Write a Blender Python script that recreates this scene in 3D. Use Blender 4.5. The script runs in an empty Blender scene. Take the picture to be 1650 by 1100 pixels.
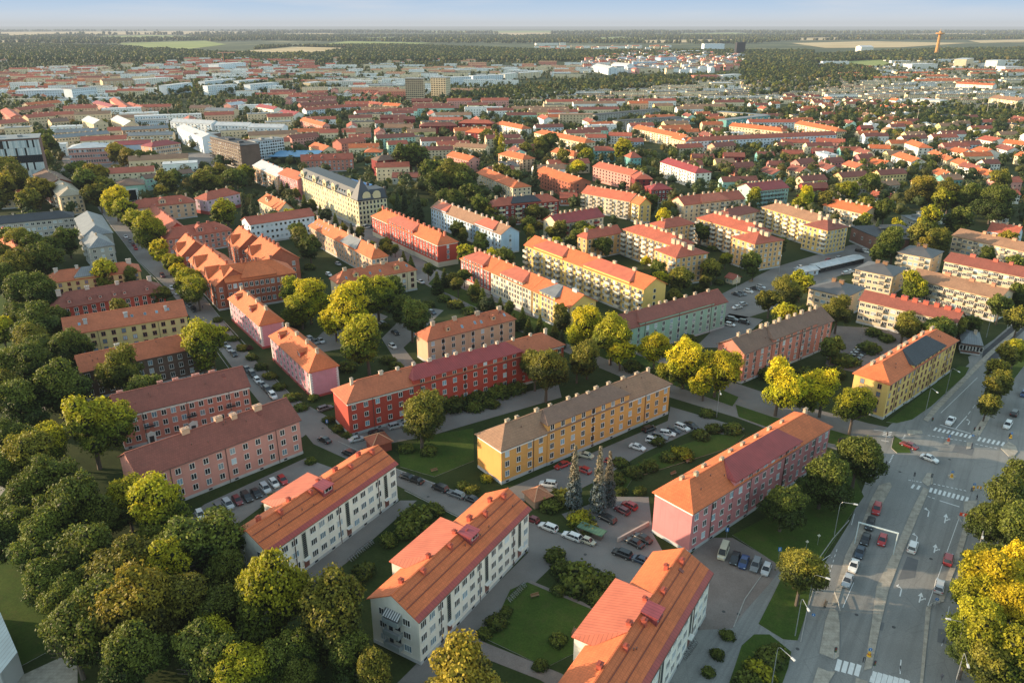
import bpy, math, random
import numpy as np
from mathutils import Vector, Matrix
RND=random.Random(7)
# ------------------------------------------------------------------ camera model (metres, camera over the origin, looking north = +Y)
FOC,CX,CY,HY,CAMH=1240.0,825.0,550.0,42.0,107.0
PITCH=math.atan((CY-HY)/FOC)
cp,sp=math.cos(PITCH),math.sin(PITCH)
def P(x,y,h=0.0):
    "point of the place that the surveyed photo position shows at height h"
    k=(y-CY)/FOC
    dx,dy,dz=(x-CX)/FOC,cp-k*sp,-sp-k*cp
    t=(h-CAMH)/dz
    return Vector((dx*t,dy*t,h))
def toPx(v):
    X,Y,Z=v[0],v[1],v[2]-CAMH
    d=Y*cp-Z*sp; u=Y*sp+Z*cp
    if d<1: return (9e9,9e9,d)
    return (CX+FOC*X/d, CY-FOC*u/d, d)
_a,_b=P(1455,930),P(1478,860); AVE=math.atan2(_b.y-_a.y,_b.x-_a.x)
sc=bpy.context.scene
col=bpy.data.collections.new('place'); sc.collection.children.link(col)
link=col.objects.link
# ------------------------------------------------------------------ materials
MATS={}
def nodes(name):
    m=bpy.data.materials.new(name); m.use_nodes=True
    nt=m.node_tree; b=nt.nodes['Principled BSDF']
    return m,nt,b
def N(nt,t,**k):
    n=nt.nodes.new(t)
    for a,v in k.items():
        if a in n.inputs: n.inputs[a].default_value=v
        else: setattr(n,a,v)
    return n
def mixrgb(nt,fac,a,b,typ='MIX'):
    n=nt.nodes.new('ShaderNodeMix'); n.data_type='RGBA'; n.blend_type=typ
    for i,v in ((0,fac),(6,a),(7,b)):
        if hasattr(v,'is_linked') : nt.links.new(v,n.inputs[i])
        elif i==0: n.inputs[0].default_value=v
        else: n.inputs[i].default_value=(*v,1)
    return n.outputs[2]
def ramp(nt,sock,stops):
    r=nt.nodes.new('ShaderNodeValToRGB'); cr=r.color_ramp
    while len(cr.elements)<len(stops): cr.elements.new(.5)
    for e,(p,c) in zip(cr.elements,stops):
        e.position=p; e.color=(*c,1) if isinstance(c,tuple) else (c,c,c,1)
    nt.links.new(sock,r.inputs[0]); return r.outputs[0]
def noise(nt,scale,detail=4,coord='Object',rough=.55,vec=None):
    t=nt.nodes.new('ShaderNodeTexCoord'); n=N(nt,'ShaderNodeTexNoise'); 
    n.inputs['Scale'].default_value=scale; n.inputs['Detail'].default_value=detail; n.inputs['Roughness'].default_value=rough
    nt.links.new(vec if vec is not None else t.outputs[coord],n.inputs['Vector']); return n.outputs['Fac']
def sc3(c,k): return tuple(min(1,x*k) for x in c)
def bump(nt,b,h,dist=.05,st=.4):
    u=N(nt,'ShaderNodeBump'); u.inputs['Strength'].default_value=st; u.inputs['Distance'].default_value=dist
    nt.links.new(h,u.inputs['Height']); nt.links.new(u.outputs[0],b.inputs['Normal'])
def cached(f):
    def g(*a):
        k=(f.__name__,)+a
        if k not in MATS: MATS[k]=f(*a)
        return MATS[k]
    return g
@cached
def tile(c):
    m,nt,b=nodes('roof_tiles')
    uv=nt.nodes.new('ShaderNodeUVMap')
    br=N(nt,'ShaderNodeTexBrick'); br.offset=.5
    br.inputs['Scale'].default_value=1; br.inputs['Brick Width'].default_value=.5; br.inputs['Row Height'].default_value=.7
    br.inputs['Mortar Size'].default_value=.035; br.inputs['Mortar Smooth'].default_value=.5; br.inputs['Bias'].default_value=0
    br.inputs['Color1'].default_value=(*sc3(c,1.06),1); br.inputs['Color2'].default_value=(*sc3(c,.93),1); br.inputs['Mortar'].default_value=(*sc3(c,.66),1)
    nt.links.new(uv.outputs[0],br.inputs['Vector'])
    r=ramp(nt,noise(nt,.22,5),[(.3,.84),(.5,1.),(.72,1.12)])
    c1=mixrgb(nt,1.,br.outputs['Color'],r,'MULTIPLY')
    r2=ramp(nt,noise(nt,1.6,3),[(.35,.92),(.7,1.06)])
    c2=mixrgb(nt,1.,c1,r2,'MULTIPLY')
    # moss and soot streaks
    s=ramp(nt,noise(nt,.6,6,rough=.7),[(.6,0.),(.8,.35)])
    c3=mixrgb(nt,s,c2,(.10,.075,.05))
    nt.links.new(c3,b.inputs['Base Color']); b.inputs['Roughness'].default_value=.78
    bump(nt,b,br.outputs['Fac'],.04,.5)
    return m
@cached
def metal(c):
    m,nt,b=nodes('sheet_metal_roof')
    uv=nt.nodes.new('ShaderNodeUVMap'); sx=nt.nodes.new('ShaderNodeSeparateXYZ'); nt.links.new(uv.outputs[0],sx.inputs[0])
    md=N(nt,'ShaderNodeMath',operation='PINGPONG'); nt.links.new(sx.outputs[0],md.inputs[0]); md.inputs[1].default_value=.36
    r=ramp(nt,md.outputs[0],[(0,.5),(.09,1.),(1,1.)])
    r2=ramp(nt,noise(nt,.35,5),[(.3,.82),(.7,1.12)])
    c1=mixrgb(nt,1.,mixrgb(nt,1.,c,r,'MULTIPLY'),r2,'MULTIPLY')
    nt.links.new(c1,b.inputs['Base Color']); b.inputs['Roughness'].default_value=.55
    bump(nt,b,r,.05,.4)
    return m
@cached
def plaster(c):
    m,nt,b=nodes('plaster')
    r=ramp(nt,noise(nt,.16,6,rough=.65),[(.28,.83),(.5,1.),(.75,1.07)])
    c1=mixrgb(nt,1.,c,r,'MULTIPLY')
    # rain streaks running down
    t=nt.nodes.new('ShaderNodeTexCoord'); mp=nt.nodes.new('ShaderNodeMapping'); mp.inputs['Scale'].default_value=(1.4,1.4,.07)
    nt.links.new(t.outputs['Object'],mp.inputs[0])
    s=ramp(nt,noise(nt,1.,4,vec=mp.outputs[0]),[(.55,0.),(.8,.28)])
    c2=mixrgb(nt,s,c1,sc3(c,.55))
    nt.links.new(c2,b.inputs['Base Color']); b.inputs['Roughness'].default_value=.92
    return m
@cached
def brick(c):
    m,nt,b=nodes('brickwork')
    uv=nt.nodes.new('ShaderNodeUVMap'); br=N(nt,'ShaderNodeTexBrick')
    br.inputs['Scale'].default_value=1; br.inputs['Brick Width'].default_value=.5; br.inputs['Row Height'].default_value=.2; br.inputs['Mortar Size'].default_value=.02
    br.inputs['Color1'].default_value=(*sc3(c,1.15),1); br.inputs['Color2'].default_value=(*sc3(c,.8),1); br.inputs['Mortar'].default_value=(*sc3(c,1.2),1)
    nt.links.new(uv.outputs[0],br.inputs['Vector'])
    r=ramp(nt,noise(nt,.2,5),[(.3,.8),(.7,1.1)])
    nt.links.new(mixrgb(nt,1.,br.outputs['Color'],r,'MULTIPLY'),b.inputs['Base Color']); b.inputs['Roughness'].default_value=.9
    return m
@cached
def paint(c,rough=.5,met=0.):
    m,nt,b=nodes('painted_surface')
    r=ramp(nt,noise(nt,1.3,3),[(.3,.9),(.7,1.06)])
    nt.links.new(mixrgb(nt,1.,c,r,'MULTIPLY'),b.inputs['Base Color']); b.inputs['Roughness'].default_value=rough; b.inputs['Metallic'].default_value=met
    return m
@cached
def carpaint(c):
    m,nt,b=nodes('car_paint')
    r=ramp(nt,noise(nt,2.,3),[(.3,.92),(.7,1.04)])
    nt.links.new(mixrgb(nt,1.,c,r,'MULTIPLY'),b.inputs['Base Color']); b.inputs['Roughness'].default_value=.32
    b.inputs['Coat Weight'].default_value=.5; b.inputs['Coat Roughness'].default_value=.1
    return m
@cached
def glass(c,rough=.12):
    m,nt,b=nodes('window_glass')
    o=nt.nodes.new('ShaderNodeObjectInfo')
    r=ramp(nt,o.outputs['Random'],[(0,.5),(1,1.5)])
    nt.links.new(mixrgb(nt,1.,c,r,'MULTIPLY'),b.inputs['Base Color']); b.inputs['Roughness'].default_value=rough; b.inputs['Specular IOR Level'].default_value=.6
    return m
@cached
def ground_mat(kind):
    m,nt,b=nodes(kind)
    tc=nt.nodes.new('ShaderNodeTexCoord')
    if kind=='asphalt':
        c=ramp(nt,noise(nt,.06,6,rough=.6),[(.25,(.17,.168,.16)),(.5,(.215,.212,.20)),(.75,(.255,.25,.235))])
        f=ramp(nt,noise(nt,4.,3),[(.3,.86),(.7,1.12)])
        c=mixrgb(nt,1.,c,f,'MULTIPLY')
        # repaired patches and cracks
        v=N(nt,'ShaderNodeTexVoronoi'); v.feature='DISTANCE_TO_EDGE'; v.inputs['Scale'].default_value=.12; nt.links.new(tc.outputs['Object'],v.inputs['Vector'])
        k=ramp(nt,v.outputs['Distance'],[(0,.55),(.012,1.)])
        c=mixrgb(nt,.35,c,mixrgb(nt,1.,c,k,'MULTIPLY'))
        mr_=nt.nodes.new('ShaderNodeMapping'); mr_.inputs['Rotation'].default_value=(0,0,-AVE); nt.links.new(tc.outputs['Object'],mr_.inputs[0])
        mp=nt.nodes.new('ShaderNodeMapping'); mp.inputs['Scale'].default_value=(.012,.55,1)
        nt.links.new(mr_.outputs[0],mp.inputs[0]); k2=ramp(nt,noise(nt,1.,3,vec=mp.outputs[0]),[(.35,.82),(.5,1.),(.68,1.08)])
        c=mixrgb(nt,1.,c,k2,'MULTIPLY')
        rg=.85
    elif kind=='fresh_asphalt':
        c=ramp(nt,noise(nt,.2,5),[(.3,(.045,.045,.05)),(.7,(.07,.07,.075))]); rg=.85
    elif kind=='patch':
        c=ramp(nt,noise(nt,.4,5),[(.3,(.105,.11,.115)),(.7,(.135,.14,.145))]); rg=.85
    elif kind=='street':
        c=ramp(nt,noise(nt,.09,6,rough=.6),[(.25,(.145,.13,.12)),(.5,(.19,.172,.16)),(.75,(.23,.21,.195))])
        f=ramp(nt,noise(nt,5.,3),[(.3,.88),(.7,1.1)]); c=mixrgb(nt,1.,c,f,'MULTIPLY'); rg=.88
    elif kind=='gravel_paving':
        c=ramp(nt,noise(nt,.12,6,rough=.65),[(.25,(.15,.125,.112)),(.5,(.20,.165,.148)),(.75,(.25,.215,.195))])
        f=ramp(nt,noise(nt,6.,4),[(.3,.8),(.7,1.15)]); c=mixrgb(nt,1.,c,f,'MULTIPLY'); rg=.95
    elif kind=='slabs':
        br=N(nt,'ShaderNodeTexBrick'); br.inputs['Scale'].default_value=1; br.inputs['Brick Width'].default_value=.7; br.inputs['Row Height'].default_value=.7; br.inputs['Mortar Size'].default_value=.03
        br.inputs['Color1'].default_value=(.37,.33,.27,1); br.inputs['Color2'].default_value=(.33,.295,.245,1); br.inputs['Mortar'].default_value=(.27,.24,.20,1)
        nt.links.new(tc.outputs['Object'],br.inputs['Vector'])
        f=ramp(nt,noise(nt,.8,5),[(.3,.72),(.6,1.1)]); c=mixrgb(nt,1.,br.outputs['Color'],f,'MULTIPLY'); rg=.9
    elif kind=='lawn':
        c=ramp(nt,noise(nt,.1,6,rough=.7),[(.25,(.030,.056,.008)),(.5,(.046,.080,.011)),(.75,(.078,.105,.018))])
        f=ramp(nt,noise(nt,3.,6,rough=.8),[(.3,.6),(.7,1.35)]); c=mixrgb(nt,1.,c,f,'MULTIPLY'); wv=ramp(nt,noise(nt,.35,6,rough=.75),[(.5,0.),(.72,.6)]); c=mixrgb(nt,wv,c,(.075,.072,.022)); rg=1.
    elif kind=='kerbstone':
        c=ramp(nt,noise(nt,1.,4),[(.3,(.26,.25,.23)),(.7,(.38,.36,.33))]); rg=.9
    elif kind=='fieldtan':
        c=ramp(nt,noise(nt,.004,4),[(.3,(.40,.30,.15)),(.7,(.56,.44,.26))]); rg=1.
    elif kind=='fieldgreen':
        c=ramp(nt,noise(nt,.004,4),[(.3,(.16,.22,.06)),(.7,(.30,.32,.11))]); rg=1.
    else: # open ground: courtyards near, woods and farmland far
        n1=noise(nt,.05,7,rough=.7)
        c=ramp(nt,n1,[(.2,(.016,.026,.006)),(.42,(.026,.042,.009)),(.6,(.045,.058,.016)),(.8,(.09,.075,.045))])
        f=ramp(nt,noise(nt,2.,6,rough=.8),[(.3,.6),(.7,1.3)]); c=mixrgb(nt,1.,c,f,'MULTIPLY')
        far=ramp(nt,noise(nt,.0022,10,rough=.72),[(.36,(.035,.052,.026)),(.5,(.055,.075,.035)),(.57,(.10,.115,.05)),(.64,(.26,.22,.12)),(.7,(.36,.30,.17)),(.8,(.12,.15,.06))])
        # distance from the town centre decides which of the two shows
        ln=N(nt,'ShaderNodeVectorMath',operation='LENGTH'); nt.links.new(tc.outputs['Object'],ln.inputs[0])
        mr=N(nt,'ShaderNodeMapRange'); mr.inputs['From Min'].default_value=2300; mr.inputs['From Max'].default_value=4200; nt.links.new(ln.outputs['Value'],mr.inputs[0])
        c=mixrgb(nt,mr.outputs[0],c,far); rg=1.
    nt.links.new(c,b.inputs['Base Color']); b.inputs['Roughness'].default_value=rg
    b.inputs['Specular IOR Level'].default_value=.2 if rg>.9 else .4
    return m
@cached
def leafmat(name,c1,c2,trans=.35,sunlit_top=None,var=(.6,1.45)):
    m,nt,b=nodes(name)
    oi=nt.nodes.new('ShaderNodeObjectInfo')
    n=ramp(nt,noise(nt,1.9,3),[(.33,0.),(.68,1.)])
    c=mixrgb(nt,n,c1,c2)
    if sunlit_top:  # upper leaves yellower: sunlit crown tops painted into the colour, partly real autumn tint
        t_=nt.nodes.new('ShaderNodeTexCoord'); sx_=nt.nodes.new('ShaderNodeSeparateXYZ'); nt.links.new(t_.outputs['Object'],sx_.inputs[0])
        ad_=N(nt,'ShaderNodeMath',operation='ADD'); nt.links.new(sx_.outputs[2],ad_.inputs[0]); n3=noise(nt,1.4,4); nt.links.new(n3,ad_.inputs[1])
        c=mixrgb(nt,ramp(nt,ad_.outputs[0],[(.78,0.),(1.25 if False else .999,.85)]),c,sunlit_top)
    g=nt.nodes.new('ShaderNodeNewGeometry')
    r=ramp(nt,g.outputs['Random Per Island'],[(0,var[0]),(.5,1.),(1,var[1])])
    c=mixrgb(nt,1.,c,r,'MULTIPLY')
    r2=ramp(nt,oi.outputs['Random'],[(0,.78),(1,1.22)])
    c=mixrgb(nt,1.,c,r2,'MULTIPLY')
    nt.links.new(c,b.inputs['Base Color']); b.inputs['Roughness'].default_value=.6; b.inputs['Specular IOR Level'].default_value=.25
    t=nt.nodes.new('ShaderNodeBsdfTranslucent'); nt.links.new(c,t.inputs[0])
    mx=nt.nodes.new('ShaderNodeMixShader'); mx.inputs[0].default_value=trans
    out=nt.nodes['Material Output']
    nt.links.new(b.outputs[0],mx.inputs[1]); nt.links.new(t.outputs[0],mx.inputs[2]); nt.links.new(mx.outputs[0],out.inputs[0])
    return m
RC={'O':(.58,.145,.048),'o':(.48,.135,.06),'R':(.40,.10,.058),'M':(.25,.075,.052),'B':(.20,.115,.08),'b':(.31,.17,.10),
    'P':(.52,.135,.07),'C':(.32,.045,.042),'K':(.045,.05,.06),'S':(.10,.10,.105),'G':(.19,.20,.21),'W':(.50,.52,.54),'T':(.33,.28,.20),'g':(.22,.42,.36)}
def roofmat(k): return metal(RC[k]) if k in 'PCGSWTg' else tile(RC[k])
WC={'white':(.72,.69,.62),'blue':(.38,.52,.66),'ochre':(.62,.315,.09),'yellow':(.62,.43,.14),'paleyellow':(.60,.48,.22),'red':(.42,.058,.036),
    'brickred':(.34,.105,.06),'pink':(.55,.26,.22),'rose':(.52,.20,.205),'rosepale':(.60,.27,.32),'salmon':(.50,.19,.14),'peach':(.60,.38,.25),'cream':(.60,.50,.34),
    'green':(.27,.42,.33),'mint':(.36,.55,.46),'darkred':(.20,.025,.025),'orange':(.60,.35,.14),'beige':(.60,.46,.30),'grey':(.36,.35,.32),
    'brown':(.13,.085,.065),'teal':(.14,.34,.33),'lilac':(.48,.36,.44),'whiteblue':(.62,.68,.74),'artcream':(.58,.50,.30),'black':(.03,.03,.035),'darkbrick':(.17,.085,.065)}
BRICKS={'brickred','brown','darkbrick','salmon2'}
def wallmat(k): return brick(WC[k]) if k in BRICKS else plaster(WC[k])
WHITE=paint((.72,.71,.68)); PLINTH=plaster((.42,.43,.44)); PIPE=paint((.10,.06,.05)); GL_D=glass((.02,.024,.03)); GL_L=glass((.33,.40,.45),.3); GL_B=glass((.16,.25,.32),.15)
DARKM=paint((.04,.04,.045)); STEEL=paint((.42,.44,.45),.4,.3); TYRE=paint((.02,.02,.02),.8)
# ------------------------------------------------------------------ mesh builder
class MB:
    def __init__(s): s.v=[];s.f=[];s.m=[]
    def poly(s,pts,mi=0):
        i=len(s.v); s.v+= [tuple(p) for p in pts]; s.f.append(tuple(range(i,i+len(pts)))); s.m.append(mi); return s
    def box(s,x0,x1,y0,y1,z0,z1,mi=0,M=None):
        c=[(x0,y0,z0),(x1,y0,z0),(x1,y1,z0),(x0,y1,z0),(x0,y0,z1),(x1,y0,z1),(x1,y1,z1),(x0,y1,z1)]
        if M is not None: c=[tuple(M@Vector(p)) for p in c]
        i=len(s.v); s.v+=c
        for q in ((3,2,1,0),(4,5,6,7),(0,1,5,4),(1,2,6,5),(2,3,7,6),(3,0,4,7)): s.f.append(tuple(i+k for k in q)); s.m.append(mi)
        return s
    def slab(s,pts,t,mi=0,mside=None):
        "polygon (counter-clockwise seen from above) with vertical thickness t"
        n=len(pts); i=len(s.v); ms=mi if mside is None else mside
        s.v+=[tuple(p) for p in pts]+[(p[0],p[1],p[2]-t) for p in pts]
        s.f.append(tuple(range(i,i+n))); s.m.append(mi)
        s.f.append(tuple(range(i+2*n-1,i+n-1,-1))); s.m.append(ms)
        for k in range(n):
            j=(k+1)%n; s.f.append((i+k,i+n+k,i+n+j,i+j)); s.m.append(ms)
        return s
    def tube(s,pts,r,n=6,mi=0,cap=True):
        if not isinstance(r,(list,tuple)): r=[r]*len(pts)
        pts=[Vector(p) for p in pts]; i=len(s.v)
        for k,p in enumerate(pts):
            d=(pts[min(k+1,len(pts)-1)]-pts[max(k-1,0)]).normalized()
            a=d.orthogonal().normalized() if abs(d.z)<.95 else Vector((1,0,0)); a=(a-d*a.dot(d)).normalized(); b=d.cross(a)
            for q in range(n):
                t=2*math.pi*q/n; s.v.append(tuple(p+(a*math.cos(t)+b*math.sin(t))*r[k]))
        for k in range(len(pts)-1):
            for q in range(n):
                q2=(q+1)%n; s.f.append((i+k*n+q,i+k*n+q2,i+(k+1)*n+q2,i+(k+1)*n+q)); s.m.append(mi)
        if cap:
            s.f.append(tuple(i+(len(pts)-1)*n+q for q in range(n))); s.m.append(mi)
            s.f.append(tuple(i+n-1-q for q in range(n))); s.m.append(mi)
        return s
    def mesh(s,name,mats,uv=True,smooth=False):
        me=bpy.data.meshes.new(name); me.from_pydata(s.v,[],s.f)
        for m in (mats if isinstance(mats,(list,tuple)) else [mats]): me.materials.append(m)
        me.polygons.foreach_set('material_index',s.m)
        if smooth: me.polygons.foreach_set('use_smooth',[True]*len(s.f))
        if uv:
            l=me.uv_layers.new(name='UVMap').data; k=0
            for f in s.f:
                p=[Vector(s.v[i]) for i in f]; n=Vector((0,0,0))
                for a in range(len(p)):
                    q,r=p[a],p[(a+1)%len(p)]; n+=Vector(((q.y-r.y)*(q.z+r.z),(q.z-r.z)*(q.x+r.x),(q.x-r.x)*(q.y+r.y)))
                if n.length>0: n.normalize()
                if abs(n.z)<.99: t=Vector((-n.y,n.x,0)).normalized(); b=n.cross(t)
                else: t=Vector((1,0,0)); b=Vector((0,1,0))
                for a in range(len(p)): l[k].uv=(p[a].dot(t),p[a].dot(b)); k+=1
        me.validate(); me.update(); return me
def ob(name,me,parent=None,loc=(0,0,0),rz=0,**props):
    o=bpy.data.objects.new(name,me); link(o); o.location=loc; o.rotation_euler=(0,0,rz)
    if parent is not None: o.parent=parent
    for k,v in props.items(): o[k]=v
    return o
# ------------------------------------------------------------------ labels
TH=[]   # (object, phrase, wants place)
LMK=[]  # landmarks (px,py,phrase)
def reg(o,phrase,cat,group=None,auto=True,at=None):
    o['category']=cat
    if group: o['group']=group
    TH.append([o,phrase,auto,at if at else o.location.copy()])
def finish_labels():
    cells={}
    for t in TH:
        o,ph,auto,loc=t
        if not auto: o['label']=ph; continue
        x,y,d=toPx(loc)
        best=None
        for (lx,ly,lp,lo) in LMK:
            if lo is o: continue
            q=(lx-x)**2+((ly-y)*1.6)**2
            if best is None or q<best[0]: best=(q,lx,ly,lp)
        _,lx,ly,lp=best
        dx,dy=x-lx,y-ly
        rel=('right of' if dx>0 else 'left of') if abs(dx)>1.3*abs(dy) else ('in front of' if dy>0 else 'behind')
        cells.setdefault((ph,rel,lp),[]).append((x,o))
    W=['first','second','third','fourth','fifth','sixth','seventh','eighth','ninth','tenth']
    for (ph,rel,lp),l in cells.items():
        l.sort(key=lambda q:q[0])
        for i,(x,o) in enumerate(l):
            s=f'{ph} {rel} {lp}'
            if len(l)>1:
                k=min(i,len(l)-1-i); side='left' if i<=len(l)-1-i else 'right'
                w=W[k] if k<10 else f'{k+1}th'
                s+= f', {w} from {side}'
            o['label']=s
# ------------------------------------------------------------------ windows and other shared parts
def window_meshes(w,h,frame,mull=1):
    m=MB(); t=.10
    m.box(-w/2-t,w/2+t,-.07,.0,h/2,h/2+t).box(-w/2-t,w/2+t,-.16,.0,-h/2-t-.03,-h/2)
    m.box(-w/2-t,-w/2,-.07,.0,-h/2,h/2).box(w/2,w/2+t,-.07,.0,-h/2,h/2)
    for k in range(mull):
        x=-w/2+w*(k+1)/(mull+1); m.box(x-.05,x+.05,-.065,.0,-h/2,h/2)
    fr=m.mesh('window_frame',frame,False)
    ps=[]
    for g in (GL_D,GL_D,GL_D,GL_D,GL_D,GL_B,GL_L):
        ps.append(MB().box(-w/2,w/2,-.03,.01,-h/2,h/2).mesh('pane',g,False))
    one=[]
    for g in (GL_D,GL_D,GL_D,GL_B,GL_D,GL_D,GL_L):
        q=MB(); q.v=list(m.v);q.f=list(m.f);q.m=list(m.m); q.box(-w/2,w/2,-.03,.01,-h/2,h/2,1)
        one.append(q.mesh('window',[frame,g],False))
    return fr,ps,one
WIN={}
def getwin(k):
    if k not in WIN:
        w,h,mull,fc=k; WIN[k]=window_meshes(w,h,WHITE if fc=='w' else (DARKM if fc=='k' else paint((.30,.12,.10))),mull)
    return WIN[k]
def balcony_mesh(c,w=3.,side=True):
    m=MB().box(-w/2,w/2,-1.3,0,-.15,0,1).box(-w/2,w/2,-1.32,-1.25,-.15,1.0,0)
    if side: m.box(-w/2-.03,-w/2+.04,-1.3,0,-.1,1.,0).box(w/2-.04,w/2+.03,-1.3,0,-.1,1.,0)
    m.box(-w/2+.4,-w/2+1.3,-.04,0.02,.1,2.1,2).box(w/2-1.7,w/2-.5,-.04,.02,.8,2.1,2)
    return m.mesh('balcony',[paint(c),PLINTH,GL_D],False)
BAL={}
def getbal(c,w):
    if (c,w) not in BAL: BAL[(c,w)]=balcony_mesh(c,w)
    return BAL[(c,w)]
CHM={}
def getchim(c,w,d,h):
    k=(c,w,d,h)
    if k not in CHM:
        m=MB().box(-w/2,w/2,-d/2,d/2,-1.2,h).box(-w/2-.1,w/2+.1,-d/2-.1,d/2+.1,h,h+.14,1)
        for i in range(2): m.box(-w/4+i*w/2-.13,-w/4+i*w/2+.13,-.13,.13,h+.14,h+.4,1)
        CHM[k]=m.mesh('chimney',[plaster(c),paint(sc3(c,.8))])
    return CHM[k]
VENT=MB().tube([(0,0,-.2),(0,0,.45)],.09,7).tube([(0,0,.45),(0,0,.52)],.15,7).mesh('vent_pipe',paint((.18,.08,.06)),False)
FOOT=[] # building footprints, kept clear of trees
# ------------------------------------------------------------------ buildings
def B(name,label,a,b,W,h,roof='gg',rh=3.6,wall='white',rm='O',fl=3,cols=10,ends=(2,0),win=(1.15,1.45,1,'w'),cb=(),chim=5,chc=(.46,.36,.26),chs=(1.05,.7,.85),
      cor=None,pl=1.0,bal=(),balc=(.62,.60,.55),balw=3.,dorm=(),dormm=None,sky=(),pipes=0,lm=None,lod=None,o=.5,auto=False,group=None,extra=None,base2=None,stair=(),door=(),cat='building',chv=None,backw=False):
    A=P(a[0],a[1],h); Bb=P(b[0],b[1],h); A.z=Bb.z=0
    u=(Bb-A); Lt=u.length; u.normalize(); n=Vector((-u.y,u.x,0))
    if isinstance(W,tuple):
        C=P(W[0],W[1],h); C.z=0; W=abs((C-A).dot(n))-2*o
    L=Lt-2*o; org=A+u*o+n*o; ang=math.atan2(u.y,u.x)
    ctr=org+u*L/2+n*W/2
    dist=(ctr-Vector((0,0,CAMH))).length
    if lod is None: lod=0 if dist<290 else (1 if dist<540 else 2)
    FOOT.append((org.copy(),u.copy(),n.copy(),L,W,h))
    k=rh/(W/2+o) if roof!='ff' else 0
    wm,rmm=wallmat(wall),roofmat(rm)
    wl=MB(); zt=h+o*k-.12 if roof!='ff' else h
    zp=h+rh-.14 if roof!='ff' else h
    rl,rr=roof[0],roof[1]
    # walls
    wl.poly([(0,0,0),(L,0,0),(L,0,zt),(0,0,zt)]); wl.poly([(L,W,0),(0,W,0),(0,W,zt),(L,W,zt)])
    if rl=='g': wl.poly([(0,W,0),(0,0,0),(0,0,zt),(0,W/2,zp),(0,W,zt)])
    else: wl.poly([(0,W,0),(0,0,0),(0,0,zt),(0,W,zt)])
    if rr=='g': wl.poly([(L,0,0),(L,W,0),(L,W,zt),(L,W/2,zp),(L,0,zt)])
    else: wl.poly([(L,0,0),(L,W,0),(L,W,zt),(L,0,zt)])
    # roof
    rf=MB(); th=.22; z0=h; zr=h+rh
    if roof=='ff':
        rf.slab([(-o,-o,h+.3),(L+o,-o,h+.3),(L+o,W+o,h+.3),(-o,W+o,h+.3)],.4)
        if lod<2: rf.box(L*.3,L*.42,W*.35,W*.7,h+.3,h+1.7).box(L*.7,L*.76,W*.35,W*.6,h+.3,h+1.5)
    else:
        hd=min((W/2+o)*1.0,(L+2*o)/2-.5)
        ul=-o+(hd if rl=='h' else 0); ur=L+o-(hd if rr=='h' else 0); vm=W/2
        rf.slab([(-o,-o,z0),(L+o,-o,z0),(ur,vm,zr),(ul,vm,zr)],th)
        rf.slab([(L+o,W+o,z0),(-o,W+o,z0),(ul,vm,zr),(ur,vm,zr)],th)
        if rl=='h': rf.slab([(-o,W+o,z0),(-o,-o,z0),(ul,vm,zr)],th)
        if rr=='h': rf.slab([(L+o,-o,z0),(L+o,W+o,z0),(ur,vm,zr)],th)
        if lod<2:
            rf.box(ul,ur,vm-.16,vm+.16,zr-.1,zr+.07)
    winz=[]; ph=(h-pl-.5)/fl
    for f in range(fl): winz.append(pl+ph*(f+.55))
    ci=[]
    blocks=[]
    for c in cb:
        side=c[0]; u0,u1=c[1]*L,c[2]*L; dh=c[3]; cm=c[4]; pj=c[5] if len(c)>5 else .18
        he=h+dh; vs=min(-o+dh/k if k else 1,W/2-.3); dx=min((W/2+o)*.5,(u1-u0)*.35)
        F=(lambda v:v) if side=='f' else (lambda v:W-v)
        fl_=(side!='f')
        q=.3; ov=.4
        def qd(mb,pts,*aa):
            pts=[(p[0],F(p[1]),p[2]) for p in pts]
            if fl_: pts=pts[::-1]
            mb.slab(pts,*aa)
        cr=MB(); zt2=max(zr,he+.9)+.14
        qd(cr,[(u0-q,-pj-ov,he),(u1+q,-pj-ov,he),(u1-dx,W/2,zt2),(u0+dx,W/2,zt2)],.2)
        qd(cr,[(u1+q,-pj-ov,he),(u1+q,vs,he),(u1-dx,W/2,zt2)],.2)
        qd(cr,[(u0-q,vs,he),(u0-q,-pj-ov,he),(u0+dx,W/2,zt2)],.2)
        y0,y1=sorted((F(-pj),F(vs+.6 if vs+.6<W/2 else W/2)))
        wl.box(u0,u1,y0,y1,0,he-.1)
        blocks.append((side,u0,u1,pj,he,cm,cr))
    mats=[wm,WHITE if win[3]=='w' else DARKM,GL_D,rmm]
    if lod>=2:
        # one mesh: walls, window openings, roof
        for v_,f_,m_ in ((rf.v,rf.f,None),):
            i=len(wl.v); wl.v+=v_
            for q in f_: wl.f.append(tuple(i+k2 for k2 in q)); wl.m.append(3)
        for (side,u0,u1,pj,he,cm,cr) in blocks:
            i=len(wl.v); wl.v+=cr.v
            for q in cr.f: wl.f.append(tuple(i+k2 for k2 in q)); wl.m.append(4)
        mats.append(roofmat(blocks[0][5]) if blocks else rmm)
        def wq(x,z,w2,h2,face):
            if face=='f': wl.box(x-w2,x+w2,-.08,0,z-h2,z+h2,2)
            elif face=='l': wl.box(-.08,0,x-w2,x+w2,z-h2,z+h2,2)
            else: wl.box(L,L+.08,x-w2,x+w2,z-h2,z+h2,2)
        for z in winz:
            for i in range(cols): wq((i+.5)/cols*L,z,win[0]/2,win[1]/2,'f')
            for i in range(ends[0]): wq((i+.5)/ends[0]*W,z,.6,.7,'l')
            for i in range(ends[1]): wq((i+.5)/ends[1]*W,z,.6,.7,'r')
        for bcol in bal:
            for z in winz:
                x=(bcol+.5)/cols*L; wl.box(x-1.4,x+1.4,-1.2,-.02,z-1.2,z-.2,1)
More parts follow.
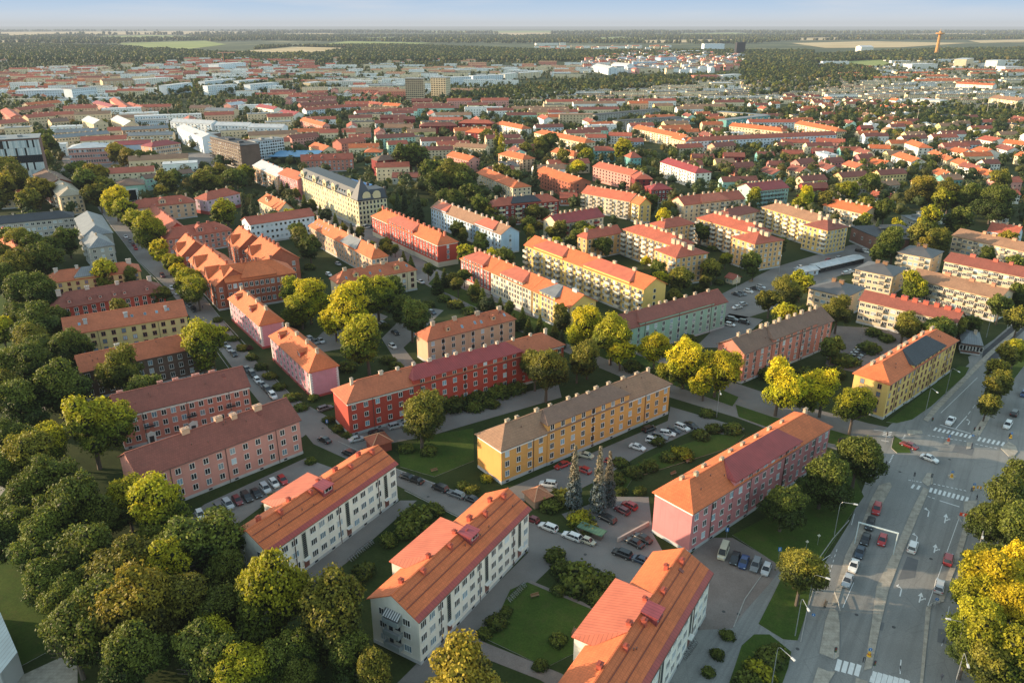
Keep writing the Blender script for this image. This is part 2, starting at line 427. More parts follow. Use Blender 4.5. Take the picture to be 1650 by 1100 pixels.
        if roof!='ff':
            mats.append(plaster(chc))
            for i in range(chim):
                x=(i+.5)/max(chim,1)*L; wl.box(x-.5,x+.5,W/2-.4,W/2+.4,zr-.6,zr+1.1,len(mats)-1)
        o_=ob(name,wl.mesh(name,mats),None,org,ang)
        reg(o_,label,cat,group,auto,ctr.copy())
        if lm: x,y,_=toPx(ctr); LMK.append((x,y,lm,o_))
        return o_
    R=bpy.data.objects.new(name,None); link(R); R.location=org; R.rotation_euler=(0,0,ang); R.empty_display_size=.5
    reg(R,label,cat,group,auto,ctr.copy())
    if lm: x,y,_=toPx(ctr); LMK.append((x,y,lm,R))
    ob('wall',wl.mesh('wall',wm),R); ob('roof',rf.mesh('roof',rmm),R)
    for (side,u0,u1,pj,he,cm,cr) in blocks: ob('attic_roof',cr.mesh('attic_roof',roofmat(cm)),R)
    # plinth and cornice
    if pl>.3:
        m=MB().box(-.09,L+.09,-.09,.05,0,pl*.8).box(-.09,.05,.05,W,0,pl*.8).box(L-.05,L+.09,.05,W,0,pl*.8)
        for (side,u0,u1,pj,he,cm,cr) in blocks:
            if side=='f': m.box(u0-.08,u1+.08,-pj-.09,-.09,0,pl*.8+.003)
        for i in range(cols):
            if i%2==0 and lod==0: m.box((i+.5)/cols*L-.45,(i+.5)/cols*L+.45,-.13-(.18 if any(bk[1]<(i+.5)/cols*L<bk[2] and bk[0]=='f' for bk in blocks) else 0),-.05,.2,.65,1)
        ob('plinth',m.mesh('plinth',[plaster(base2) if base2 else PLINTH,GL_D]),R)
    if cor:
        m=MB(); ch=cor
        segs=[(-.07,L+.07)]
        for (side,u0,u1,pj,he,cm,cr) in blocks:
            if side=='f':
                ns=[]
                for s0,s1 in segs:
                    if u0>s0+.3: ns.append((s0,u0-.02))
                    if u1<s1-.3: ns.append((u1+.02,s1))
                segs=ns
        for s0,s1 in segs[1:]: ob('cornice',MB().box(s0,s1,-.07,.02,h-ch,h-.02).mesh('cornice',WHITE),R)
        for s0,s1 in segs[:1]: m.box(s0,s1,-.07,.02,h-ch,h-.02)
        if rl=='h': m.box(-.07,.02,.02,W,h-ch,h-.02)
        if rr=='h': ob('cornice',MB().box(L-.02,L+.07,.02,W,h-ch,h-.02).mesh('cornice',WHITE),R)
        ob('cornice',m.mesh('cornice',WHITE),R)
    # windows
    fr,ps,one=getwin(win); rr_=random.Random(int(a[0]*7+a[1]))
    cnt=[0]
    stuffw=MB()
    def W_(x,y,z,rz):
        cnt[0]+=1
        if cnt[0]>100:
            M=Matrix.Translation((x,y,z))@Matrix.Rotation(rz,4,'Z')
            w,h_=win[0],win[1]
            stuffw.box(-w/2-.1,w/2+.1,-.06,0,-h_/2-.12,h_/2+.1,0,M).box(-w/2,w/2,-.09,0,-h_/2,h_/2,1,M); return
        if lod==0:
            f=ob('window',fr,R,(x,y,z),rz); ob('pane',rr_.choice(ps),f)
        else: ob('window',rr_.choice(one),R,(x,y,z),rz)
    def offs(x):
        for (side,u0,u1,pj,he,cm,cr) in blocks:
            if side=='f' and u0+.3<x<u1-.3: return -pj,he
        return 0.,None
    for i in range(cols):
        x=(i+.5)/cols*L; y,he=offs(x)
        if i in stair: continue
        for f,z in enumerate(winz): W_(x,y,z,0)
        if he and he-h>1.2: W_(x,y,he-1.15,0)
    for i in range(ends[0]):
        for z in winz: W_(0,(i+.5)/ends[0]*W,z,-math.pi/2)
    for i in range(ends[1]):
        for z in winz: W_(L,(i+.5)/ends[1]*W,z,math.pi/2)
    if stuffw.f: ob('window_rows',stuffw.mesh('window_rows',[WHITE,GL_D],False),R,kind='stuff')
    for bc in bal:
        x=(bc+.5)/cols*L; y,he=offs(x)
        for f,z in enumerate(winz):
            if f==0 and bc%3==1: continue
            ob('balcony',getbal(balc,balw),R,(x,y,z-win[1]/2-.45))
    for bc,fc in enumerate(stair):
        x=(fc+.5)/cols*L; y,_=offs(x)
        m=MB().box(x-.62,x+.62,y-.05,y+.02,3.0,h-.9,0)
        for q in range(12): 
            z=3.2+q*(h-4.3)/12; m.box(x-.5,x+.5,y-.07,y-.04,z,z+.42,1)
        m.box(x-.85,x+.85,y-.75,y,2.7,2.85,2)
        ob('stair_window',m.mesh('stair_window',[paint((.35,.36,.30)),GL_D,WHITE]),R)
        ob('door',MB().box(x-.7,x+.7,y-.06,y,0,2.4).mesh('door',paint((.16,.06,.045))),R)
    for fc in door:
        x=fc*L; y,_=offs(x); ob('door',MB().box(x-.6,x+.6,y-.16,y,0,2.2,0).box(x-.75,x+.75,y-.9,y,2.3,2.4,1).mesh('door',[paint((.13,.07,.05)),WHITE]),R)
    if lod==0 and roof!='ff':
        for q in range(5):
            fx=rr_.uniform(.06,.94); v=rr_.uniform(W*.16,W*.42); z=h+(v+o)*k
            ob('vent_pipe',VENT,R,(fx*L,v,z))
        fx=rr_.uniform(.1,.9); v=W*.36; M=Matrix.Rotation(math.atan(k),4,'X')
        ob('roof_hatch',MB().box(-.4,.4,-.5,.5,0,.14,0,M).mesh('roof_hatch',paint((.2,.05,.035))),R,(fx*L,v,h+(v+o)*k))
        ob('gutter',MB().tube([(-o,-o-.07,h-.12),(L+o,-o-.07,h-.12)],.08,6).mesh('gutter',PIPE,False),R)
    # chimneys
    for i in range(chim) if isinstance(chim,int) else range(len(chim)):
        if isinstance(chim,int): fx=(i+.5+rr_.uniform(-.22,.22))/chim; v=W/2+(.0 if chv is None else chv[i%len(chv)])
        else: fx,v=(chim[i] if isinstance(chim[i],tuple) else (chim[i],W/2))
        zz=h+rh-abs(v-W/2)*k if roof!='ff' else h
        c_=ob('chimney',getchim(chc,*chs),R,(fx*L,v,zz)); c_.scale=(rr_.uniform(.75,1.25),rr_.uniform(.9,1.1),rr_.uniform(.75,1.05))
    # dormers: small gabled boxes on the front slope
    for (fx,dw,dh_) in dorm:
        v0=.9; zf=h+(v0+o)*k; m=MB(); x=fx*L; vb=min(v0+(dh_)/k,W/2)
        m.box(x-dw/2,x+dw/2,v0,vb,zf-.3,zf+dh_-.15,0)
        m.slab([(x-dw/2-.2,v0-.25,zf+dh_-.15),(x,v0-.25,zf+dh_+dw*.28),(x,vb+.8,zf+dh_+dw*.28),(x-dw/2-.2,vb,zf+dh_-.15)],.12,1)
        m.slab([(x,v0-.25,zf+dh_+dw*.28),(x+dw/2+.2,v0-.25,zf+dh_-.15),(x+dw/2+.2,vb,zf+dh_-.15),(x,vb+.8,zf+dh_+dw*.28)],.12,1)
        m.poly([(x-dw/2,v0,zf+dh_-.15),(x+dw/2,v0,zf+dh_-.15),(x,v0,zf+dh_+dw*.26)],0)
        d_=ob('dormer',m.mesh('dormer',[wm if dormm is None else plaster(dormm),rmm]),R)
        m=MB(); nn=2 if dw>2.2 else 1
        for q in range(nn):
            xx=x+(q-(nn-1)/2)*1.15; m.box(xx-.42,xx+.42,v0-.05,v0,zf+.35,zf+dh_-.3,0).box(xx-.34,xx+.34,v0-.07,v0,zf+.43,zf+dh_-.38,1)
        ob('window',m.mesh('window',[WHITE,GL_D],False),d_)
    for (fx,fv) in sky:
        v=fv*(W/2+o)-o; z=h+(v+o)*k; s=1/math.hypot(1,k)
        M=Matrix.Translation((fx*L,v,z+.06))@Matrix.Rotation(math.atan(k),4,'X')
        ob('skylight',MB().box(-.42,.42,-.65,.65,-.05,.06,0,M).box(-.33,.33,-.56,.56,.06,.08,1,M).mesh('skylight',[STEEL,GL_B],False),R)
    for i in range(pipes):
        x=(i+.5)/pipes*L; y,he=offs(x)
        ob('downpipe',MB().box(x-.07,x+.07,y-.16,y-.03,0,(he or h)-.1).mesh('downpipe',PIPE,False),R)
    if extra: extra(R,L,W,h,k)
    return R
SUN_EL=12.; SUN_ROT=277.; SUN_S=9.5; SKY_S=.58
HAZE_A=1/22000; HAZE_C=(.70,.735,.765,1); HAZE_E=1/22000*.80
# ------------------------------------------------------------------ near buildings, one call each
def bikes_rack(*a): pass
def hatch(R,L,W,h,k):
    # sheet-metal walkways and snow rails on the big orange roofs
    for v in (2.2,W/2-1.6):
        z=h+(v+.5)*k+.05
        ob('snow_rail',MB().box(-.3,L+.3,v-.05,v+.05,z,z+.16).mesh('snow_rail',paint((.22,.06,.04)),False),R)
    m=MB(); z=h-.02
    m.poly([(-.5,-.52,h+.03),(L+.5,-.52,h+.03),(L+.5,.45,h+.03+.97*k),(-.5,.45,h+.03+.97*k)])
    ob('eave_flashing',m.mesh('eave_flashing',metal((.34,.055,.045))),R)
def bigdormer(f):
    def g(R,L,W,h,k):
        hatch(R,L,W,h,k)
        x=f*L; v0=W/2-3.0; zt=h+(W/2+.5)*k+.25
        m=MB().box(x-1.5,x+1.5,v0,W/2-.2,h+1.5,zt,0).slab([(x-1.7,v0-.3,zt),(x+1.7,v0-.3,zt),(x+1.7,W/2,zt+.25),(x-1.7,W/2,zt+.25)],.15,1)
        d=ob('dormer',m.mesh('dormer',[metal((.25,.05,.055)),metal((.33,.06,.07))]),R)
        ob('window',MB().box(x-1.1,x+1.1,v0-.06,v0,zt-1.15,zt-.25,0).box(x-.95,x-.05,v0-.09,v0-.05,zt-1.05,zt-.35,1).box(x+.05,x+.95,v0-.09,v0-.05,zt-1.05,zt-.35,1).mesh('window',[WHITE,GL_D],False),d)
    return g
def gable_balconies(v,n,color,awn=False,inner=None):
    def g(R,L,W,h,k):
        if inner: inner(R,L,W,h,k)
        for q in range(n):
            z=2.0+q*2.8
            ob('balcony',getbal(color,3.6),R,(0,v,z),-math.pi/2)
        if awn:
            m=MB(); y0,y1=v-1.8,v+1.8; z=2.0+(n-1)*2.8
            for q in range(14):
                s0=y0+(y1-y0)*q/14; s1=y0+(y1-y0)*(q+1)/14
                m.poly([(-.05,s1,z+2.3),(-.05,s0,z+2.3),(-1.35,s0,z+1.5),(-1.35,s1,z+1.5)],q%2)
            ob('awning',m.mesh('awning',[paint((.55,.55,.55)),paint((.08,.09,.10))],False),R)
    return g
def quoins(R,L,W,h,k):
    for (x,y,sx,sy) in ((0,0,1,1),(L,0,-1,1),(L,W,-1,-1)):
        m=MB(); z=1.0; i=0
        while z<h-.6:
            w=.75 if i%2 else .45; v=.45 if i%2 else .75
            xa,xb=sorted((x-sx*.06,x+sx*w)); ya,yb=sorted((y-sy*.06,y+sy*v)); m.box(xa,xb,ya,yb,z,z+.38); z+=.42; i+=1
        ob('quoin',m.mesh('quoin',WHITE,False),R)
RCH=(.42,.085,.05)
wc=[(.09,6.4),(.2,4.6),(.3,6.4),(.42,4.6),(.52,6.3),(.56,4.4),(.66,6.4),(.74,4.5),(.86,6.4),(.93,4.6)]
W3K=dict(h=10.3,rh=3.4,wall='white',rm='O',fl=3,chc=RCH,chs=(.8,.8,1.0),pipes=3,win=(1.5,1.35,2,'w'),pl=.9)
B('apartment_house','cream-white house with orange gable roof, between pink house and rear lawns, car row behind',(433,893),(642,747),(369,860),cols=15,ends=(2,0),chim=wc,stair=(3,8,13),
  cb=[('b',.28,.62,.9,'P',2.6)],lm='left white house',extra=gable_balconies(4.2,2,(.30,.34,.35),False,bigdormer(.5)),**W3K)
B('apartment_house','cream-white house with orange gable roof and striped awning on its end wall',(675,1003),(857,820),(590,964),cols=15,ends=(2,0),chim=wc,stair=(3,8,13),
  cb=[('b',.24,.66,.9,'P',2.6)],lm='middle white house',extra=gable_balconies(5.6,3,(.30,.34,.35),True,bigdormer(.56)),**W3K)
B('apartment_house','cream-white house with orange gable roof cut off by the photo bottom edge',(958,1253),(1150,923),(1053,886),cols=18,ends=(2,0),chim=wc,stair=(4,9,14),
  cb=[('b',.42,.76,.9,'P',2.6)],lm='right white house',extra=bigdormer(.62),**W3K)
def base(lst): return lst
B('apartment_house','ochre four-storey block with brown roof and white frieze bands',(807,727),(1084,618),(761,700),h=10,roof='hh',rh=3.6,wall='ochre',rm='b',fl=3,cols=17,ends=(0,0),
  cb=[('f',.24,.72,2.1,'B' )],chim=[(.1,5.6),(.16,6.4),(.25,5.2),(.33,5.6),(.43,5.3),(.5,6.5),(.54,4.8),(.6,5.5),(.68,5.6),(.77,5.5),(.86,5.5),(.94,5.6)],cor=1.0,pipes=3,pl=1.1,lm='ochre block')
MATS_b=0
B('apartment_house','long red block with crimson centre roof and white cornice',(558,651),(912,555),(532,627),h=10.5,roof='hh',rh=3.6,wall='red',rm='o',fl=3,cols=21,ends=(0,0),
  cb=[('f',.27,.78,1.7,'C')],chim=[.05,.17,.24,.31,.38,.46,.5,.57,.64,.7,.78,.87,.95],chc=(.55,.45,.36),cor=.9,pipes=5,pl=1.0,lm='long red block',win=(1.1,1.35,1,'w'))
B('apartment_house','rose-pink block beside the lawn with orange hip roof and crimson attic',(1117,828),(1343,687),(1047,794),h=10.8,roof='hh',rh=3.6,wall='rose',rm='O',fl=3,cols=18,ends=(0,0),
  cb=[('f',.26,.74,1.5,'C')],chim=[(.1,7.6),(.13,5.2),(.24,7.6),(.3,5.4),(.42,7.6),(.5,7.4),(.6,7.4),(.7,7.4),(.8,7.4),(.95,6)],cor=.9,pipes=4,pl=1.0,lm='rose-pink block')
B('apartment_house','golden yellow block with orange hip roof and black attic by the avenue',(1435,620.5),(1546,548),(1372,601.5),h=11.5,roof='hh',rh=3.8,wall='yellow',rm='O',fl=4,cols=16,ends=(2,0),
  cb=[('f',.32,.78,1.3,'K')],chim=[(.1,7.6),(.22,7.4),(.33,7.6),(.45,7.4),(.55,7.6),(.68,7.4),(.8,7.6),(.92,7)],chs=(1.9,.8,1.1),cor=None,pipes=4,pl=1.0,lm='golden yellow block',win=(1.0,1.35,1,'b'))
B('apartment_house','dusty red rendered block with dark brown roof and white gable trim',(1200,571),(1345,516),(1152.5,554),h=10.6,roof='gg',rh=3.6,wall='salmon',rm='B',fl=4,cols=13,ends=(2,0),
  cb=[('f',.3,.8,1.3,'B')],chim=[.06,.17,.3,.36,.45,.5,.6,.68,.76,.86,.93],chs=(1.2,.8,1.2),cor=.45,pipes=4,lm='dusty red block')
B('apartment_house','pale green block with maroon roof and white trim',(1010,531.5),(1174,486),(975,516),h=10.5,roof='gg',rh=3.6,wall='green',rm='M',fl=4,cols=13,ends=(1,0),
  cb=[('f',.12,.86,1.2,'M')],chim=[.08,.2,.3,.4,.46,.55,.66,.76,.9],cor=.45,pipes=3,lm='pale green block')
B('apartment_house','small peach house with orange hip roof and two eyebrow dormers',(688,550),(833,514),(665,538),h=8.8,roof='hh',rh=3.6,wall='peach',rm='o',fl=3,cols=9,ends=(0,0),
  chim=[.12,.36,.62,.88],chs=(1.4,.9,1.0),dorm=[(.24,1.7,1.5),(.76,1.7,1.5)],dormm=(.6,.38,.22),sky=[(.4,.4),(.55,.45),(.62,.4),(.9,.5)],pipes=3,lm='small peach house')
B('apartment_house','cream house with orange hip roof and two eyebrow dormers above street trees',(543,457.5),(673,434.5),(527,448.5),h=9.2,roof='hh',rh=3.8,wall='cream',rm='o',fl=3,cols=9,ends=(0,0),
  chim=[.14,.38,.62,.86],chs=(1.6,.9,1.0),dorm=[(.24,2.2,1.7),(.76,2.2,1.7)],dormm=(.6,.45,.22),sky=[(.12,.35),(.42,.4),(.55,.45),(.9,.5)],pipes=4,lm='cream dormer house',win=(1.3,1.5,1,'b'))
B('town_house','front pink house with white quoins and orange hip roof',(432,541),(497,601),(547,588),h=9,roof='hh',rh=4.2,wall='rosepale',rm='O',fl=3,cols=10,ends=(0,0),
  chim=[.15,.4,.65,.88],chs=(1.2,.9,1.1),dorm=[(.2,2.2,1.9),(.7,2.4,1.9)],dormm=(.40,.08,.05),pl=1.,base2=(.36,.07,.06),cor=.3,lm='front pink house',extra=quoins)
B('town_house','rear pink house with white quoins and orange hip roof',(366,481),(417,525.5),(460,517.5),h=9,roof='hh',rh=4.2,wall='rosepale',rm='O',fl=3,cols=10,ends=(0,0),
  chim=[.12,.35,.62,.88],chs=(1.2,.9,1.1),dorm=[(.2,2.2,1.9),(.66,2.4,1.9)],dormm=(.40,.08,.05),base2=(.36,.07,.06),cor=.3,lm='rear pink house',extra=quoins)
B('apartment_house','salmon pink house with plain maroon tile roof beside the parked cars',(223,773),(486,676.5),(185,737),h=10.2,roof='gg',rh=4.2,wall='pink',rm='M',fl=3,cols=12,ends=(0,0),
  chim=[(.34,6.6),(.55,6.8),(.64,6.2),(.8,6.2)],chs=(1.9,1.3,1.0),chc=(.58,.36,.24),cor=.35,pipes=3,lm='salmon pink house',win=(1.15,1.45,1,'w'))
def ironbal(R,L,W,h,k):
    for fx in (.2,.52,.83):
        m=MB().box(fx*L-1.3,fx*L+1.3,-1.,0,5.3,5.45,0)
        for q in range(9): m.box(fx*L-1.3+q*.32,fx*L-1.26+q*.32,-1.,-.96,5.45,6.3,0)
        m.box(fx*L-1.3,fx*L+1.3,-1.02,-.95,6.25,6.35,0)
        ob('balcony',m.mesh('balcony',DARKM,False),R)
        m=MB().box(fx*L-1.1,fx*L+1.1,-.3,0,0,3.1,0).box(fx*L-.6,fx*L+.6,-.36,-.3,0,2.3,1)
        m.poly([(fx*L-1.4,-.35,3.1),(fx*L+1.4,-.35,3.1),(fx*L,-.35,3.9)],0)
        ob('portal',m.mesh('portal',[WHITE,DARKM],False),R)
B('apartment_house','brown-pink brick house with maroon roof, white portals and iron balconies',(188,673),(404.5,622),(158,645.5),h=10.2,roof='gg',rh=3.9,wall='salmon',rm='M',fl=3,cols=14,ends=(0,0),
  chim=[(.06,8.5),(.36,8),(.48,8.2),(.64,8.4),(.77,8.4)],chs=(1.7,1.1,1.0),chc=(.5,.2,.15),cor=.9,pipes=3,lm='iron-balcony house',extra=ironbal)
B('apartment_house','dark brown brick house with orange roof half hidden by trees',(128,601),(345,555),(112,581),h=9.8,roof='gg',rh=3.6,wall='brown',rm='o',fl=3,cols=13,ends=(0,0),chim=[.3,.85],chs=(1.6,1,1),chc=(.5,.45,.4),cor=.3,pipes=2,lm='dark brick house')
B('apartment_house','pale yellow house with orange gable roof and tall white chimneys',(103,541),(303,508.5),(90,520),h=9.8,roof='gg',rh=3.9,wall='paleyellow',rm='o',fl=3,cols=12,ends=(0,0),chim=[(.17,3.4),(.5,3.6),(.84,3.6)],chs=(1.0,1.0,1.6),chc=(.42,.43,.44),
  sky=[(.55,.5),(.66,.5),(.76,.5),(.12,.5),(.86,.55)],cor=.35,pipes=2,lm='pale yellow house',win=(1.2,1.45,1,'b'))
B('apartment_house','dark red house with mansard roof, small dormers and pale window surrounds',(83,499.5),(267,469),(86,484),h=8.2,roof='hh',rh=4.4,wall='red',rm='M',fl=3,cols=13,ends=(0,0),chim=[.08,.33,.6,.9],chs=(1.6,1,1),chc=(.5,.4,.36),
  dorm=[(.15,1.5,1.4),(.33,1.3,1.3),(.42,1.3,1.3),(.55,1.3,1.3),(.64,1.3,1.3),(.85,1.3,1.3)],dormm=(.5,.2,.17),lm='dark red mansard house',win=(1.3,1.5,1,'w'))
B('apartment_house','yellow house with orange hip roof and flat grey attic',(72,457.5),(228,436.5),(66,446),h=8.8,roof='hh',rh=3.4,wall='paleyellow',rm='o',fl=3,cols=11,ends=(0,0),chim=[.12,.34,.62,.9],chs=(1.6,1,1),chc=(.5,.45,.4),
  cb=[('f',.3,.66,1.0,'G')],lm='yellow attic house',win=(1.1,1.4,1,'b'))
# brick school quarter
SC=dict(wall='brickred',rm='O',win=(1.2,1.7,1,'w'),chc=(.36,.12,.07),chs=(.9,.9,1.6))
def stepgable(fr,W_,hh):
    def g(R,L,W,h,k):
        for f in fr:
            x=f*L; m=MB(); w=W_/2
            m.poly([(x-w,-.25,h-2),(x+w,-.25,h-2),(x+w,-.25,h+.4),(x,-.25,h+hh),(x-w,-.25,h+.4)],0)
            m.poly([(x+w,-.05,h-2),(x-w,-.05,h-2),(x-w,-.05,h+.4),(x,-.05,h+hh),(x+w,-.05,h+.4)],0)
            m.slab([(x-w-.2,-.4,h+.45),(x,-.4,h+hh+.15),(x,W/2,h+hh+.15),(x-w-.2,W/2*.3,h+.45)],.2,1)
            m.slab([(x,-.4,h+hh+.15),(x+w+.2,-.4,h+.45),(x+w+.2,W/2*.3,h+.45),(x,W/2,h+hh+.15)],.2,1)
            m.tube([(x-w-.2,-.42,h+.5),(x,-.42,h+hh+.25),(x+w+.2,-.42,h+.5)],.16,5,2)
            ob('gable',m.mesh('gable',[wallmat('brickred'),roofmat('O'),paint((.5,.32,.2))]),R)
    return g
B('brick_school','red brick school front wing with raised middle roof and arched white windows',(363,455.5),(478,439),15,h=12,roof='gh',rh=5,fl=3,cols=13,ends=(0,0),chim=[.3,.36,.5,.72],cb=[('f',.22,.72,1.0,'O')],cor=None,lm='brick school',**SC)
B('brick_school','brick school wing with two roof gables along the parked street',(303,419),(346,462),15,h=10.5,roof='gg',rh=6,fl=3,cols=9,ends=(0,4),chim=[.06,.3,.55,.8],extra=stepgable([.27,.7],5.5,4.6),**SC)
B('brick_school','small brick school gable house at the street trees',(277,399),(292,413),13,h=10,roof='gg',rh=6,fl=3,cols=3,ends=(0,3),chim=[.3,.8],extra=stepgable([.5],4.5,4.2),**SC)
B('brick_school','small brick school gable house inside the courtyard',(363,386),(383,402),14,h=10,roof='gg',rh=6,fl=3,cols=4,ends=(0,3),chim=[.3,.8],extra=stepgable([.45],5,4.2),**SC)
B('brick_school','brick school rear wing with a row of slim chimneys',(393,405),(424,426),16,h=10.5,roof='gg',rh=6,fl=3,cols=6,ends=(0,3),chim=[.1,.3,.5,.7,.9],extra=stepgable([.3],5,4.2),**SC)
B('school_annexe','salmon school annexe with red hip roof and central gable',(268,386),(375,370),12,h=9,roof='hh',rh=4,wall='salmon',rm='R',fl=3,cols=11,ends=(0,0),chim=[.15,.55,.7],chc=(.4,.12,.08),dorm=[(.52,4.,2.4),(.77,1.6,1.3)],lm='salmon school annexe')
# ------------------------------------------------------------------ middle distance
B('apartment_house','cream house with red hip roof and white central dormer',(208,337),(316,325.5),12,h=9.2,roof='hh',rh=3.8,wall='peach',rm='R',fl=3,cols=9,dorm=[(.5,4.,2.2),(.78,1.7,1.4)],chim=[.2,.5,.9],lm='cream dormer hip house')
B('villa','narrow red house with stepped chimneys behind golden trees',(221,331),(271,373),9,h=6.5,roof='gg',rh=4,wall='red',rm='R',fl=2,cols=7,chim=[.1,.35,.5,.65,.8],chc=(.4,.15,.1))
B('apartment_house','lilac house with red hip roof beside two dark spruces',(333,323),(388,311),11,h=9,roof='hh',rh=3.6,wall='lilac',rm='R',fl=2,cols=6,chim=[.2,.5,.8],lm='lilac house',pl=2.5,base2=(.36,.08,.07))
B('apartment_house','cream house with orange roof and wide front dormer',(415,323),(449,340),(478,338),h=8,roof='hg',rh=4.5,wall='cream',rm='O',fl=2,cols=7,ends=(0,3),dorm=[(.35,4.,2.2)],chim=[.1,.35,.6,.8,.95],lm='orange-roofed cream house')
B('office','white office with dark square windows and red roof',(402,362.5),(508,347),(391,354),h=11,roof='gg',rh=2.8,wall='whiteblue',rm='R',fl=3,cols=14,chim=[.2,.27],win=(1.2,1.2,0,'w'),lm='white office',pl=1.2)
def cornertower(R,L,W,h,k):
    # steep dark mansard roofs with curved gables on both street sides
    m=MB(); z=h-.2; t=5.0
    m.slab([(-.3,-.3,z),(L+.4,-.3,z),(L-3,2.8,z+t),(2,2.8,z+t)],.3); m.slab([(L+.4,-.3,z),(L+.4,W,z),(L-3,W,z+t),(L-3,2.8,z+t)],.3)
    m.slab([(2,2.8,z+t),(L-3,2.8,z+t),(L-3,13,z+t),(2,13,z+t)],.3)
    m.slab([(L-13,13,z+t+.02),(L-3,13,z+t+.02),(L-3,W,z+t+.02),(L-13,W,z+t+.02)],.3)
    ob('mansard_roof',m.mesh('mansard_roof',metal((.045,.05,.062))),R)
    m=MB()
    for (cx_,cy_,s) in ((L-4.5,4.5,5.2),):
        q=[(cx_-s,cy_-s,h+.2),(cx_+s,cy_-s,h+.2),(cx_+s,cy_+s,h+.2),(cx_-s,cy_+s,h+.2)]; ap=(cx_,cy_,h+11.5)
        for i in range(4): m.poly([q[i],q[(i+1)%4],ap])
    ob('corner_spire',m.mesh('corner_spire',metal((.05,.055,.07))),R)
    for f in (.08,.3,.48,.63,.88):
        x=f*L; m=MB(); w=2.6
        pts=[(x-w,-.35,h-.5),(x+w,-.35,h-.5)]+[(x+w*math.cos(a),-.35,h+2.4+2.2*math.sin(a)) for a in [math.pi*i/8 for i in range(9)]]
        m.poly(pts); m.box(x-w,x+w,-.33,3.,h-.5,h+2.4)
        m.box(x-1.3,x-.3,-.42,-.3,h+.6,h+2.4,1).box(x+.3,x+1.3,-.42,-.3,h+.6,h+2.4,1)
        ob('gable',m.mesh('gable',[plaster(WC['artcream']),GL_D]),R)
    for f in (.18,.22,.26,.37,.41,.53,.57,.7,.74,.78):
        x=f*L; ob('dormer',MB().box(x-.6,x+.6,.5,2.2,h+.6,h+2.4,0).box(x-.45,x+.45,.44,.5,h+.8,h+2.2,1).mesh('dormer',[DARKM,GL_B]),R)
    for f in (.3,.65):
        y=f*W; w=2.4; m=MB()
        pts=[(L+.35,y-w,h-.5),(L+.35,y+w,h-.5)]+[(L+.35,y+w*math.cos(a),h+2.4+2.2*math.sin(a)) for a in [math.pi*i/8 for i in range(9)]]
        m.poly(pts); m.box(L-3,L+.33,y-w,y+w,h-.5,h+2.4)
        ob('gable',m.mesh('gable',[plaster(WC['artcream']),GL_D]),R)
    ob('courtyard_tarpaulin',MB().slab([(L*.35,14,h+2),(L*.8,14,h+2.5),(L*.75,20,h+3.4),(L*.4,19,h+2.2)],.2).mesh('courtyard_tarpaulin',paint((.03,.16,.42))),R)
B('art_nouveau_block','cream art nouveau block with dark mansard roof, curved gables and corner spire',(480,283),(576,324),(633,321),h=16,roof='ff',rh=0,wall='artcream',rm='K',fl=5,cols=24,ends=(0,8),chim=[(.3,15),(.36,17),(.5,16),(.6,18),(.66,15),(.75,17),(.8,20),(.88,22),(.92,19)],chs=(1.2,1.2,4.5),chc=(.1,.08,.07),
  extra=cornertower,lm='art nouveau block',win=(1.1,1.7,1,'w'),pl=2.)
B('apartment_house','long pinkish house with grey metal attic and steep orange roof',(496,364),(598,417),(627,412),h=9.2,roof='hh',rh=4.2,wall='peach',rm='O',fl=3,cols=22,ends=(0,4),cb=[('f',.55,.78,.9,'G')],chim=10,chs=(1.3,.9,1.3),sky=[(.03,.5),(.1,.5),(.14,.5),(.18,.5),(.25,.5),(.3,.5)],lm='long pinkish house')
B('apartment_house','long brick-red block with crimson attic and cream ground floor',(597,348),(704.5,395.5),(740,389.5),h=11,roof='hh',rh=4,wall='red',rm='O',fl=3,cols=24,ends=(0,1),cb=[('f',.27,.66,1.8,'P')],chim=14,chs=(1.2,.9,1.3),chc=(.5,.16,.1),pl=3.0,base2=(.5,.45,.36),cor=.7,lm='brick-red block',win=(1.1,1.6,1,'w'))
B('apartment_house','light blue block with orange-brown roof and blank blue gable',(692.7,334.5),(807,378.5),(838,373),h=10.5,roof='gg',rh=3.6,wall='blue',rm='b',fl=4,cols=24,ends=(0,1),cb=[('f',.04,.24,1.1,'P'),('f',.66,.9,1.1,'P')],chim=12,chs=(1.1,.8,1.2),chc=(.5,.4,.34),cor=.3,lm='light blue block')
B('apartment_house','red house of the long row, white frieze, pale red attic',(740,416.5),(788,437.5),12.5,h=10.5,roof='hg',rh=3.8,wall='red',rm='O',fl=4,cols=10,ends=(0,0),cb=[('f',.12,.8,1.5,'P')],chim=6,chc=(.5,.3,.22),cor=.6,lm='red row house',pl=2.2,base2=(.45,.42,.38))
B('apartment_house','cream house in the middle of the long row, pale red attic',(788.3,437.6),(855.5,467.5),12.5,h=10.5,roof='gg',rh=3.8,wall='cream',rm='O',fl=4,cols=15,ends=(0,0),cb=[('f',.25,.8,1.6,'P')],chim=5,chc=(.5,.35,.25),lm='cream row house',pl=1.6)
B('apartment_house','dull yellow house at the near end of the long row, grey attic',(855.8,467.6),(918,496),12.5,h=10.5,roof='gg',rh=3.8,wall='yellow',rm='O',fl=4,cols=12,ends=(0,3),cb=[('f',.2,.62,1.4,'G')],chim=2,chs=(3,1,.9),chc=(.5,.5,.5),lm='yellow row house',pl=1.6)
BW=(.58,.55,.48)
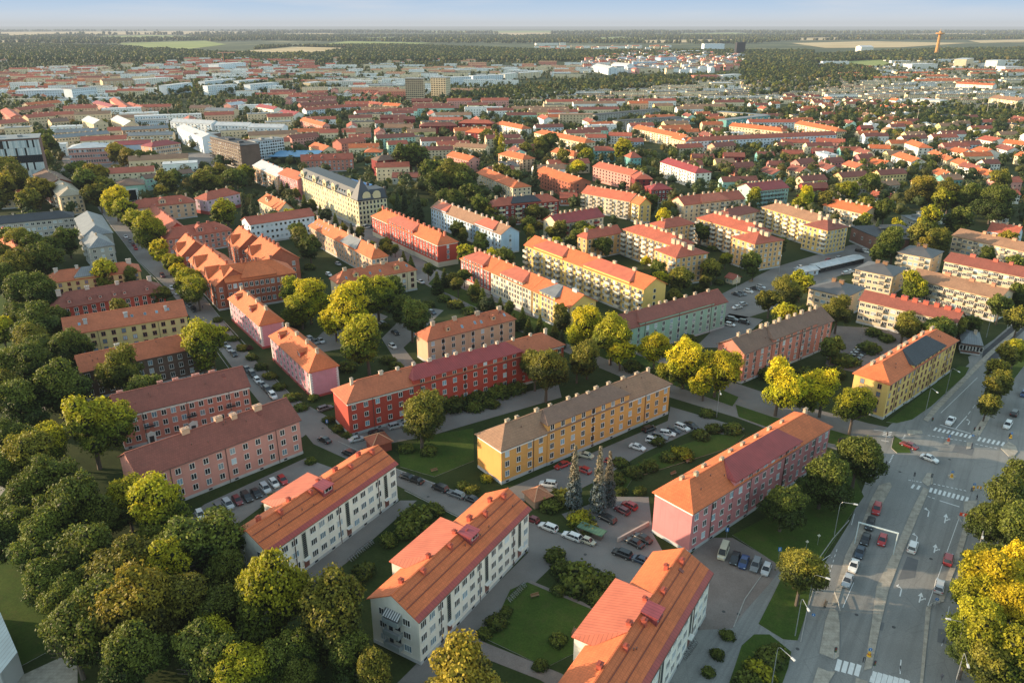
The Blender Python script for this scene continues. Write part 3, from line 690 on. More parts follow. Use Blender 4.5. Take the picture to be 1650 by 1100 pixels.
B('apartment_house','long yellow block full of white balconies, pink-red attic strips',(843.5,394.5),(1037,467),(1072,456),h=12.3,roof='gg',rh=3.6,wall='yellow',rm='O',fl=4,cols=26,ends=(0,1),cb=[('f',.09,.36,1.2,'P'),('f',.54,.9,1.2,'P')],chim=[.08,.14,.2,.26,.32,.36,.52,.58,.7,.85],chs=(1.9,.9,1.1),
  bal=(0,3,6,8,11,13,15,17,19,21,23,25),balc=BW,lm='yellow balcony block')
B('apartment_house','dark red block with cream balconies and charcoal middle roof',(793.5,333),(902,323.5),(783,327),h=12,roof='hh',rh=3.6,wall='darkred',rm='R',fl=4,cols=12,ends=(1,0),cb=[('f',.28,.72,.9,'K')],bal=(1,4,6,8,10),balc=(.6,.53,.36),chim=7,chs=(1.5,1,1.1),lm='dark red balcony block',balw=3.8)
B('apartment_house','white house with wine-red balconies and crimson roof',(898,362),(974.5,348.5),(873.5,354.5),h=10,roof='gg',rh=3.8,wall='cream',rm='C',fl=3,cols=9,ends=(2,0),bal=(1,3,5,7),balc=(.25,.03,.03),chim=8,chs=(1.1,.9,1.1),lm='wine-balcony house')
B('apartment_house','tan block with brick-red hip roof beside the balcony courtyard',(945.5,385.5),(1003.5,375),(925.5,380),h=11,roof='hg',rh=3.2,wall='orange',rm='R',fl=4,cols=6,ends=(2,0),chim=3,chs=(1.8,1.2,1.),lm='tan block')
B('apartment_house','orange balcony wing of the first courtyard block',(1001.8,369),(1087,397.5),12,h=13.5,roof='hh',rh=3.2,wall='orange',rm='R',fl=5,cols=14,bal=tuple(range(0,14,2)),balc=BW,chim=8,chs=(1.8,1.1,1.1),lm='first balcony wing')
B('apartment_house','orange corner house of the first courtyard, flat hip roof, balconies on corner',(1052.7,401.5),(1089,415.8),(1140,406),h=13.5,roof='hh',rh=3.2,wall='orange',rm='R',fl=5,cols=5,ends=(0,6),bal=(4,),balc=BW,chim=4,chs=(2.2,1.4,1.1),lm='first corner house')
B('apartment_house','tan link house with red roof behind the first balcony wing',(1070,368),(1121,360),11,h=13,roof='hh',rh=3.,wall='orange',rm='R',fl=5,cols=6,bal=(5,),balc=BW,chim=3)
B('apartment_house','orange balcony wing of the second courtyard block',(1121,351),(1216,377.5),12,h=13.5,roof='hh',rh=3.2,wall='orange',rm='R',fl=5,cols=14,bal=tuple(range(0,14,2)),balc=BW,chim=9,chs=(1.8,1.1,1.1),lm='second balcony wing')
B('apartment_house','orange corner house of the second courtyard behind the round tree',(1178,381),(1216.5,393.8),(1262,385.5),h=13.5,roof='hh',rh=3.2,wall='orange',rm='R',fl=5,cols=5,ends=(0,6),bal=(4,),balc=BW,chim=4,chs=(2.2,1.4,1.1),lm='second corner house')
B('apartment_house','maroon-roofed beige link house behind the second balcony wing',(1174.5,350.5),(1227,340),11,h=11,roof='hh',rh=3.,wall='beige',rm='M',fl=4,cols=7,chim=4,bal=(6,),balc=BW)
B('apartment_house','bright yellow balcony wing with brown roof',(1226,333.5),(1322,362),12,h=13,roof='hh',rh=3.2,wall='yellow',rm='b',fl=5,cols=14,bal=tuple(range(0,14,2)),balc=BW,chim=8,chs=(1.5,1.1,1.1),lm='yellow balcony wing')
B('apartment_house','bright yellow corner house with brown hip roof and red chimney',(1293.5,361.5),(1334,371.8),(1372,366),h=13,roof='hh',rh=3.2,wall='yellow',rm='M',fl=5,cols=5,ends=(0,6),bal=(4,),balc=BW,chim=3,chs=(2,1.3,1.1),lm='yellow corner house',base2=(.3,.34,.4))
B('apartment_house','beige house with pink-maroon attic roof and dark balconies',(1102.5,331),(1202,320),(1085,323),h=11,roof='gg',rh=3.8,wall='beige',rm='R',fl=4,cols=12,bal=(3,5,7,9,11),balc=(.5,.47,.4),cb=[('f',.28,.72,.8,'P')],chim=9,chs=(1.1,.9,1.1),lm='maroon-roofed beige house')
B('apartment_house','teal glazed-balcony house with crimson roof',(1214.5,308.5),(1273,302.5),(1196,300),h=12,roof='gg',rh=3.6,wall='mint',rm='C',fl=4,cols=10,bal=(1,2,3,4,5,6,7,8),balc=(.33,.5,.5),chim=9,balw=3.2,lm='teal balcony house')
B('apartment_house','sand yellow house with pinkish attic and dark railings',(936,311),(1015,325),12,h=11,roof='gg',rh=3.8,wall='cream',rm='P',fl=4,cols=12,bal=(0,2,4,7,9,11),balc=(.45,.4,.33),chim=9,lm='sand yellow house')
B('apartment_house','brown-roofed sand corner house at the end of the row',(1016,326),(1030,331),(1049,328),h=11,roof='gg',rh=3.8,wall='yellow',rm='O',fl=4,cols=3,ends=(0,2),bal=(1,),chim=2)
CG=dict(h=9.4,wall='beige',fl=3,chs=(1.8,1.2,1.0),balc=(.5,.42,.3),win=(1.7,1.2,2,'w'))
B('apartment_house','beige house with slate hip roof nearest to the dusty red block',(1301,463.5),(1365,479),(1399,464),roof='hh',rh=2.6,rm='S',cols=6,ends=(0,2),chim=[.4,.6],bal=(),lm='near slate-roofed house',**{**CG,'chc':(.2,.11,.06)})
B('apartment_house','long beige house with maroon roof behind the curved car park',(1383,482.8),(1543.5,519.8),(1562.5,510),roof='gg',rh=2.8,rm='M',cols=15,ends=(0,2),chim=[.3,.42,.53,.64,.75,.86,.96],bal=(3,7,11),chc=(.5,.1,.06),lm='long maroon-roofed house',**CG)
B('apartment_house','beige house with slate hip roof, second from the long car port',(1376,433),(1440,445.8),(1470.5,434),roof='hh',rh=2.6,rm='S',cols=6,ends=(0,2),chim=[.4,.6],bal=(0,4),lm='middle slate-roofed house',**{**CG,'chc':(.2,.11,.06)})
B('apartment_house','long beige house with brown roof and rows of balconies',(1462,447),(1611,482.8),(1627.5,469),roof='gg',rh=2.8,rm='b',cols=17,ends=(0,2),chim=[.35,.62,.85],bal=(2,4,6,8,10,12,14,16),chc=(.5,.2,.12),lm='brown-roofed balcony house',**CG)
B('apartment_house','beige house with slate hip roof, farthest of three',(1445,406),(1502,416.5),(1529,406),roof='hh',rh=2.6,rm='S',cols=6,ends=(0,2),chim=[.4,.6],bal=(0,4),lm='far slate-roofed house',**{**CG,'chc':(.2,.11,.06)})
B('apartment_house','long beige house with crimson-brown roof running out of the frame',(1520,420),(1690,455),12,roof='gg',rh=2.8,rm='M',cols=20,chim=[.22,.45,.6,.8],bal=(2,5,8,10,13,15,17,19),chc=(.5,.12,.08),lm='maroon-roofed balcony row',**CG)
B('apartment_house','long beige house with brown roof at the right wood edge',(1533,379),(1700,417),12,roof='gg',rh=2.8,rm='b',cols=18,chim=[.25,.35,.55,.72],bal=(1,4,7,9,12,14,16),chc=(.5,.25,.15),lm='upper brown-roofed row',**CG)
B('sports_hall','flat dark brick hall without windows',(1370,365),(1424,388),(1448,361),h=8,roof='ff',rh=0,wall='darkbrick',rm='K',fl=1,cols=4,chim=0,lm='brick hall')
B('hall','low hall with pale green metal roof among trees',(1440,385.5),(1475,395),14,h=5.5,roof='gg',rh=2.2,wall='darkbrick',rm='g',fl=1,cols=4,chim=1,lm='green-roofed hall')
B('apartment_house','sand house with orange-brown roof and round gable window',(1325,330),(1392,345),(1417,340.5),h=9,roof='gg',rh=3.2,wall='beige',rm='O',fl=3,cols=10,ends=(0,1),bal=(2,5,8),chim=7,chs=(1.2,1,1.2),lm='round-window house')
B('cafe_pavilion','low brick pavilion with slate roof beside the avenue',(1549,552),(1585,557),15,h=4,roof='hh',rh=1.6,wall='darkbrick',rm='G',fl=1,cols=6,win=(2.2,1.6,1,'w'),chim=1,pl=.6,lm='brick pavilion')
B('garage','long garage with white metal roof',(1323,432),(1395,415.5),6,h=2.6,roof='gg',rh=.7,wall='black',rm='W',fl=1,cols=6,chim=0,lm='white-roofed garage',pl=.3,win=(1.8,1.2,0,'k'),cat='garage')
B('shed','small blue-grey shed at the garage end',(1296,438),(1322,434),6,h=2.6,roof='gg',rh=1.,wall='blue',rm='W',fl=1,cols=2,chim=0,pl=.2,cat='shed')
B('shed','small cream shed with red roof on the courtyard lawn',(1167,446),(1182,450.5),(1194.5,446),h=2.6,roof='gg',rh=1.5,wall='cream',rm='R',fl=1,cols=2,ends=(0,1),chim=0,pl=.2,win=(.8,.9,1,'w'),cat='shed',lm='cream shed')
def glassfront(R,L,W,h,k):
    r=random.Random(3)
    for f in range(6):
        for i in range(40):
            x0=L*i/40; z0=2+f*(h-3)/6
            c=r.choice(['a','b','c','k']) if f!=3 else 'k'
            m_={'a':paint((.50,.55,.57)),'b':paint((.36,.42,.45)),'c':paint((.58,.60,.60)),'k':GL_D}[c]
            key='fp'+c
            if key not in MATS: MATS[key]=MB().box(0,L/40-.05,-.14,0,0,(h-3)/6-.1).mesh('facade_panel',m_,False)
            if f*40+i<100: ob('facade_panel',MATS[key],R,(x0,0,z0))
            else: SM[c].box(x0,x0+L/40-.05,-.14,0,z0,z0+(h-3)/6-.1,'abck'.index(c))
    al=MB()
    for c in 'abck':
        for i_,f_ in enumerate(SM[c].f):
            al.f.append(tuple(q+len(al.v) for q in f_)); al.m.append(SM[c].m[i_])
        al.v+=SM[c].v
    ob('facade_panels',al.mesh('facade_panels',[paint((.50,.55,.57)),paint((.36,.42,.45)),paint((.58,.60,.60)),GL_D],False),R,kind='stuff')
SM={c:MB() for c in 'abck'}
B('office','tall office clad in pale vertical panels over dark glass',(-60,229),(63,222.5),26,h=34,roof='ff',rh=0,wall='darkbrick',rm='G',fl=1,cols=1,chim=0,lod=1,extra=glassfront,lm='striped office tower',win=(.1,.1,0,'k'))
B('apartment_house','grey brick slab with dark hip roof and brown wood panels',(-30,364),(120,349.5),12,h=10,roof='hh',rh=3,wall='grey',rm='K',fl=3,cols=16,chim=2,win=(1.5,1.3,1,'w'),lm='grey slab house')
B('apartment_house','grey house with slate hip roof at the street bend, upper part',(119,352),(133,381),(184,377),h=10.5,roof='gh',rh=3.4,wall='grey',rm='G',fl=3,cols=7,ends=(0,0),chim=1,bal=(1,3,5),lm='slate street house')
B('apartment_house','grey brick house with slate hip roof at the street bend, lower part',(130,386),(142.7,400.5),(185.5,394.5),h=10.5,roof='gh',rh=3.4,wall='grey',rm='G',fl=3,cols=4,ends=(0,3),chim=1,bal=(1,),lm='grey corner house')
B('apartment_house','white gabled house with orange roof and skylights at left edge',(-14,383),(9,419.5),(53,411),h=9,roof='gg',rh=4.5,wall='whiteblue',rm='O',fl=3,cols=8,ends=(0,2),bal=(1,3,5),chim=6,chs=(1,.8,1.),chc=(.5,.15,.1),lm='white gabled house')
def portico(R,L,W,h,k):
    ob('portal',MB().box(L*.3,L*.75,-.4,0,0,h-2.2,0).box(L*.38,L*.67,-.5,-.4,.2,h-3,1).mesh('portal',[WHITE,GL_D],False),R)
B('theatre','mint green theatre front with tall arched portal',(183.5,301),(234,297),20,h=10,roof='hh',rh=3,wall='mint',rm='B',fl=1,cols=2,chim=3,extra=portico,lm='mint theatre',lod=1)
B('theatre_wing','long mint green theatre wing with tall windows',(234,288.5),(313,278),9,h=8.5,roof='gg',rh=2.2,wall='mint',rm='B',fl=2,cols=14,chim=1,lod=1,lm='mint theatre wing')
B('theatre_wing','short mint green wing with brown roof and chimney row',(311,279),(334,288),(346,283),h=8.5,roof='gg',rh=2.2,wall='mint',rm='B',fl=2,cols=6,ends=(0,1),chim=7,lod=1)
B('apartment_house','house with tan and slate hip roof beside the theatre street',(75,297),(94.5,317.5),(134.5,313),h=12,roof='gh',rh=3.4,wall='beige',rm='T',fl=4,cols=8,ends=(0,4),bal=(2,5),chim=3,lod=1,lm='tan-roofed house')
B('apartment_house','brown brick row with chimneys behind the tan-roofed house',(52,281.5),(76,298),(118,293),h=13,roof='gg',rh=3.2,wall='brickred',rm='B',fl=4,cols=9,chim=5,lod=1)
B('apartment_house','low house with magenta-pink metal roof at left edge',(-30,319),(36,315),14,h=8,roof='gg',rh=2.4,wall='beige',rm='P',fl=2,cols=7,chim=1,lod=1,lm='magenta-roofed house')
B('hotel','ornate pink and cream brick building with grey metal roof',(108,240),(176,237),22,h=14,roof='hh',rh=3,wall='pink',rm='W',fl=3,cols=16,chim=5,lod=1,win=(1.3,2.0,1,'w'),lm='ornate pink hotel')
B('office','building wrapped in blue scaffold netting with maroon roof',(183,234.5),(243,232),15,h=13,roof='gg',rh=2.6,wall='blue',rm='C',fl=1,cols=1,chim=3,lod=1,win=(.2,.2,0,'k'),lm='blue netted building')
B('town_hall','ornate cream and pink stone building with maroon roof',(244,237),(292,230.5),15,h=14,roof='hh',rh=3,wall='peach',rm='C',fl=4,cols=14,chim=3,lod=1,win=(1.2,1.7,1,'w'),lm='ornate cream building')
def scaff(R,L,W,h,k):
    for f in range(6):
        z=1.5+f*2.8
        ob('scaffold_deck',MB().box(-.3,L+.2,-1.9,-.02,z,z+.18,0).box(-.3,L+.2,-1.95,-1.85,z+.18,z+.9,1).mesh('scaffold_deck',[paint((.5,.42,.28)),paint((.10,.08,.07))],False),R)
    ob('parapet',MB().box(0,L,0,.5,h+.4,h+1.6).mesh('parapet',paint((.09,.07,.06))),R)
B('unfinished_block','unfinished dark apartment block wrapped in scaffold decks',(337,223),(386,235.5),(412,230.5),h=19,roof='ff',rh=0,wall='brown',rm='K',fl=6,cols=16,chim=0,lod=1,extra=scaff,lm='scaffolded block')
B('office','white block with grid of square windows beside scaffolding',(411,228.5),(458,223),12,h=16,roof='ff',rh=0,wall='whiteblue',rm='G',fl=6,cols=12,chim=0,lod=1,win=(1.4,1.3,1,'k'),lm='white grid office')
B('apartment_house','pale pink corner house with grey roof near the scaffolding',(406,266.5),(446,285),(463,274),h=12,roof='gg',rh=3.4,wall='peach',rm='W',fl=4,cols=12,chim=5,bal=(2,5,8),lod=1,chc=(.4,.2,.13))
B('apartment_house','rose-pink house adjoining the art nouveau block',(447,279.5),(478.5,290.5),13,h=14,roof='gg',rh=3.2,wall='rose',rm='o',fl=5,cols=10,chim=2,lod=1,lm='pink neighbour house')
B('apartment_house','salmon house with red mansard and arched dormers',(484.5,259.5),(570,256),12,h=9.5,roof='gg',rh=3.8,wall='salmon',rm='R',fl=3,cols=12,dorm=[(.2,2,1.7),(.4,2,1.7),(.65,2,1.7)],lod=1,chim=3,lm='salmon dormer house')
# ------------------------------------------------------------------ smaller houses farther off: (ax,ay,bx,by,W,height,roof,rise,wall,roof colour,floors,columns,right-end windows)
FAR=[(540,173.6,593,171.8,10,9,'gg',3,'whiteblue','R',3,14,0),(574.5,183,665.5,177.5,10,9,'gg',3,'whiteblue','R',3,24,0),(615.5,169.5,642,171.3,11,9,'gg',3,'cream','O',3,8,0),(588,167,612,169.5,11,9,'gg',3,'cream','R',3,7,0),
(676,203.8,737,202.7,12,10,'hh',3.2,'darkred','M',4,11,0),(738,198.3,794.5,199.3,12,11,'hh',3.2,'darkred','R',4,10,0),(749,212.5,791,216.3,12,10,'hh',3.2,'darkred','O',4,8,2),(691,193.6,745.5,193.6,10,9,'gg',3,'peach','P',3,10,0),
(607,223.8,670,220.3,11,10,'gg',3,'mint','M',4,11,0),(625.5,233.8,658,232.3,11,8.5,'gg',3,'mint','R',3,6,0),(586,245.8,615.5,245.5,13,10.5,'hh',3,'green','O',4,5,0),(607,259.5,664,254.5,12,12,'hh',3,'darkred','B',4,10,2),
(647,243.5,731,241,10,8.5,'gg',2.6,'cream','M',3,14,0),(731,236,782,239.2,10,10,'gg',2.6,'cream','b',3,9,2),(719,250.5,754.5,259.3,11,9,'gg',3,'pink','O',3,8,2),(767,278.3,826,303,13,11,'gh',3,'cream','O',4,14,4),
(631,286.5,691,286,11,5,'gg',3,'white','M',1,8,0),(796,199.3,840,208.3,12,10,'hh',3,'white','O',4,10,3),(783.6,224,840,222.3,11,9,'gg',3,'cream','M',3,9,0),(802,248.3,842,257.3,12,10,'hh',3,'peach','O',4,9,3),
(553,214,598,213.3,11,7,'gg',4,'grey','b',2,10,0),(618,206.3,665,206.3,11,7,'gg',4,'grey','b',2,10,0),(863.6,206.3,909,204.8,11,8,'gg',3,'whiteblue','M',3,9,0),(860,213.8,942,230.5,12,10,'hh',3,'cream','O',3,15,3),
(943.6,222.3,978,222.3,11,8.5,'gg',3,'white','R',3,7,0),(980,218.8,1018,219.8,10,8,'gg',3,'white','R',3,8,0),(1003.6,229.5,1038,228.3,10,8,'gg',3,'blue','R',3,7,0),(1019,206.3,1098,223,11,10,'gg',3,'cream','O',4,18,2),
(901,184.8,956,184.8,11,13,'ff',0,'beige','b',4,10,0),(960,185.8,1065.5,176.3,11,10,'ff',0,'grey','K',4,24,0),(996,195.8,1100,189.3,11,10,'ff',0,'grey','K',4,26,0),(887,244.8,924,252.3,12,10,'gh',3,'cream','O',4,8,2),
(958,243,993,243,12,9.5,'gh',3,'teal','R',3,7,0),(1015.5,254.8,1034.5,253.8,11,11,'hh',4,'teal','R',3,3,0),(862.7,275.8,924,296,13,11,'gg',3,'brickred','O',4,13,2),(954.5,268.3,1016,283,12,10.5,'gg',3,'pink','P',4,12,2),
(1016.5,283.3,1023,289,12,10.5,'gh',3,'darkred','R',4,3,3),(813,232.3,847,230.3,10,8,'gg',3,'white','M',3,7,0),(902,319.5,931,319.5,10,5,'gg',3,'brickred','R',1,5,0),(1063,261,1120,279.3,13,11,'gh',3,'white','C',4,13,3),
(1049,306.3,1085.5,304.8,12,9,'hh',3,'darkred','C',3,6,0),(1105.5,228.3,1349,217.3,11,10,'gg',3,'whiteblue','R',3,44,0),(1080,222.3,1105,228.3,11,10,'gg',3,'cream','O',3,6,0),(1174.5,203,1260,212.3,11,10,'gh',3,'cream','O',3,16,3),
(1280,199.3,1347,212.3,12,11,'gh',3,'cream','O',4,14,5),(1207,197.3,1285.5,197.3,11,9,'gg',3,'whiteblue','R',3,16,0),(1171,194,1242,186.3,11,10,'ff',0,'teal','G',3,14,0),(1154.5,180.3,1231,186.3,11,9,'ff',0,'cream','G',3,14,0),
(1080,192.3,1112,193,12,10,'ff',0,'blue','K',3,8,0),(1091,239.3,1134.5,237.3,10,8,'gg',3,'cream','R',3,9,0),(1153,237.3,1187,233.8,10,7.5,'gg',3,'peach','M',3,7,0),(1262,230.3,1305.5,230.3,10,7,'gg',3,'cream','R',2,8,0),
(1314.5,228.3,1362,230.3,10,7,'gg',3,'pink','R',2,8,0),(1115.5,254.8,1152,254.8,9,6.5,'gg',3,'ochre','M',2,6,0),(1166,252.3,1201,253,9,6.5,'gg',3,'darkred','M',2,6,0),(1221,251.3,1249,251.3,9,6.5,'gg',3,'teal','M',2,5,0),
(1263,248.3,1296,248.3,9,6.5,'gg',3,'ochre','R',2,6,0),(1309,244.8,1343.6,245.8,9,6.5,'gg',3,'darkred','M',2,6,0),(1355,243,1390,243,9,6.5,'gg',3,'teal','R',2,6,0),(1185,270.3,1218,268.3,9,6.5,'gg',3.2,'salmon','M',2,5,0),
(1240,266.8,1265.5,266.8,9,6.5,'gg',3.2,'pink','M',2,5,0),(1289,264.8,1314.5,261.3,9,6.5,'gg',3.2,'pink','M',2,5,0),(1336,262.3,1362,260.3,9,6.5,'gg',3.2,'rose','M',2,5,0),(1386,255.8,1410,254.8,9,6.5,'gg',3.2,'rose','M',2,5,0),
(1221,274.8,1243.6,281.3,(1260,277),6.5,'gg',3,'green','M',2,4,2),(1266,272.3,1289,277.3,(1306,275),6.5,'gg',3,'cream','M',2,4,2),(1311,266.8,1333,274,(1352,272),6.5,'gg',3,'white','M',2,4,2),(1355.5,264.8,1378,271.3,(1396,269),6.5,'gg',3,'cream','o',2,4,2),
(1397,262.8,1423,266.8,(1440,264),6.5,'gg',3,'cream','O',2,4,2),(1294.5,292.3,1334.5,289.3,9,7,'gg',3,'cream','M',2,7,0),(1357,286.3,1401,283,9,7,'gg',3,'paleyellow','M',2,8,0),(1419,282.3,1462.7,279.3,9,7,'gg',3,'paleyellow','M',2,8,0),
(1364.5,305.8,1452,297.3,9,5,'gg',2.4,'grey','b',1,14,0),(1481,296.3,1510,295.8,10,6.5,'gg',3.4,'paleyellow','M',2,5,0),(1436,250.3,1468,261.3,(1482,257),7.5,'gg',3,'white','O',3,7,2),(1498,277.3,1516,283.8,(1532,280),7,'gg',3,'green','O',2,4,0),
(1522,290.3,1553.6,289.3,10,8,'gg',3,'teal','b',2,5,0),(1563.6,275.8,1590,283,9,7,'gg',3,'cream','O',2,7,0),(1401,239.3,1435.5,240.3,9,7,'gg',3,'white','O',2,6,0),(1457,224.8,1497,223,10,7.5,'gg',3,'white','M',2,8,0),
(1457,230.3,1480,238.3,12,9,'gh',3,'white','O',3,4,3),(1504.5,222.3,1545.5,221.3,10,7,'gg',3,'white','R',2,8,0),(1537,233.8,1583.6,233,10,7,'gg',3,'whiteblue','M',2,9,0),(1572.7,223.8,1599,228.3,(1613,225),7.5,'gg',3,'white','R',2,6,2),
(1614.5,230.3,1660,235.3,10,8,'gg',3,'white','O',2,9,0),(1494.5,245.8,1508,252.3,(1519,249),7,'gg',2.6,'cream','O',2,3,1),(1512,253,1524.5,259.3,(1536,256),7,'gg',2.6,'cream','O',2,3,1),(1531,260.3,1548,266.3,(1564.5,264),7,'gg',3,'cream','O',2,4,2),
(1525.5,243,1548,247.3,(1562,244),7,'gg',3,'white','O',2,4,1),(1562.7,241.3,1582.7,246.3,(1600,243),7,'gg',3,'white','O',2,4,1),(1601,237.3,1622.7,243,(1634,240),7,'gg',3,'white','M',2,4,1),(1588,264.8,1613.6,263.8,9,6.5,'gg',3,'white','M',2,5,0),
(1633.6,250.3,1660,256.3,9,7,'gg',3,'cream','O',2,5,0),(1622.7,314,1646,314,10,6,'gg',3,'white','R',2,5,0),(1608,345.8,1629,346.3,9,6,'gg',4,'white','K',2,4,0),(1475.5,341.3,1504.5,349.3,10,5,'ff',0,'white','G',1,5,0),(1451,347.3,1472,356,10,5,'ff',0,'grey','G',1,5,0),
(1560,312.3,1583,310,9,6,'gg',4,'cream','B',2,4,0),(1590,372,1640,380,10,6,'gg',4,'whiteblue','R',2,7,0),(1500,300,1530,303,9,5,'gg',3,'red','R',1,4,0),(1400,316,1440,322,9,4.5,'gg',3,'white','R',1,6,0),
# left town centre
(87,214.3,158,211.3,14,13,'gg',2.4,'beige','G',4,14,0),(89,223.3,178,215.3,14,13,'gg',2.4,'beige','G',4,18,0),(205,219.3,278,217.3,14,13,'gg',2.4,'beige','G',4,14,0),(196,210.3,272,206.3,14,13,'gg',2.4,'peach','G',4,14,0),(131,193.3,150,200.3,14,12,'gg',4,'cream','W',3,5,2),
(178,192.3,200,202.3,14,12,'gg',4,'cream','W',3,5,2),(216,188.3,268,186.3,14,14,'ff',0,'whiteblue','W',4,12,0),(226,194.3,268,193.3,14,12,'ff',0,'whiteblue','G',3,12,0),(82,197.3,112,195.3,18,12,'gg',3,'beige','B',3,6,0),(45,190.3,90,186.3,14,12,'gg',3,'beige','R',3,9,0),
(284,205.3,325,222.3,14,14,'gg',3,'whiteblue','W',4,12,0),(312,215.3,337,217.3,14,15,'ff',0,'brown','G',4,6,0),(273,196.3,340,200.3,14,13,'gg',3,'whiteblue','W',4,12,0),(345,202.3,400,203.3,14,12,'gg',3,'whiteblue','W',4,10,0),(400,205.3,455,206.3,14,12,'gg',3,'whiteblue','W',3,9,0),
(304,174.3,339,174.3,14,12,'gg',3,'beige','B',4,8,0),(328,178.3,375,179.3,14,11,'gg',3,'beige','G',3,9,0),(372,170,396,167,12,11,'gg',3,'pink','W',3,6,0),(411,172,440,177,12,11,'gg',3,'white','C',3,7,0),(447,181.3,474,185.3,13,10,'gg',3,'white','C',3,7,0),
(483,193.8,519,203.3,(533.6,202.7),10,'gg',3,'pink','O',3,8,4),(493.6,178.3,550,173.8,11,9,'gg',3,'whiteblue','R',3,14,0),(485,170,545,166,11,9,'gg',3,'salmon','M',3,12,0),(470,224,515,219,12,9,'gg',3,'pink','M',3,10,0),(497,236,520,243,12,8,'gg',3.4,'cream','O',2,5,2),(550,232,590,226,12,9,'gg',3.4,'salmon','R',3,9,0),
(176,160.5,196,176,13,10,'gg',3,'peach','R',4,7,2),(200,168.5,222,176,13,10,'gg',3,'peach','R',4,7,2),(215,173,275,172,12,10,'gg',3,'peach','R',4,10,0),(32,178,90,171,12,9,'gg',3,'peach','R',3,12,0),(148,166,176,173,12,9,'gg',3,'pink','C',3,7,2),(45,170,100,165,12,9,'gg',3,'cream','O',3,10,0),
(0,200,45,196,20,10,'gg',3,'beige','R',3,9,0),(-20,210,40,206,20,10,'ff',0,'beige','T',3,9,0),(0,178,16,190,13,10,'gg',3,'salmon','R',3,4,2),
# distant landmarks
(652,127,682,127,22,34,'ff',0,'beige','G',11,9,6),(693,125.5,718,126,20,33,'ff',0,'cream','G',10,6,6),(1188,68.5,1202,68.5,30,46,'ff',0,'black','K',12,5,3),(1135,71,1168,71,60,24,'ff',0,'whiteblue','W',1,8,0),(1100,83,1142,82,60,12,'ff',0,'white','W',1,8,0),
(268,138.5,310,133.5,14,15,'ff',0,'whiteblue','W',4,14,0),(334,139,382,136,14,15,'ff',0,'whiteblue','W',4,16,0),(403,137,447,133,14,15,'ff',0,'whiteblue','W',4,16,0),(330,132,380,127,14,13,'ff',0,'whiteblue','W',4,16,0),(385,131,420,128,14,13,'ff',0,'whiteblue','W',4,12,0),
(24,147,108,145,24,14,'ff',0,'whiteblue','W',4,20,0),(115,144,156,141,20,17,'ff',0,'whiteblue','G',4,12,0),(165,131,215,129,20,13,'gg',3,'beige','b',4,16,0),(218,129,275,125,20,13,'ff',0,'white','W',4,16,0),(352,104,396,101,30,20,'ff',0,'whiteblue','W',4,12,0),
(500,134,520,132,16,13,'ff',0,'cream','W',4,6,0),(525,132,600,131,16,12,'ff',0,'white','W',4,24,0),(716,125.5,760,124,16,14,'ff',0,'whiteblue','W',4,14,0),(762,123,812,121,16,14,'ff',0,'whiteblue','W',4,14,0),(814,120,838,117.5,16,12,'ff',0,'white','W',4,6,0),(838,118,872,116,16,12,'ff',0,'cream','W',4,8,0),
(864,70,900,69.5,16,12,'ff',0,'white','W',3,6,0),(902,69,912,69,16,20,'ff',0,'white','W',5,3,0),(920,73,960,73,16,12,'ff',0,'cream','W',3,8,0),(965,75,1010,74,16,12,'ff',0,'white','O',3,8,0),(1012,73,1035,73,18,14,'ff',0,'white','W',4,6,0),
(955,106,980,111,22,14,'gg',5,'whiteblue','W',4,6,2),(985,104,1010,106,22,14,'gg',5,'whiteblue','W',4,6,0),(1020,100,1060,100,22,16,'ff',0,'blue','W',4,8,0),(1065,93,1090,92,22,18,'ff',0,'blue','C',4,8,0),(1120,122.5,1160,122,20,12,'ff',0,'salmon','R',3,8,0),(1165,122,1195,120,20,12,'ff',0,'white','W',3,8,0),(1146,134,1182,134,16,8,'ff',0,'cream','W',2,8,0),
(1470,104,1512,103,30,12,'ff',0,'white','W',2,8,0),(1558,96,1570,94,30,22,'ff',0,'cream','W',5,5,0),(1608,98,1622,97,30,20,'ff',0,'white','W',5,5,0),(1620,108,1650,108,40,12,'ff',0,'white','W',3,6,0),(1388,76,1408,76,60,20,'gg',6,'white','W',2,5,0),(1470,160,1515,163,24,9,'ff',0,'white','W',2,8,0),(1593,158,1640,163,20,10,'gg',4,'cream','b',3,9,0),(1540,135,1600,138,20,9,'gg',3,'white','O',2,9,0)]
WN={'white':'off-white','whiteblue':'white','cream':'cream','mint':'mint green','green':'pale green','darkred':'dark red','grey':'grey','peach':'peach','salmon':'salmon','brickred':'brick-red','pink':'pink','rose':'rose-pink','teal':'teal','blue':'light blue','beige':'beige','ochre':'ochre','paleyellow':'pale yellow','yellow':'yellow','black':'black','red':'red','brown':'dark brown'}
RN={'O':'orange','o':'orange','R':'red','M':'maroon','B':'brown','b':'brown','P':'pinkish','C':'crimson','K':'charcoal','G':'grey','W':'pale','T':'tan'}
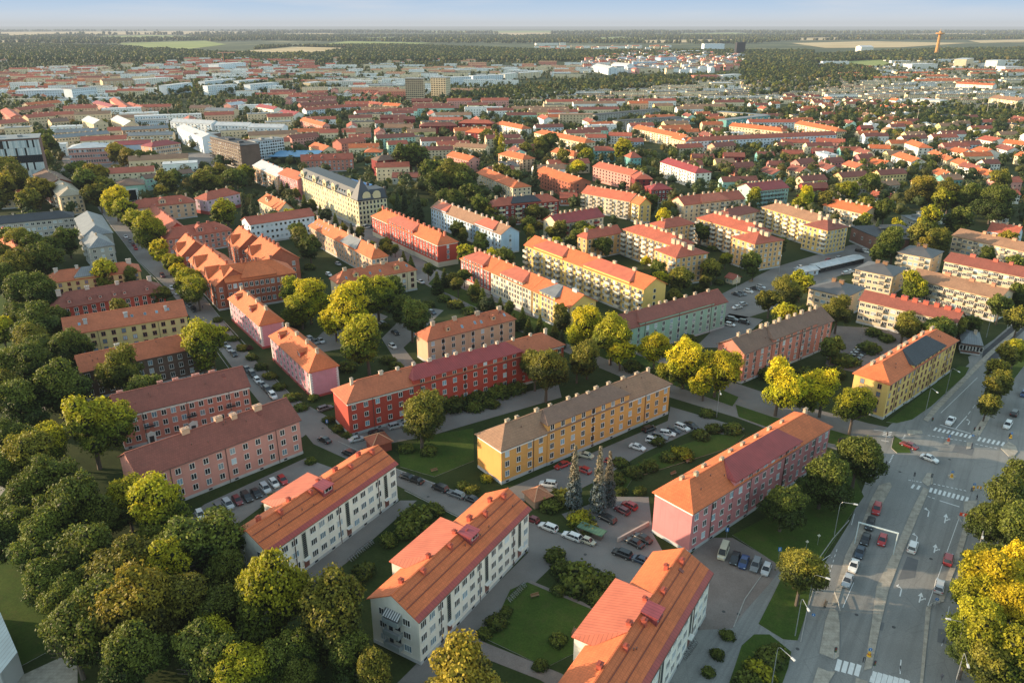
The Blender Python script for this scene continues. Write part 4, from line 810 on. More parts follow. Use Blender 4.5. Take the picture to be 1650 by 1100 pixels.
for (ax,ay,bx,by,W,h,roof,rh,wall,rm,fl,cols,er) in FAR:
    tower=h>28
    big=(bx-ax)>30
    nm='tower_block' if tower else ('apartment_house' if h>=8.5 else 'small_house')
    q=random.Random(int(ax*3+ay))
    bl=()
    if h>=9.5 and cols>5 and not tower and q.random()<.5: bl=tuple(range(1,cols,3))
    B(nm,f"{WN[wall]} {'tower' if tower else ('block' if h>=8.5 else 'house')} with {RN[rm]} {'flat ' if roof=='ff' else ''}roof",(ax,ay),(bx,by),W,h=h,roof=roof,rh=rh,wall=wall,rm=rm,fl=fl,cols=cols,ends=(0,er),bal=bl,chim=(max(2,int((bx-ax)/9)) if roof!='ff' else 0),auto=True,group='houses and blocks of the town',cat='tower' if tower else ('building' if h>=8.5 else 'house'),o=.4,lod=None,win=((2.3,1.5,0,'w') if tower else (1.1,1.2,0,'w')))
# ------------------------------------------------------------------ ground, roads, pavements
def gsheet():
    m=MB(); R_=[0,150,400,900,2000,4500,9000,18000,40000,150000]; S=48
    m.v.append((0,0,0))
    for r in R_[1:]:
        for k in range(S):
            t=2*math.pi*k/S; m.v.append((r*math.cos(t),r*math.sin(t),0))
    for k in range(S): m.f.append((0,1+k,1+(k+1)%S)); m.m.append(0)
    for i in range(len(R_)-2):
        for k in range(S):
            a=1+i*S+k; b=1+i*S+(k+1)%S; m.f.append((a,a+S,b+S,b)); m.m.append(0)
    ob('ground',m.mesh('ground',ground_mat('open_ground'),False),kind='structure')
gsheet()
ROADW=[]
def area(name,pts,kind,z=.02,thick=0.,side='kerbstone',keep=True):
    w=[P(x,y) for x,y in pts]
    s=sum(w[i].x*w[(i+1)%len(w)].y-w[(i+1)%len(w)].x*w[i].y for i in range(len(w)))
    if s<0: w=w[::-1]
    m=MB(); q=[(p.x,p.y,z) for p in w]
    if thick: m.slab(q,thick,0,1)
    else: m.poly(q)
    o=ob(name,m.mesh(name,[ground_mat(kind),ground_mat(side)],False),kind='structure')
    if keep: ROADW.append([(p.x,p.y) for p in w])
    return o
area('avenue',[(1195,1190),(1232,1100),(1262,1015),(1330,905),(1370,840),(1395,775),(1398,718),(1437,682),(1470,672),(1530,615),(1562,585),(1560,575),(1600,548),(1650,505),(1790,410),(2100,700),(1900,1190)],'asphalt',.03)
area('avenue_resurfaced_lane',[(1584,566),(1648,510),(1700,470),(1760,440),(1680,505),(1620,560),(1603,585),(1582,578)],'fresh_asphalt',.05,keep=False)
area('boulevard',[(1440,722),(1395,742),(1340,722),(1260,700),(1185,672),(1080,640),(960,590),(870,548),(760,500),(680,455),(600,405),(520,355),(440,305),(395,275),(350,250),(372,240),(420,262),(470,295),(560,345),(640,392),(700,432),(780,466),(860,500),(960,533),(1080,580),(1200,622),(1300,655),(1400,682),(1440,690)],'street',.022)
area('side_street',[(495,650),(530,690),(560,712),(640,755),(760,800),(840,835),(950,875),(1020,895),(1110,930),(1100,985),(960,935),(870,897),(830,880),(740,832),(650,787),(560,740),(505,715),(485,690)],'street',.034)
area('parked_street',[(530,672),(470,638),(420,590),(385,550),(350,505),(305,450),(262,415),(212,350),(165,300),(110,245),(60,190),(50,192),(92,250),(130,295),(175,360),(222,420),(270,465),(310,515),(340,545),(380,600),(420,650),(486,705)],'street',.026)
area('town_square',[(90,290),(170,280),(330,272),(395,262),(330,246),(110,252)],'street',.018)
area('yard_paving',[(300,835),(330,812),(492,738),(545,757),(450,795),(345,872),(318,875)],'street',.04)
area('yard_paving',[(806,792),(1076,678),(1080,655),(1200,690),(1185,705),(1125,690),(1040,728),(960,775),(880,815),(835,805)],'street',.04)
area('yard_paving',[(905,828),(985,800),(1045,800),(1052,860),(1075,900),(1030,902),(945,872)],'street',.044)
area('yard_paving',[(1120,885),(1135,866),(1180,866),(1262,912),(1240,940),(1200,985),(1180,1012),(1100,1016),(1080,940)],'gravel_paving',.058)
area('yard_paving',[(1200,985),(1240,940),(1262,912),(1290,935),(1222,1005),(1262,1028),(1300,1050),(1260,1190),(1050,1190),(1100,1010)],'asphalt',.046)
area('yard_paving',[(645,806),(672,806),(560,905),(500,950),(480,920)],'street',.04)
area('yard_paving',[(855,886),(905,897),(840,960),(760,1045),(700,1100),(640,1100)],'street',.04)
area('yard_paving',[(1335,545),(1345,525),(1440,530),(1500,560),(1440,590),(1380,600),(1330,590)],'gravel_paving',.04)
area('yard_paving',[(1175,505),(1230,515),(1180,560),(1120,560)],'street',.04)
area('yard_paving',[(1120,520),(1160,475),(1250,430),(1370,395),(1440,385),(1450,395),(1400,425),(1290,470),(1240,500),(1180,520)],'street',.04)
area('yard_paving',[(615,545),(640,520),(690,495),(715,500),(650,560),(690,610),(665,625)],'street',.04)
area('yard_paving',[(495,560),(520,535),(600,500),(625,510),(560,560),(505,570)],'street',.04)
area('yard_paving',[(535,710),(680,668),(900,620),(905,640),(700,700),(560,728)],'street',.04)
# lawns are slabs with a low kerb
area('lawn',[(642,724),(700,700),(763,690),(764,742),(700,768),(645,752)],'lawn',.10,.1)
area('lawn',[(822,950),(850,938),(962,985),(930,1050),(880,1075),(785,1030)],'lawn',.10,.1)
area('lawn',[(1180,862),(1300,800),(1340,745),(1372,760),(1392,800),(1365,838),(1325,900),(1262,915)],'lawn',.12,.1,keep=False)
area('lawn',[(1222,1005),(1245,960),(1262,925),(1315,930),(1300,985),(1285,1032),(1262,1030)],'lawn',.12,.1,keep=False)
area('lawn',[(1165,1130),(1195,1040),(1215,1022),(1240,1022),(1275,1050),(1270,1075),(1250,1130)],'lawn',.12,.1,keep=False)
area('lawn',[(1428,680),(1545,590),(1562,592),(1555,605),(1500,655),(1470,676),(1445,682)],'lawn',.12,.1,keep=False)
area('lawn',[(1185,652),(1245,672),(1330,690),(1415,715),(1398,728),(1340,715),(1240,690),(1190,672)],'lawn',.12,.1,keep=False)
area('lawn',[(700,447),(780,480),(860,512),(955,545),(1080,592),(1190,640),(1180,655),(1060,612),(945,566),(850,530),(770,497),(690,458)],'lawn',.12,.1,keep=False)
area('lawn',[(1582,670),(1600,655),(1650,590),(1665,560),(1650,548),(1625,570),(1592,625),(1578,664)],'lawn',.16,.12,keep=False)
area('lawn',[(1020,770),(1180,720),(1200,700),(1150,700),(1060,730),(975,775),(960,800),(1000,800)],'lawn',.10,.1)
area('lawn',[(0,800),(30,760),(55,850),(70,960),(95,1040),(30,1075),(-40,1100),(-60,900)],'lawn',.1,.1)
area('lawn',[(-10,480),(30,470),(36,520),(25,560),(35,610),(10,640),(-30,620)],'lawn',.1,.1)
area('park_path',[(22,528),(40,520),(42,560),(60,565),(85,560),(80,570),(45,580),(60,640),(75,660),(60,672),(35,620),(24,575)],'gravel_paving',.06)
area('park_path',[(30,1090),(95,1060),(125,1050),(125,1120),(20,1130)],'slabs',.06)
area('park_path',[(0,780),(22,800),(30,830),(12,830),(-10,800)],'slabs',.06)
area('park_path',[(855,935),(940,970),(965,985),(960,992),(900,965),(850,943)],'gravel_paving',.07,keep=False)
area('park_path',[(770,1030),(905,1085),(980,1130),(960,1150),(870,1095),(780,1060)],'gravel_paving',.07)
# avenue: raised islands, verge strips, paving
def isle(pts,kind='slabs'): area('traffic_island',pts,kind,.17,.15,keep=False)
isle([(1392,1080),(1405,1000),(1412,945),(1442,885),(1470,820),(1488,785),(1497,790),(1480,830),(1455,890),(1432,950),(1418,1010),(1404,1077)])
isle([(1485,776),(1494,762),(1502,763),(1503,779),(1495,784)])
isle([(1320,1052),(1330,1000),(1338,978),(1350,985),(1353,1005),(1352,1058),(1345,1062)])
isle([(1300,1130),(1318,1075),(1335,1082),(1346,1082),(1338,1095),(1315,1130)])
isle([(1379,1092),(1398,1098),(1390,1150),(1372,1150)])
isle([(1402,808),(1416,782),(1434,777),(1437,784),(1422,812),(1406,815),(1398,850),(1374,893),(1349,972),(1340,975),(1362,895),(1390,840)])
isle([(1440,702),(1460,714),(1468,730),(1445,730),(1436,722)],'lawn')
isle([(1462,693),(1485,694),(1487,699),(1466,701),(1461,698)])
isle([(1523,711),(1528,706),(1531,711),(1529,716),(1521,715)])
isle([(1558,713),(1568,713),(1564,723),(1557,724)])
isle([(1527,766),(1534,763),(1540,768),(1536,773),(1529,772)])
isle([(1565,700),(1585,672),(1596,672),(1578,703)])
isle([(1612,722),(1625,735),(1633,736),(1640,728),(1636,718),(1625,712)])
isle([(1492,977),(1500,978),(1494,1030),(1486,1110),(1480,1160),(1476,1160),(1482,1100),(1488,1030)])
isle([(1553,808),(1575,806),(1562,850),(1550,890),(1534,930),(1520,970),(1510,972),(1525,930),(1541,888),(1552,850)])
isle([(1505,655),(1560,600),(1592,568),(1660,512),(1662,516),(1597,573),(1564,606),(1512,660),(1495,680),(1488,676)])
# painted markings
PAINTM=paint((.66,.66,.64),.7)
def strip(m,x0,y0,x1,y1,w,z=.052):
    a,b=P(x0,y0,z),P(x1,y1,z); d=(b-a); d.z=0; d.normalize(); n=Vector((-d.y,d.x,0))*w/2
    m.poly([a-n,b-n,b+n,a+n])
def crosswalk(x0,y0,x1,y1,n,lx,ly,w=.55):
    "n bars between two points, each bar running along (lx,ly) in the photo"
    m=MB()
    for i in range(n):
        t=i/(n-1); x=x0+(x1-x0)*t; y=y0+(y1-y0)*t; strip(m,x-lx/2,y-ly/2,x+lx/2,y+ly/2,w)
    ob('crosswalk',m.mesh('crosswalk',PAINTM,False),kind='structure')
crosswalk(1351,1071,1382,1079,4,-5,18,.8); crosswalk(1407,1090,1460,1104,7,-5,18,.8)
crosswalk(1507,691,1563,703,9,4,-5); crosswalk(1578,707,1616,715,6,4,-6); crosswalk(1471,783,1480,785,2,4,-6); crosswalk(1500,789,1558,804,9,3,-7)
crosswalk(1408,727,1402,739,6,17,3,.4); crosswalk(1431,695,1428,702,4,13,3,.35)
crosswalk(1628,744,1632,758,6,5,1,.35); crosswalk(1648,750,1652,770,6,9,2,.35)
m=MB()
def dashes(x0,y0,x1,y1,n,w=.15,duty=.5):
    for i in range(n):
        a=i/n; b=(i+duty)/n; strip(m,x0+(x1-x0)*a,y0+(y1-y0)*a,x0+(x1-x0)*b,y0+(y1-y0)*b,w)
dashes(1449,1140,1452,1030,2,.16,.25); dashes(1452,1062,1450,1080,1,.18,1)
dashes(1358,978,1390,905,1,.14,.55); dashes(1497,672,1533,624,1,.16,.02)
dashes(1540,690,1558,670,1,.2,1.); dashes(1560,667,1590,628,4,.16,.5)
dashes(1515,684,1564,698,1,.3,1.); dashes(1514,806,1546,816,1,.3,1.); dashes(1495,799,1509,804,2,.25,.6)
dashes(1495,701,1560,711,9,.3,.55); dashes(1572,715,1610,723,5,.3,.55); dashes(1464,773,1488,777,4,.3,.6); dashes(1504,779,1560,791,8,.3,.55)
dashes(1455,706,1459,700,4,.35,.5); dashes(1433,745,1440,731,6,.35,.5); dashes(1505,655,1470,690,1,.1,.02)
dashes(1340,898,1365,858,1,.1,.02); dashes(1321,905,1338,893,1,.12,1.); dashes(1337,922,1350,880,5,.12,.5); dashes(1372,845,1380,815,1,.12,.6)
dashes(1516,665,1575,608,1,.14,1.); dashes(1544,1008,1570,960,3,.1,.4); dashes(1517,1040,1522,1028,1,.1,1); dashes(1527,990,1540,920,2,.1,.4)
dashes(1570,940,1518,1100,1,.08,.01); dashes(1495,975,1545,835,1,.12,1.)
dashes(1408,692,1432,695,1,.2,1.); dashes(1420,709,1432,711,1,.3,1)
ob('lane_markings',m.mesh('lane_markings',PAINTM,False),kind='structure')
def arrow(x,y,dx,dy,kind):
    a=P(x,y,.056); b=P(x+dx,y+dy,.056); d=(b-a); d.z=0; L=d.length; d.normalize(); n=Vector((-d.y,d.x,0)); m=MB()
    def q(u,v): p=a+d*u+n*v; return (p.x,p.y,.056)
    m.poly([q(0,-.12),q(L*.62,-.12),q(L*.62,.12),q(0,.12)])
    if kind=='s': m.poly([q(L*.6,-.5),q(L,0),q(L*.6,.5)]); m.poly([q(L*.2,-.12),q(L*.5,-.9),q(L*.56,-.8),q(L*.32,-.1)]); m.poly([q(L*.42,-1.0),q(L*.62,-.95),q(L*.5,-.4)])
    else: m.poly([q(L*.6,-.12),q(L*.85,.75),q(L*.92,.62),q(L*.66,-.12)]); m.poly([q(L*.72,.45),q(L*1.05,.7),q(L*.8,1.15)])
    ob('road_arrow',m.mesh('road_arrow',PAINTM,False),kind='structure')
for a_ in ((1495,832,3,-13,'l'),(1522,842,3,-15,'s'),(1450,960,4,-17,'l'),(1481,970,4,-16,'s'),(1476,873,3,-13,'l'),(1505,890,3,-14,'s'),(1560,684,4,-8,'l')): arrow(*a_)
for pts_ in ([(1447,934),(1474,930),(1480,902),(1462,896)],[(1512,1012),(1540,1018),(1535,1040),(1510,1034)],[(1410,1000),(1425,1003),(1422,1016),(1407,1012)],[(1540,716),(1570,722),(1566,734),(1534,727)],[(870,868),(900,878),(893,890),(862,878)],[(560,725),(585,735),(575,742),(552,733)]):
    area('asphalt_patch',pts_,'street' if pts_[0][0]<1000 else 'patch',.052,keep=False)
def manhole(x,y):
    p=P(x,y); ob('manhole',MB().tube([(0,0,0),(0,0,.02)],.36,14).mesh('manhole',paint((.05,.05,.05),.7),False),None,(p.x,p.y,.045),kind='structure')
for q_ in ((846,893),(943,893),(690,800),(1166,985),(1190,989),(1440,1010),(1500,900),(1380,990),(1560,950),(1450,760),(1530,740),(520,690),(430,630),(330,520),(1300,950),(1285,1045)): manhole(*q_)
for i_,ln in enumerate(([(545,711),(640,756),(755,801)],[(842,838),(945,876)],[(652,790),(742,835),(828,880)],[(908,900),(962,937),(1070,980)],[(400,560),(352,508),(308,452),(266,418),(216,352),(170,305)],[(484,652),(432,598)],[(372,598),(336,548),(306,512)],[(262,462),(222,421),(178,362),(135,300)],[(1262,917),(1318,902),(1342,868),(1368,838)],[(1290,1034),(1300,985),(1316,930)],[(1232,920),(1200,965),(1182,1010)])):
    m=MB()
    for k in range(len(ln)-1):
        a,b=P(*ln[k]),P(*ln[k+1]); d=b-a; M=Matrix.Translation(a)@Matrix.Rotation(math.atan2(d.y,d.x),4,'Z'); m.box(0,d.length,-.09,.09,0,.13,0,M)
    ob('kerb',m.mesh('kerb',ground_mat('kerbstone'),False),kind='structure')
# far fields
for i,(pts,k) in enumerate([([(190,70),(330,66),(365,72),(300,80),(240,82)],'fieldgreen'),([(380,84),(470,76),(575,78),(520,88),(430,90)],'fieldtan'),([(10,56),(90,54),(90,58),(15,60)],'fieldtan'),([(100,60),(250,57),(370,61),(200,64)],'fieldgreen'),
  ([(1275,70),(1400,67),(1560,70),(1450,77),(1330,78)],'fieldtan'),([(1270,62),(1380,60),(1400,63),(1290,66)],'fieldtan'),([(790,53),(870,51),(900,55),(830,60)],'fieldtan'),([(1360,100),(1420,97),(1440,106),(1380,108)],'fieldgreen'),([(930,62),(1000,60),(1060,63),(980,66)],'fieldgreen'),
  ([(1560,66),(1660,64),(1660,68),(1580,70)],'fieldtan'),([(540,62),(640,60),(700,62),(600,65)],'fieldgreen'),([(0,66),(60,64),(70,67),(0,70)],'fieldtan'),([(450,55),(520,54),(560,56),(480,58)],'fieldtan'),([(1080,55),(1180,53),(1230,56),(1120,58)],'fieldgreen'),([(0,52),(300,50.5),(500,52.5),(300,56),(0,57)],'fieldtan'),([(560,67),(700,70),(640,74),(520,72)],'fieldgreen'),([(1000,66),(1180,64),(1200,68),(1040,70)],'fieldtan'),([(640,50.5),(980,50),(1000,52.5),(700,53.5)],'fieldgreen'),([(1300,51),(1600,50),(1650,52),(1350,53)],'fieldgreen'),([(1430,56),(1560,54),(1600,57),(1480,59)],'fieldtan')]):
    area('field',pts,k,.6+.1*i,keep=True)
# ------------------------------------------------------------------ trees
def rot_rand(rs,n):
    v=rs.normal(size=(n,3)); return v/np.linalg.norm(v,axis=1)[:,None]
_t=(1+5**.5)/2
ICO=np.array([(-1,_t,0),(1,_t,0),(-1,-_t,0),(1,-_t,0),(0,-1,_t),(0,1,_t),(0,-1,-_t),(0,1,-_t),(_t,0,-1),(_t,0,1),(-_t,0,-1),(-_t,0,1)])/math.hypot(1,_t)
ICF=np.array([(0,11,5),(0,5,1),(0,1,7),(0,7,10),(0,10,11),(1,5,9),(5,11,4),(11,10,2),(10,7,6),(7,1,8),(3,9,4),(3,4,2),(3,2,6),(3,6,8),(3,8,9),(4,9,5),(2,4,11),(6,2,10),(8,6,7),(9,8,1)])
def npmesh(name,V,F,mats,mi=None,uv=False):
    "V (n,3), F list of arrays (m,k)"
    me=bpy.data.meshes.new(name); nl=sum(f.size for f in F); nf=sum(len(f) for f in F)
    me.vertices.add(len(V)); me.vertices.foreach_set('co',np.asarray(V,dtype=np.float32).ravel())
    me.loops.add(nl); me.loops.foreach_set('vertex_index',np.concatenate([f.ravel() for f in F]).astype(np.int32))
    me.polygons.add(nf); st=[];a=0
    for f in F:
        st.append(a+np.arange(len(f))*f.shape[1]); a+=f.size
    me.polygons.foreach_set('loop_start',np.concatenate(st).astype(np.int32))
    for m in mats: me.materials.append(m)
    if mi is not None: me.polygons.foreach_set('material_index',np.concatenate(mi).astype(np.int32))
    me.update(calc_edges=True); me.validate(); return me
def leaves(rs,pts,nrm,size):
    n=len(pts); nn=nrm+rs.normal(scale=.55,size=(n,3)); nn/=np.linalg.norm(nn,axis=1)[:,None]
    a=np.cross(nn,rot_rand(rs,n)); a/=np.linalg.norm(a,axis=1)[:,None]; b=np.cross(nn,a)
    s=(size*rs.uniform(.6,1.35,n))[:,None]; a=a*s; b=b*s*.75
    V=np.stack([pts-a,pts-b*.9,pts+a,pts+b],1).reshape(-1,3)
    F=np.arange(n*4).reshape(-1,4); return V,F
def crown(seed,nb,nl,ls,kind='round'):
    rs=np.random.RandomState(seed)
    i=np.arange(nb)+.5; ph=np.arccos(1-2*i/nb); th=math.pi*(1+5**.5)*i+rs.uniform(0,6)
    d=np.stack([np.cos(th)*np.sin(ph),np.sin(th)*np.sin(ph),np.cos(ph)],1)
    if kind=='round':
        nlb=rs.randint(5,9); lc=rot_rand(rs,nlb)*rs.uniform(.3,.52,(nlb,1)); lc[:,2]=lc[:,2]*1.15+.02; lr=rs.uniform(.36,.58,nlb); lc[0]=(rs.uniform(-.15,.15),rs.uniform(-.15,.15),.45)
        w_=rs.choice(nlb,nb*2,p=lr**2/np.sum(lr**2)); dd=rot_rand(rs,nb*2); c=lc[w_]+dd*lr[w_][:,None]*rs.uniform(.75,1.05,(nb*2,1)); r=rs.uniform(.12,.26,nb*2)
        k=c[:,2]>-.78; c=c[k]; r=r[k]; c=np.vstack([c,lc]); r=np.append(r,lr*.86)
    elif kind=='tall':
        z=np.linspace(-2.1,2.4,nb); w=np.interp(z,[-2.1,-1.2,.5,2.4],[.35,.55,.5,.1]); a=rs.uniform(0,6.28,nb); c=np.stack([np.cos(a)*w*.7,np.sin(a)*w*.7,z],1); r=np.interp(z,[-2.1,0,2.4],[.4,.5,.2])
    elif kind=='spruce':
        z=np.linspace(-1.9,2.7,nb); w=np.interp(z,[-1.9,-1.4,2.7],[.75,.85,.02]); a=np.arange(nb)*2.4; c=np.stack([np.cos(a)*w*.6,np.sin(a)*w*.6,z],1); r=np.interp(z,[-1.9,2.7],[.42,.13])
    elif kind=='bush':
        c=d*rs.uniform(.3,.62,(nb,1)); c[:,2]=np.abs(c[:,2])*.8-.1; r=rs.uniform(.3,.5,nb)
    K=len(c); per=(r**2/np.sum(r**2)*nl).astype(int)+1
    own=np.repeat(np.arange(K),per); dirs=rot_rand(rs,len(own)); dirs[:,2]=np.where(rs.rand(len(own))<.25,dirs[:,2],np.abs(dirs[:,2])*1.0) if kind!='tall' else dirs[:,2]
    dirs/=np.linalg.norm(dirs,axis=1)[:,None]
    bump_=1+rs.uniform(-.16,.12,len(own))+np.where(rs.rand(len(own))<.13,rs.uniform(.1,.45,len(own)),0); pts=c[own]+dirs*(r[own]*bump_)[:,None]
    D=np.linalg.norm(pts[:,None,:]-c[None],axis=2)/r[None]; D[np.arange(len(own)),own]=9
    keep=D.min(1)>.8; pts=pts[keep]; dirs=dirs[keep]
    V,F=leaves(rs,pts,dirs,ls)
    # inner masses, shade between leaf clumps painted in as dark colour
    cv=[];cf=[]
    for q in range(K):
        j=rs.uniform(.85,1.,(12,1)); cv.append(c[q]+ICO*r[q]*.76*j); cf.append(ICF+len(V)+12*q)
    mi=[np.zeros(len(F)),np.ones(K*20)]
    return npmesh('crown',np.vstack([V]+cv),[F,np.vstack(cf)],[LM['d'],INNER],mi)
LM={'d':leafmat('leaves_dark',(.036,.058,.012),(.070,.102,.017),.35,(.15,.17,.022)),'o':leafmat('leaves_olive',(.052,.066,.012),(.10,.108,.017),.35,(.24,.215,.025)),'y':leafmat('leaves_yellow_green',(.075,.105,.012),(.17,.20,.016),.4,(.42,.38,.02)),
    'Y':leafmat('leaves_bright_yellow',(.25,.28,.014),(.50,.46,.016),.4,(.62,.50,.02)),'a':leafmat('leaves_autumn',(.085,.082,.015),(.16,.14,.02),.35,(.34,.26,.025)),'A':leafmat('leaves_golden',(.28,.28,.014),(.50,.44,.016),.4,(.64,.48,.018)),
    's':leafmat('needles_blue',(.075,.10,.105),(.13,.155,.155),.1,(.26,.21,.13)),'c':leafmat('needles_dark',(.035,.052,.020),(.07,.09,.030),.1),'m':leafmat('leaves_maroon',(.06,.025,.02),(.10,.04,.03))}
INNER=leafmat('inner_foliage_shade',(.014,.020,.006),(.026,.034,.009),.0)  # extra dark green, deepens the shadow between clumps by colour
FM=[leafmat('far_leaves_dark',(.040,.062,.018),(.070,.098,.024),.35,None,(.85,1.15)),leafmat('far_leaves_olive',(.07,.078,.02),(.11,.115,.026),.35,None,(.85,1.15)),leafmat('far_leaves_yellow',(.11,.13,.02),(.19,.19,.025),.35,None,(.85,1.15)),leafmat('far_leaves_autumn',(.13,.105,.022),(.18,.14,.025),.35,None,(.85,1.15)),LM['c']]
BARK=paint((.09,.07,.055),.9)
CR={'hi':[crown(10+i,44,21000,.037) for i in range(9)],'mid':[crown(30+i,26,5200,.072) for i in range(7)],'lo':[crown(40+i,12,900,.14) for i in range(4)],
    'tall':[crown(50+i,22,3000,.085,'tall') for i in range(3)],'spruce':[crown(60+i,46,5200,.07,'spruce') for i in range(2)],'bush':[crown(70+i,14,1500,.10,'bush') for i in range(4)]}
def trunk_mesh(seed,hh):
    rs=random.Random(seed); m=MB(); m.tube([(0,0,-hh),(.02,.0,-hh*.5),(0,0.02,0),(0,0,.5)],[.075,.06,.045,.02],7)
    for k in range(6):
        a=rs.uniform(0,6.28); z=-hh*.45+k*.12; m.tube([(0,0,z),(math.cos(a)*.3,math.sin(a)*.3,z+.28),(math.cos(a)*.6,math.sin(a)*.6,z+.45)],[.035,.025,.008],5)
    return m.mesh('trunk',BARK,False)
TRK=[trunk_mesh(i,1.35) for i in range(3)]; TRK2=[trunk_mesh(i+5,2.6) for i in range(2)]
CN={'d':'dark green','o':'olive green','y':'yellow-green','Y':'bright yellow','a':'rusty autumn','A':'golden orange','s':'blue-grey','c':'dark','m':'maroon'}
TREES=[]
def setmat(o,m,slot=0):
    o.material_slots[slot].link='OBJECT'; o.material_slots[slot].material=m
def tree(x,y,rpx,c,kind='round',world=None,rm=None):
    if world is None:
        r=4.; 
        for _ in range(4):
            hc=r*1.0+(1.6 if kind=='round' else 0)
            if kind in('tall','spruce'): hc=r*2.2
            if kind=='bush': hc=r*.3
            p=P(x,y,hc); d=p.y*cp-(p.z-CAMH)*sp; r=rpx*d/FOC
        if kind in('tall','spruce'): p=P(x,y,r*2.2)
    else: p=Vector((world[0],world[1],0)); r=rm; d=(p-Vector((0,0,CAMH))).length
    px=r*FOC/d
    if kind=='round': r*=1.13
    rr=RND.random()
    k='hi' if px>22 else ('mid' if px>9 else 'lo')
    if kind!='round': k=kind
    me=RND.choice(CR[k]); rz=RND.uniform(0,6.28)
    hc={'round':r*1.0+1.6,'tall':r*2.25,'spruce':r*2.0,'bush':r*.12}[kind]
    nm={'round':'broadleaf_tree','tall':'poplar_tree','spruce':'spruce_tree','bush':'shrub'}[kind]
    word={'round':'broadleaf tree','tall':'slim poplar','spruce':'pointed spruce','bush':'rounded shrub'}[kind]
    if kind in('round',): 
        word={True:'large '+word,False:word}[r>6.2] if r>3 else 'small '+word
    root=bpy.data.objects.new(nm,None); link(root); root.location=(p.x,p.y,0); root.rotation_euler=(0,0,rz); root.empty_display_size=.3
    sx=r; sz=r*(RND.uniform(.9,1.12) if kind=='round' else (1. if kind!='bush' else .8))
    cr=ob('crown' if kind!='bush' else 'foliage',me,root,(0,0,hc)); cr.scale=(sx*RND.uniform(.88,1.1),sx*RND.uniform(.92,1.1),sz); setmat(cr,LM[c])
    if kind!='bush':
        t=ob('trunk',RND.choice(TRK if kind=='round' else TRK2),root,(0,0,hc)); s=hc/(1.35 if kind=='round' else 2.6); t.scale=(min(s,r),min(s,r),s)
    reg(root,f'{CN[c]} {word}','tree' if kind!='bush' else 'shrub','trees of the town' if kind!='bush' else 'shrubs in the yards',True,Vector((p.x,p.y,hc)))
    TREES.append((p.x,p.y,r))
    return root
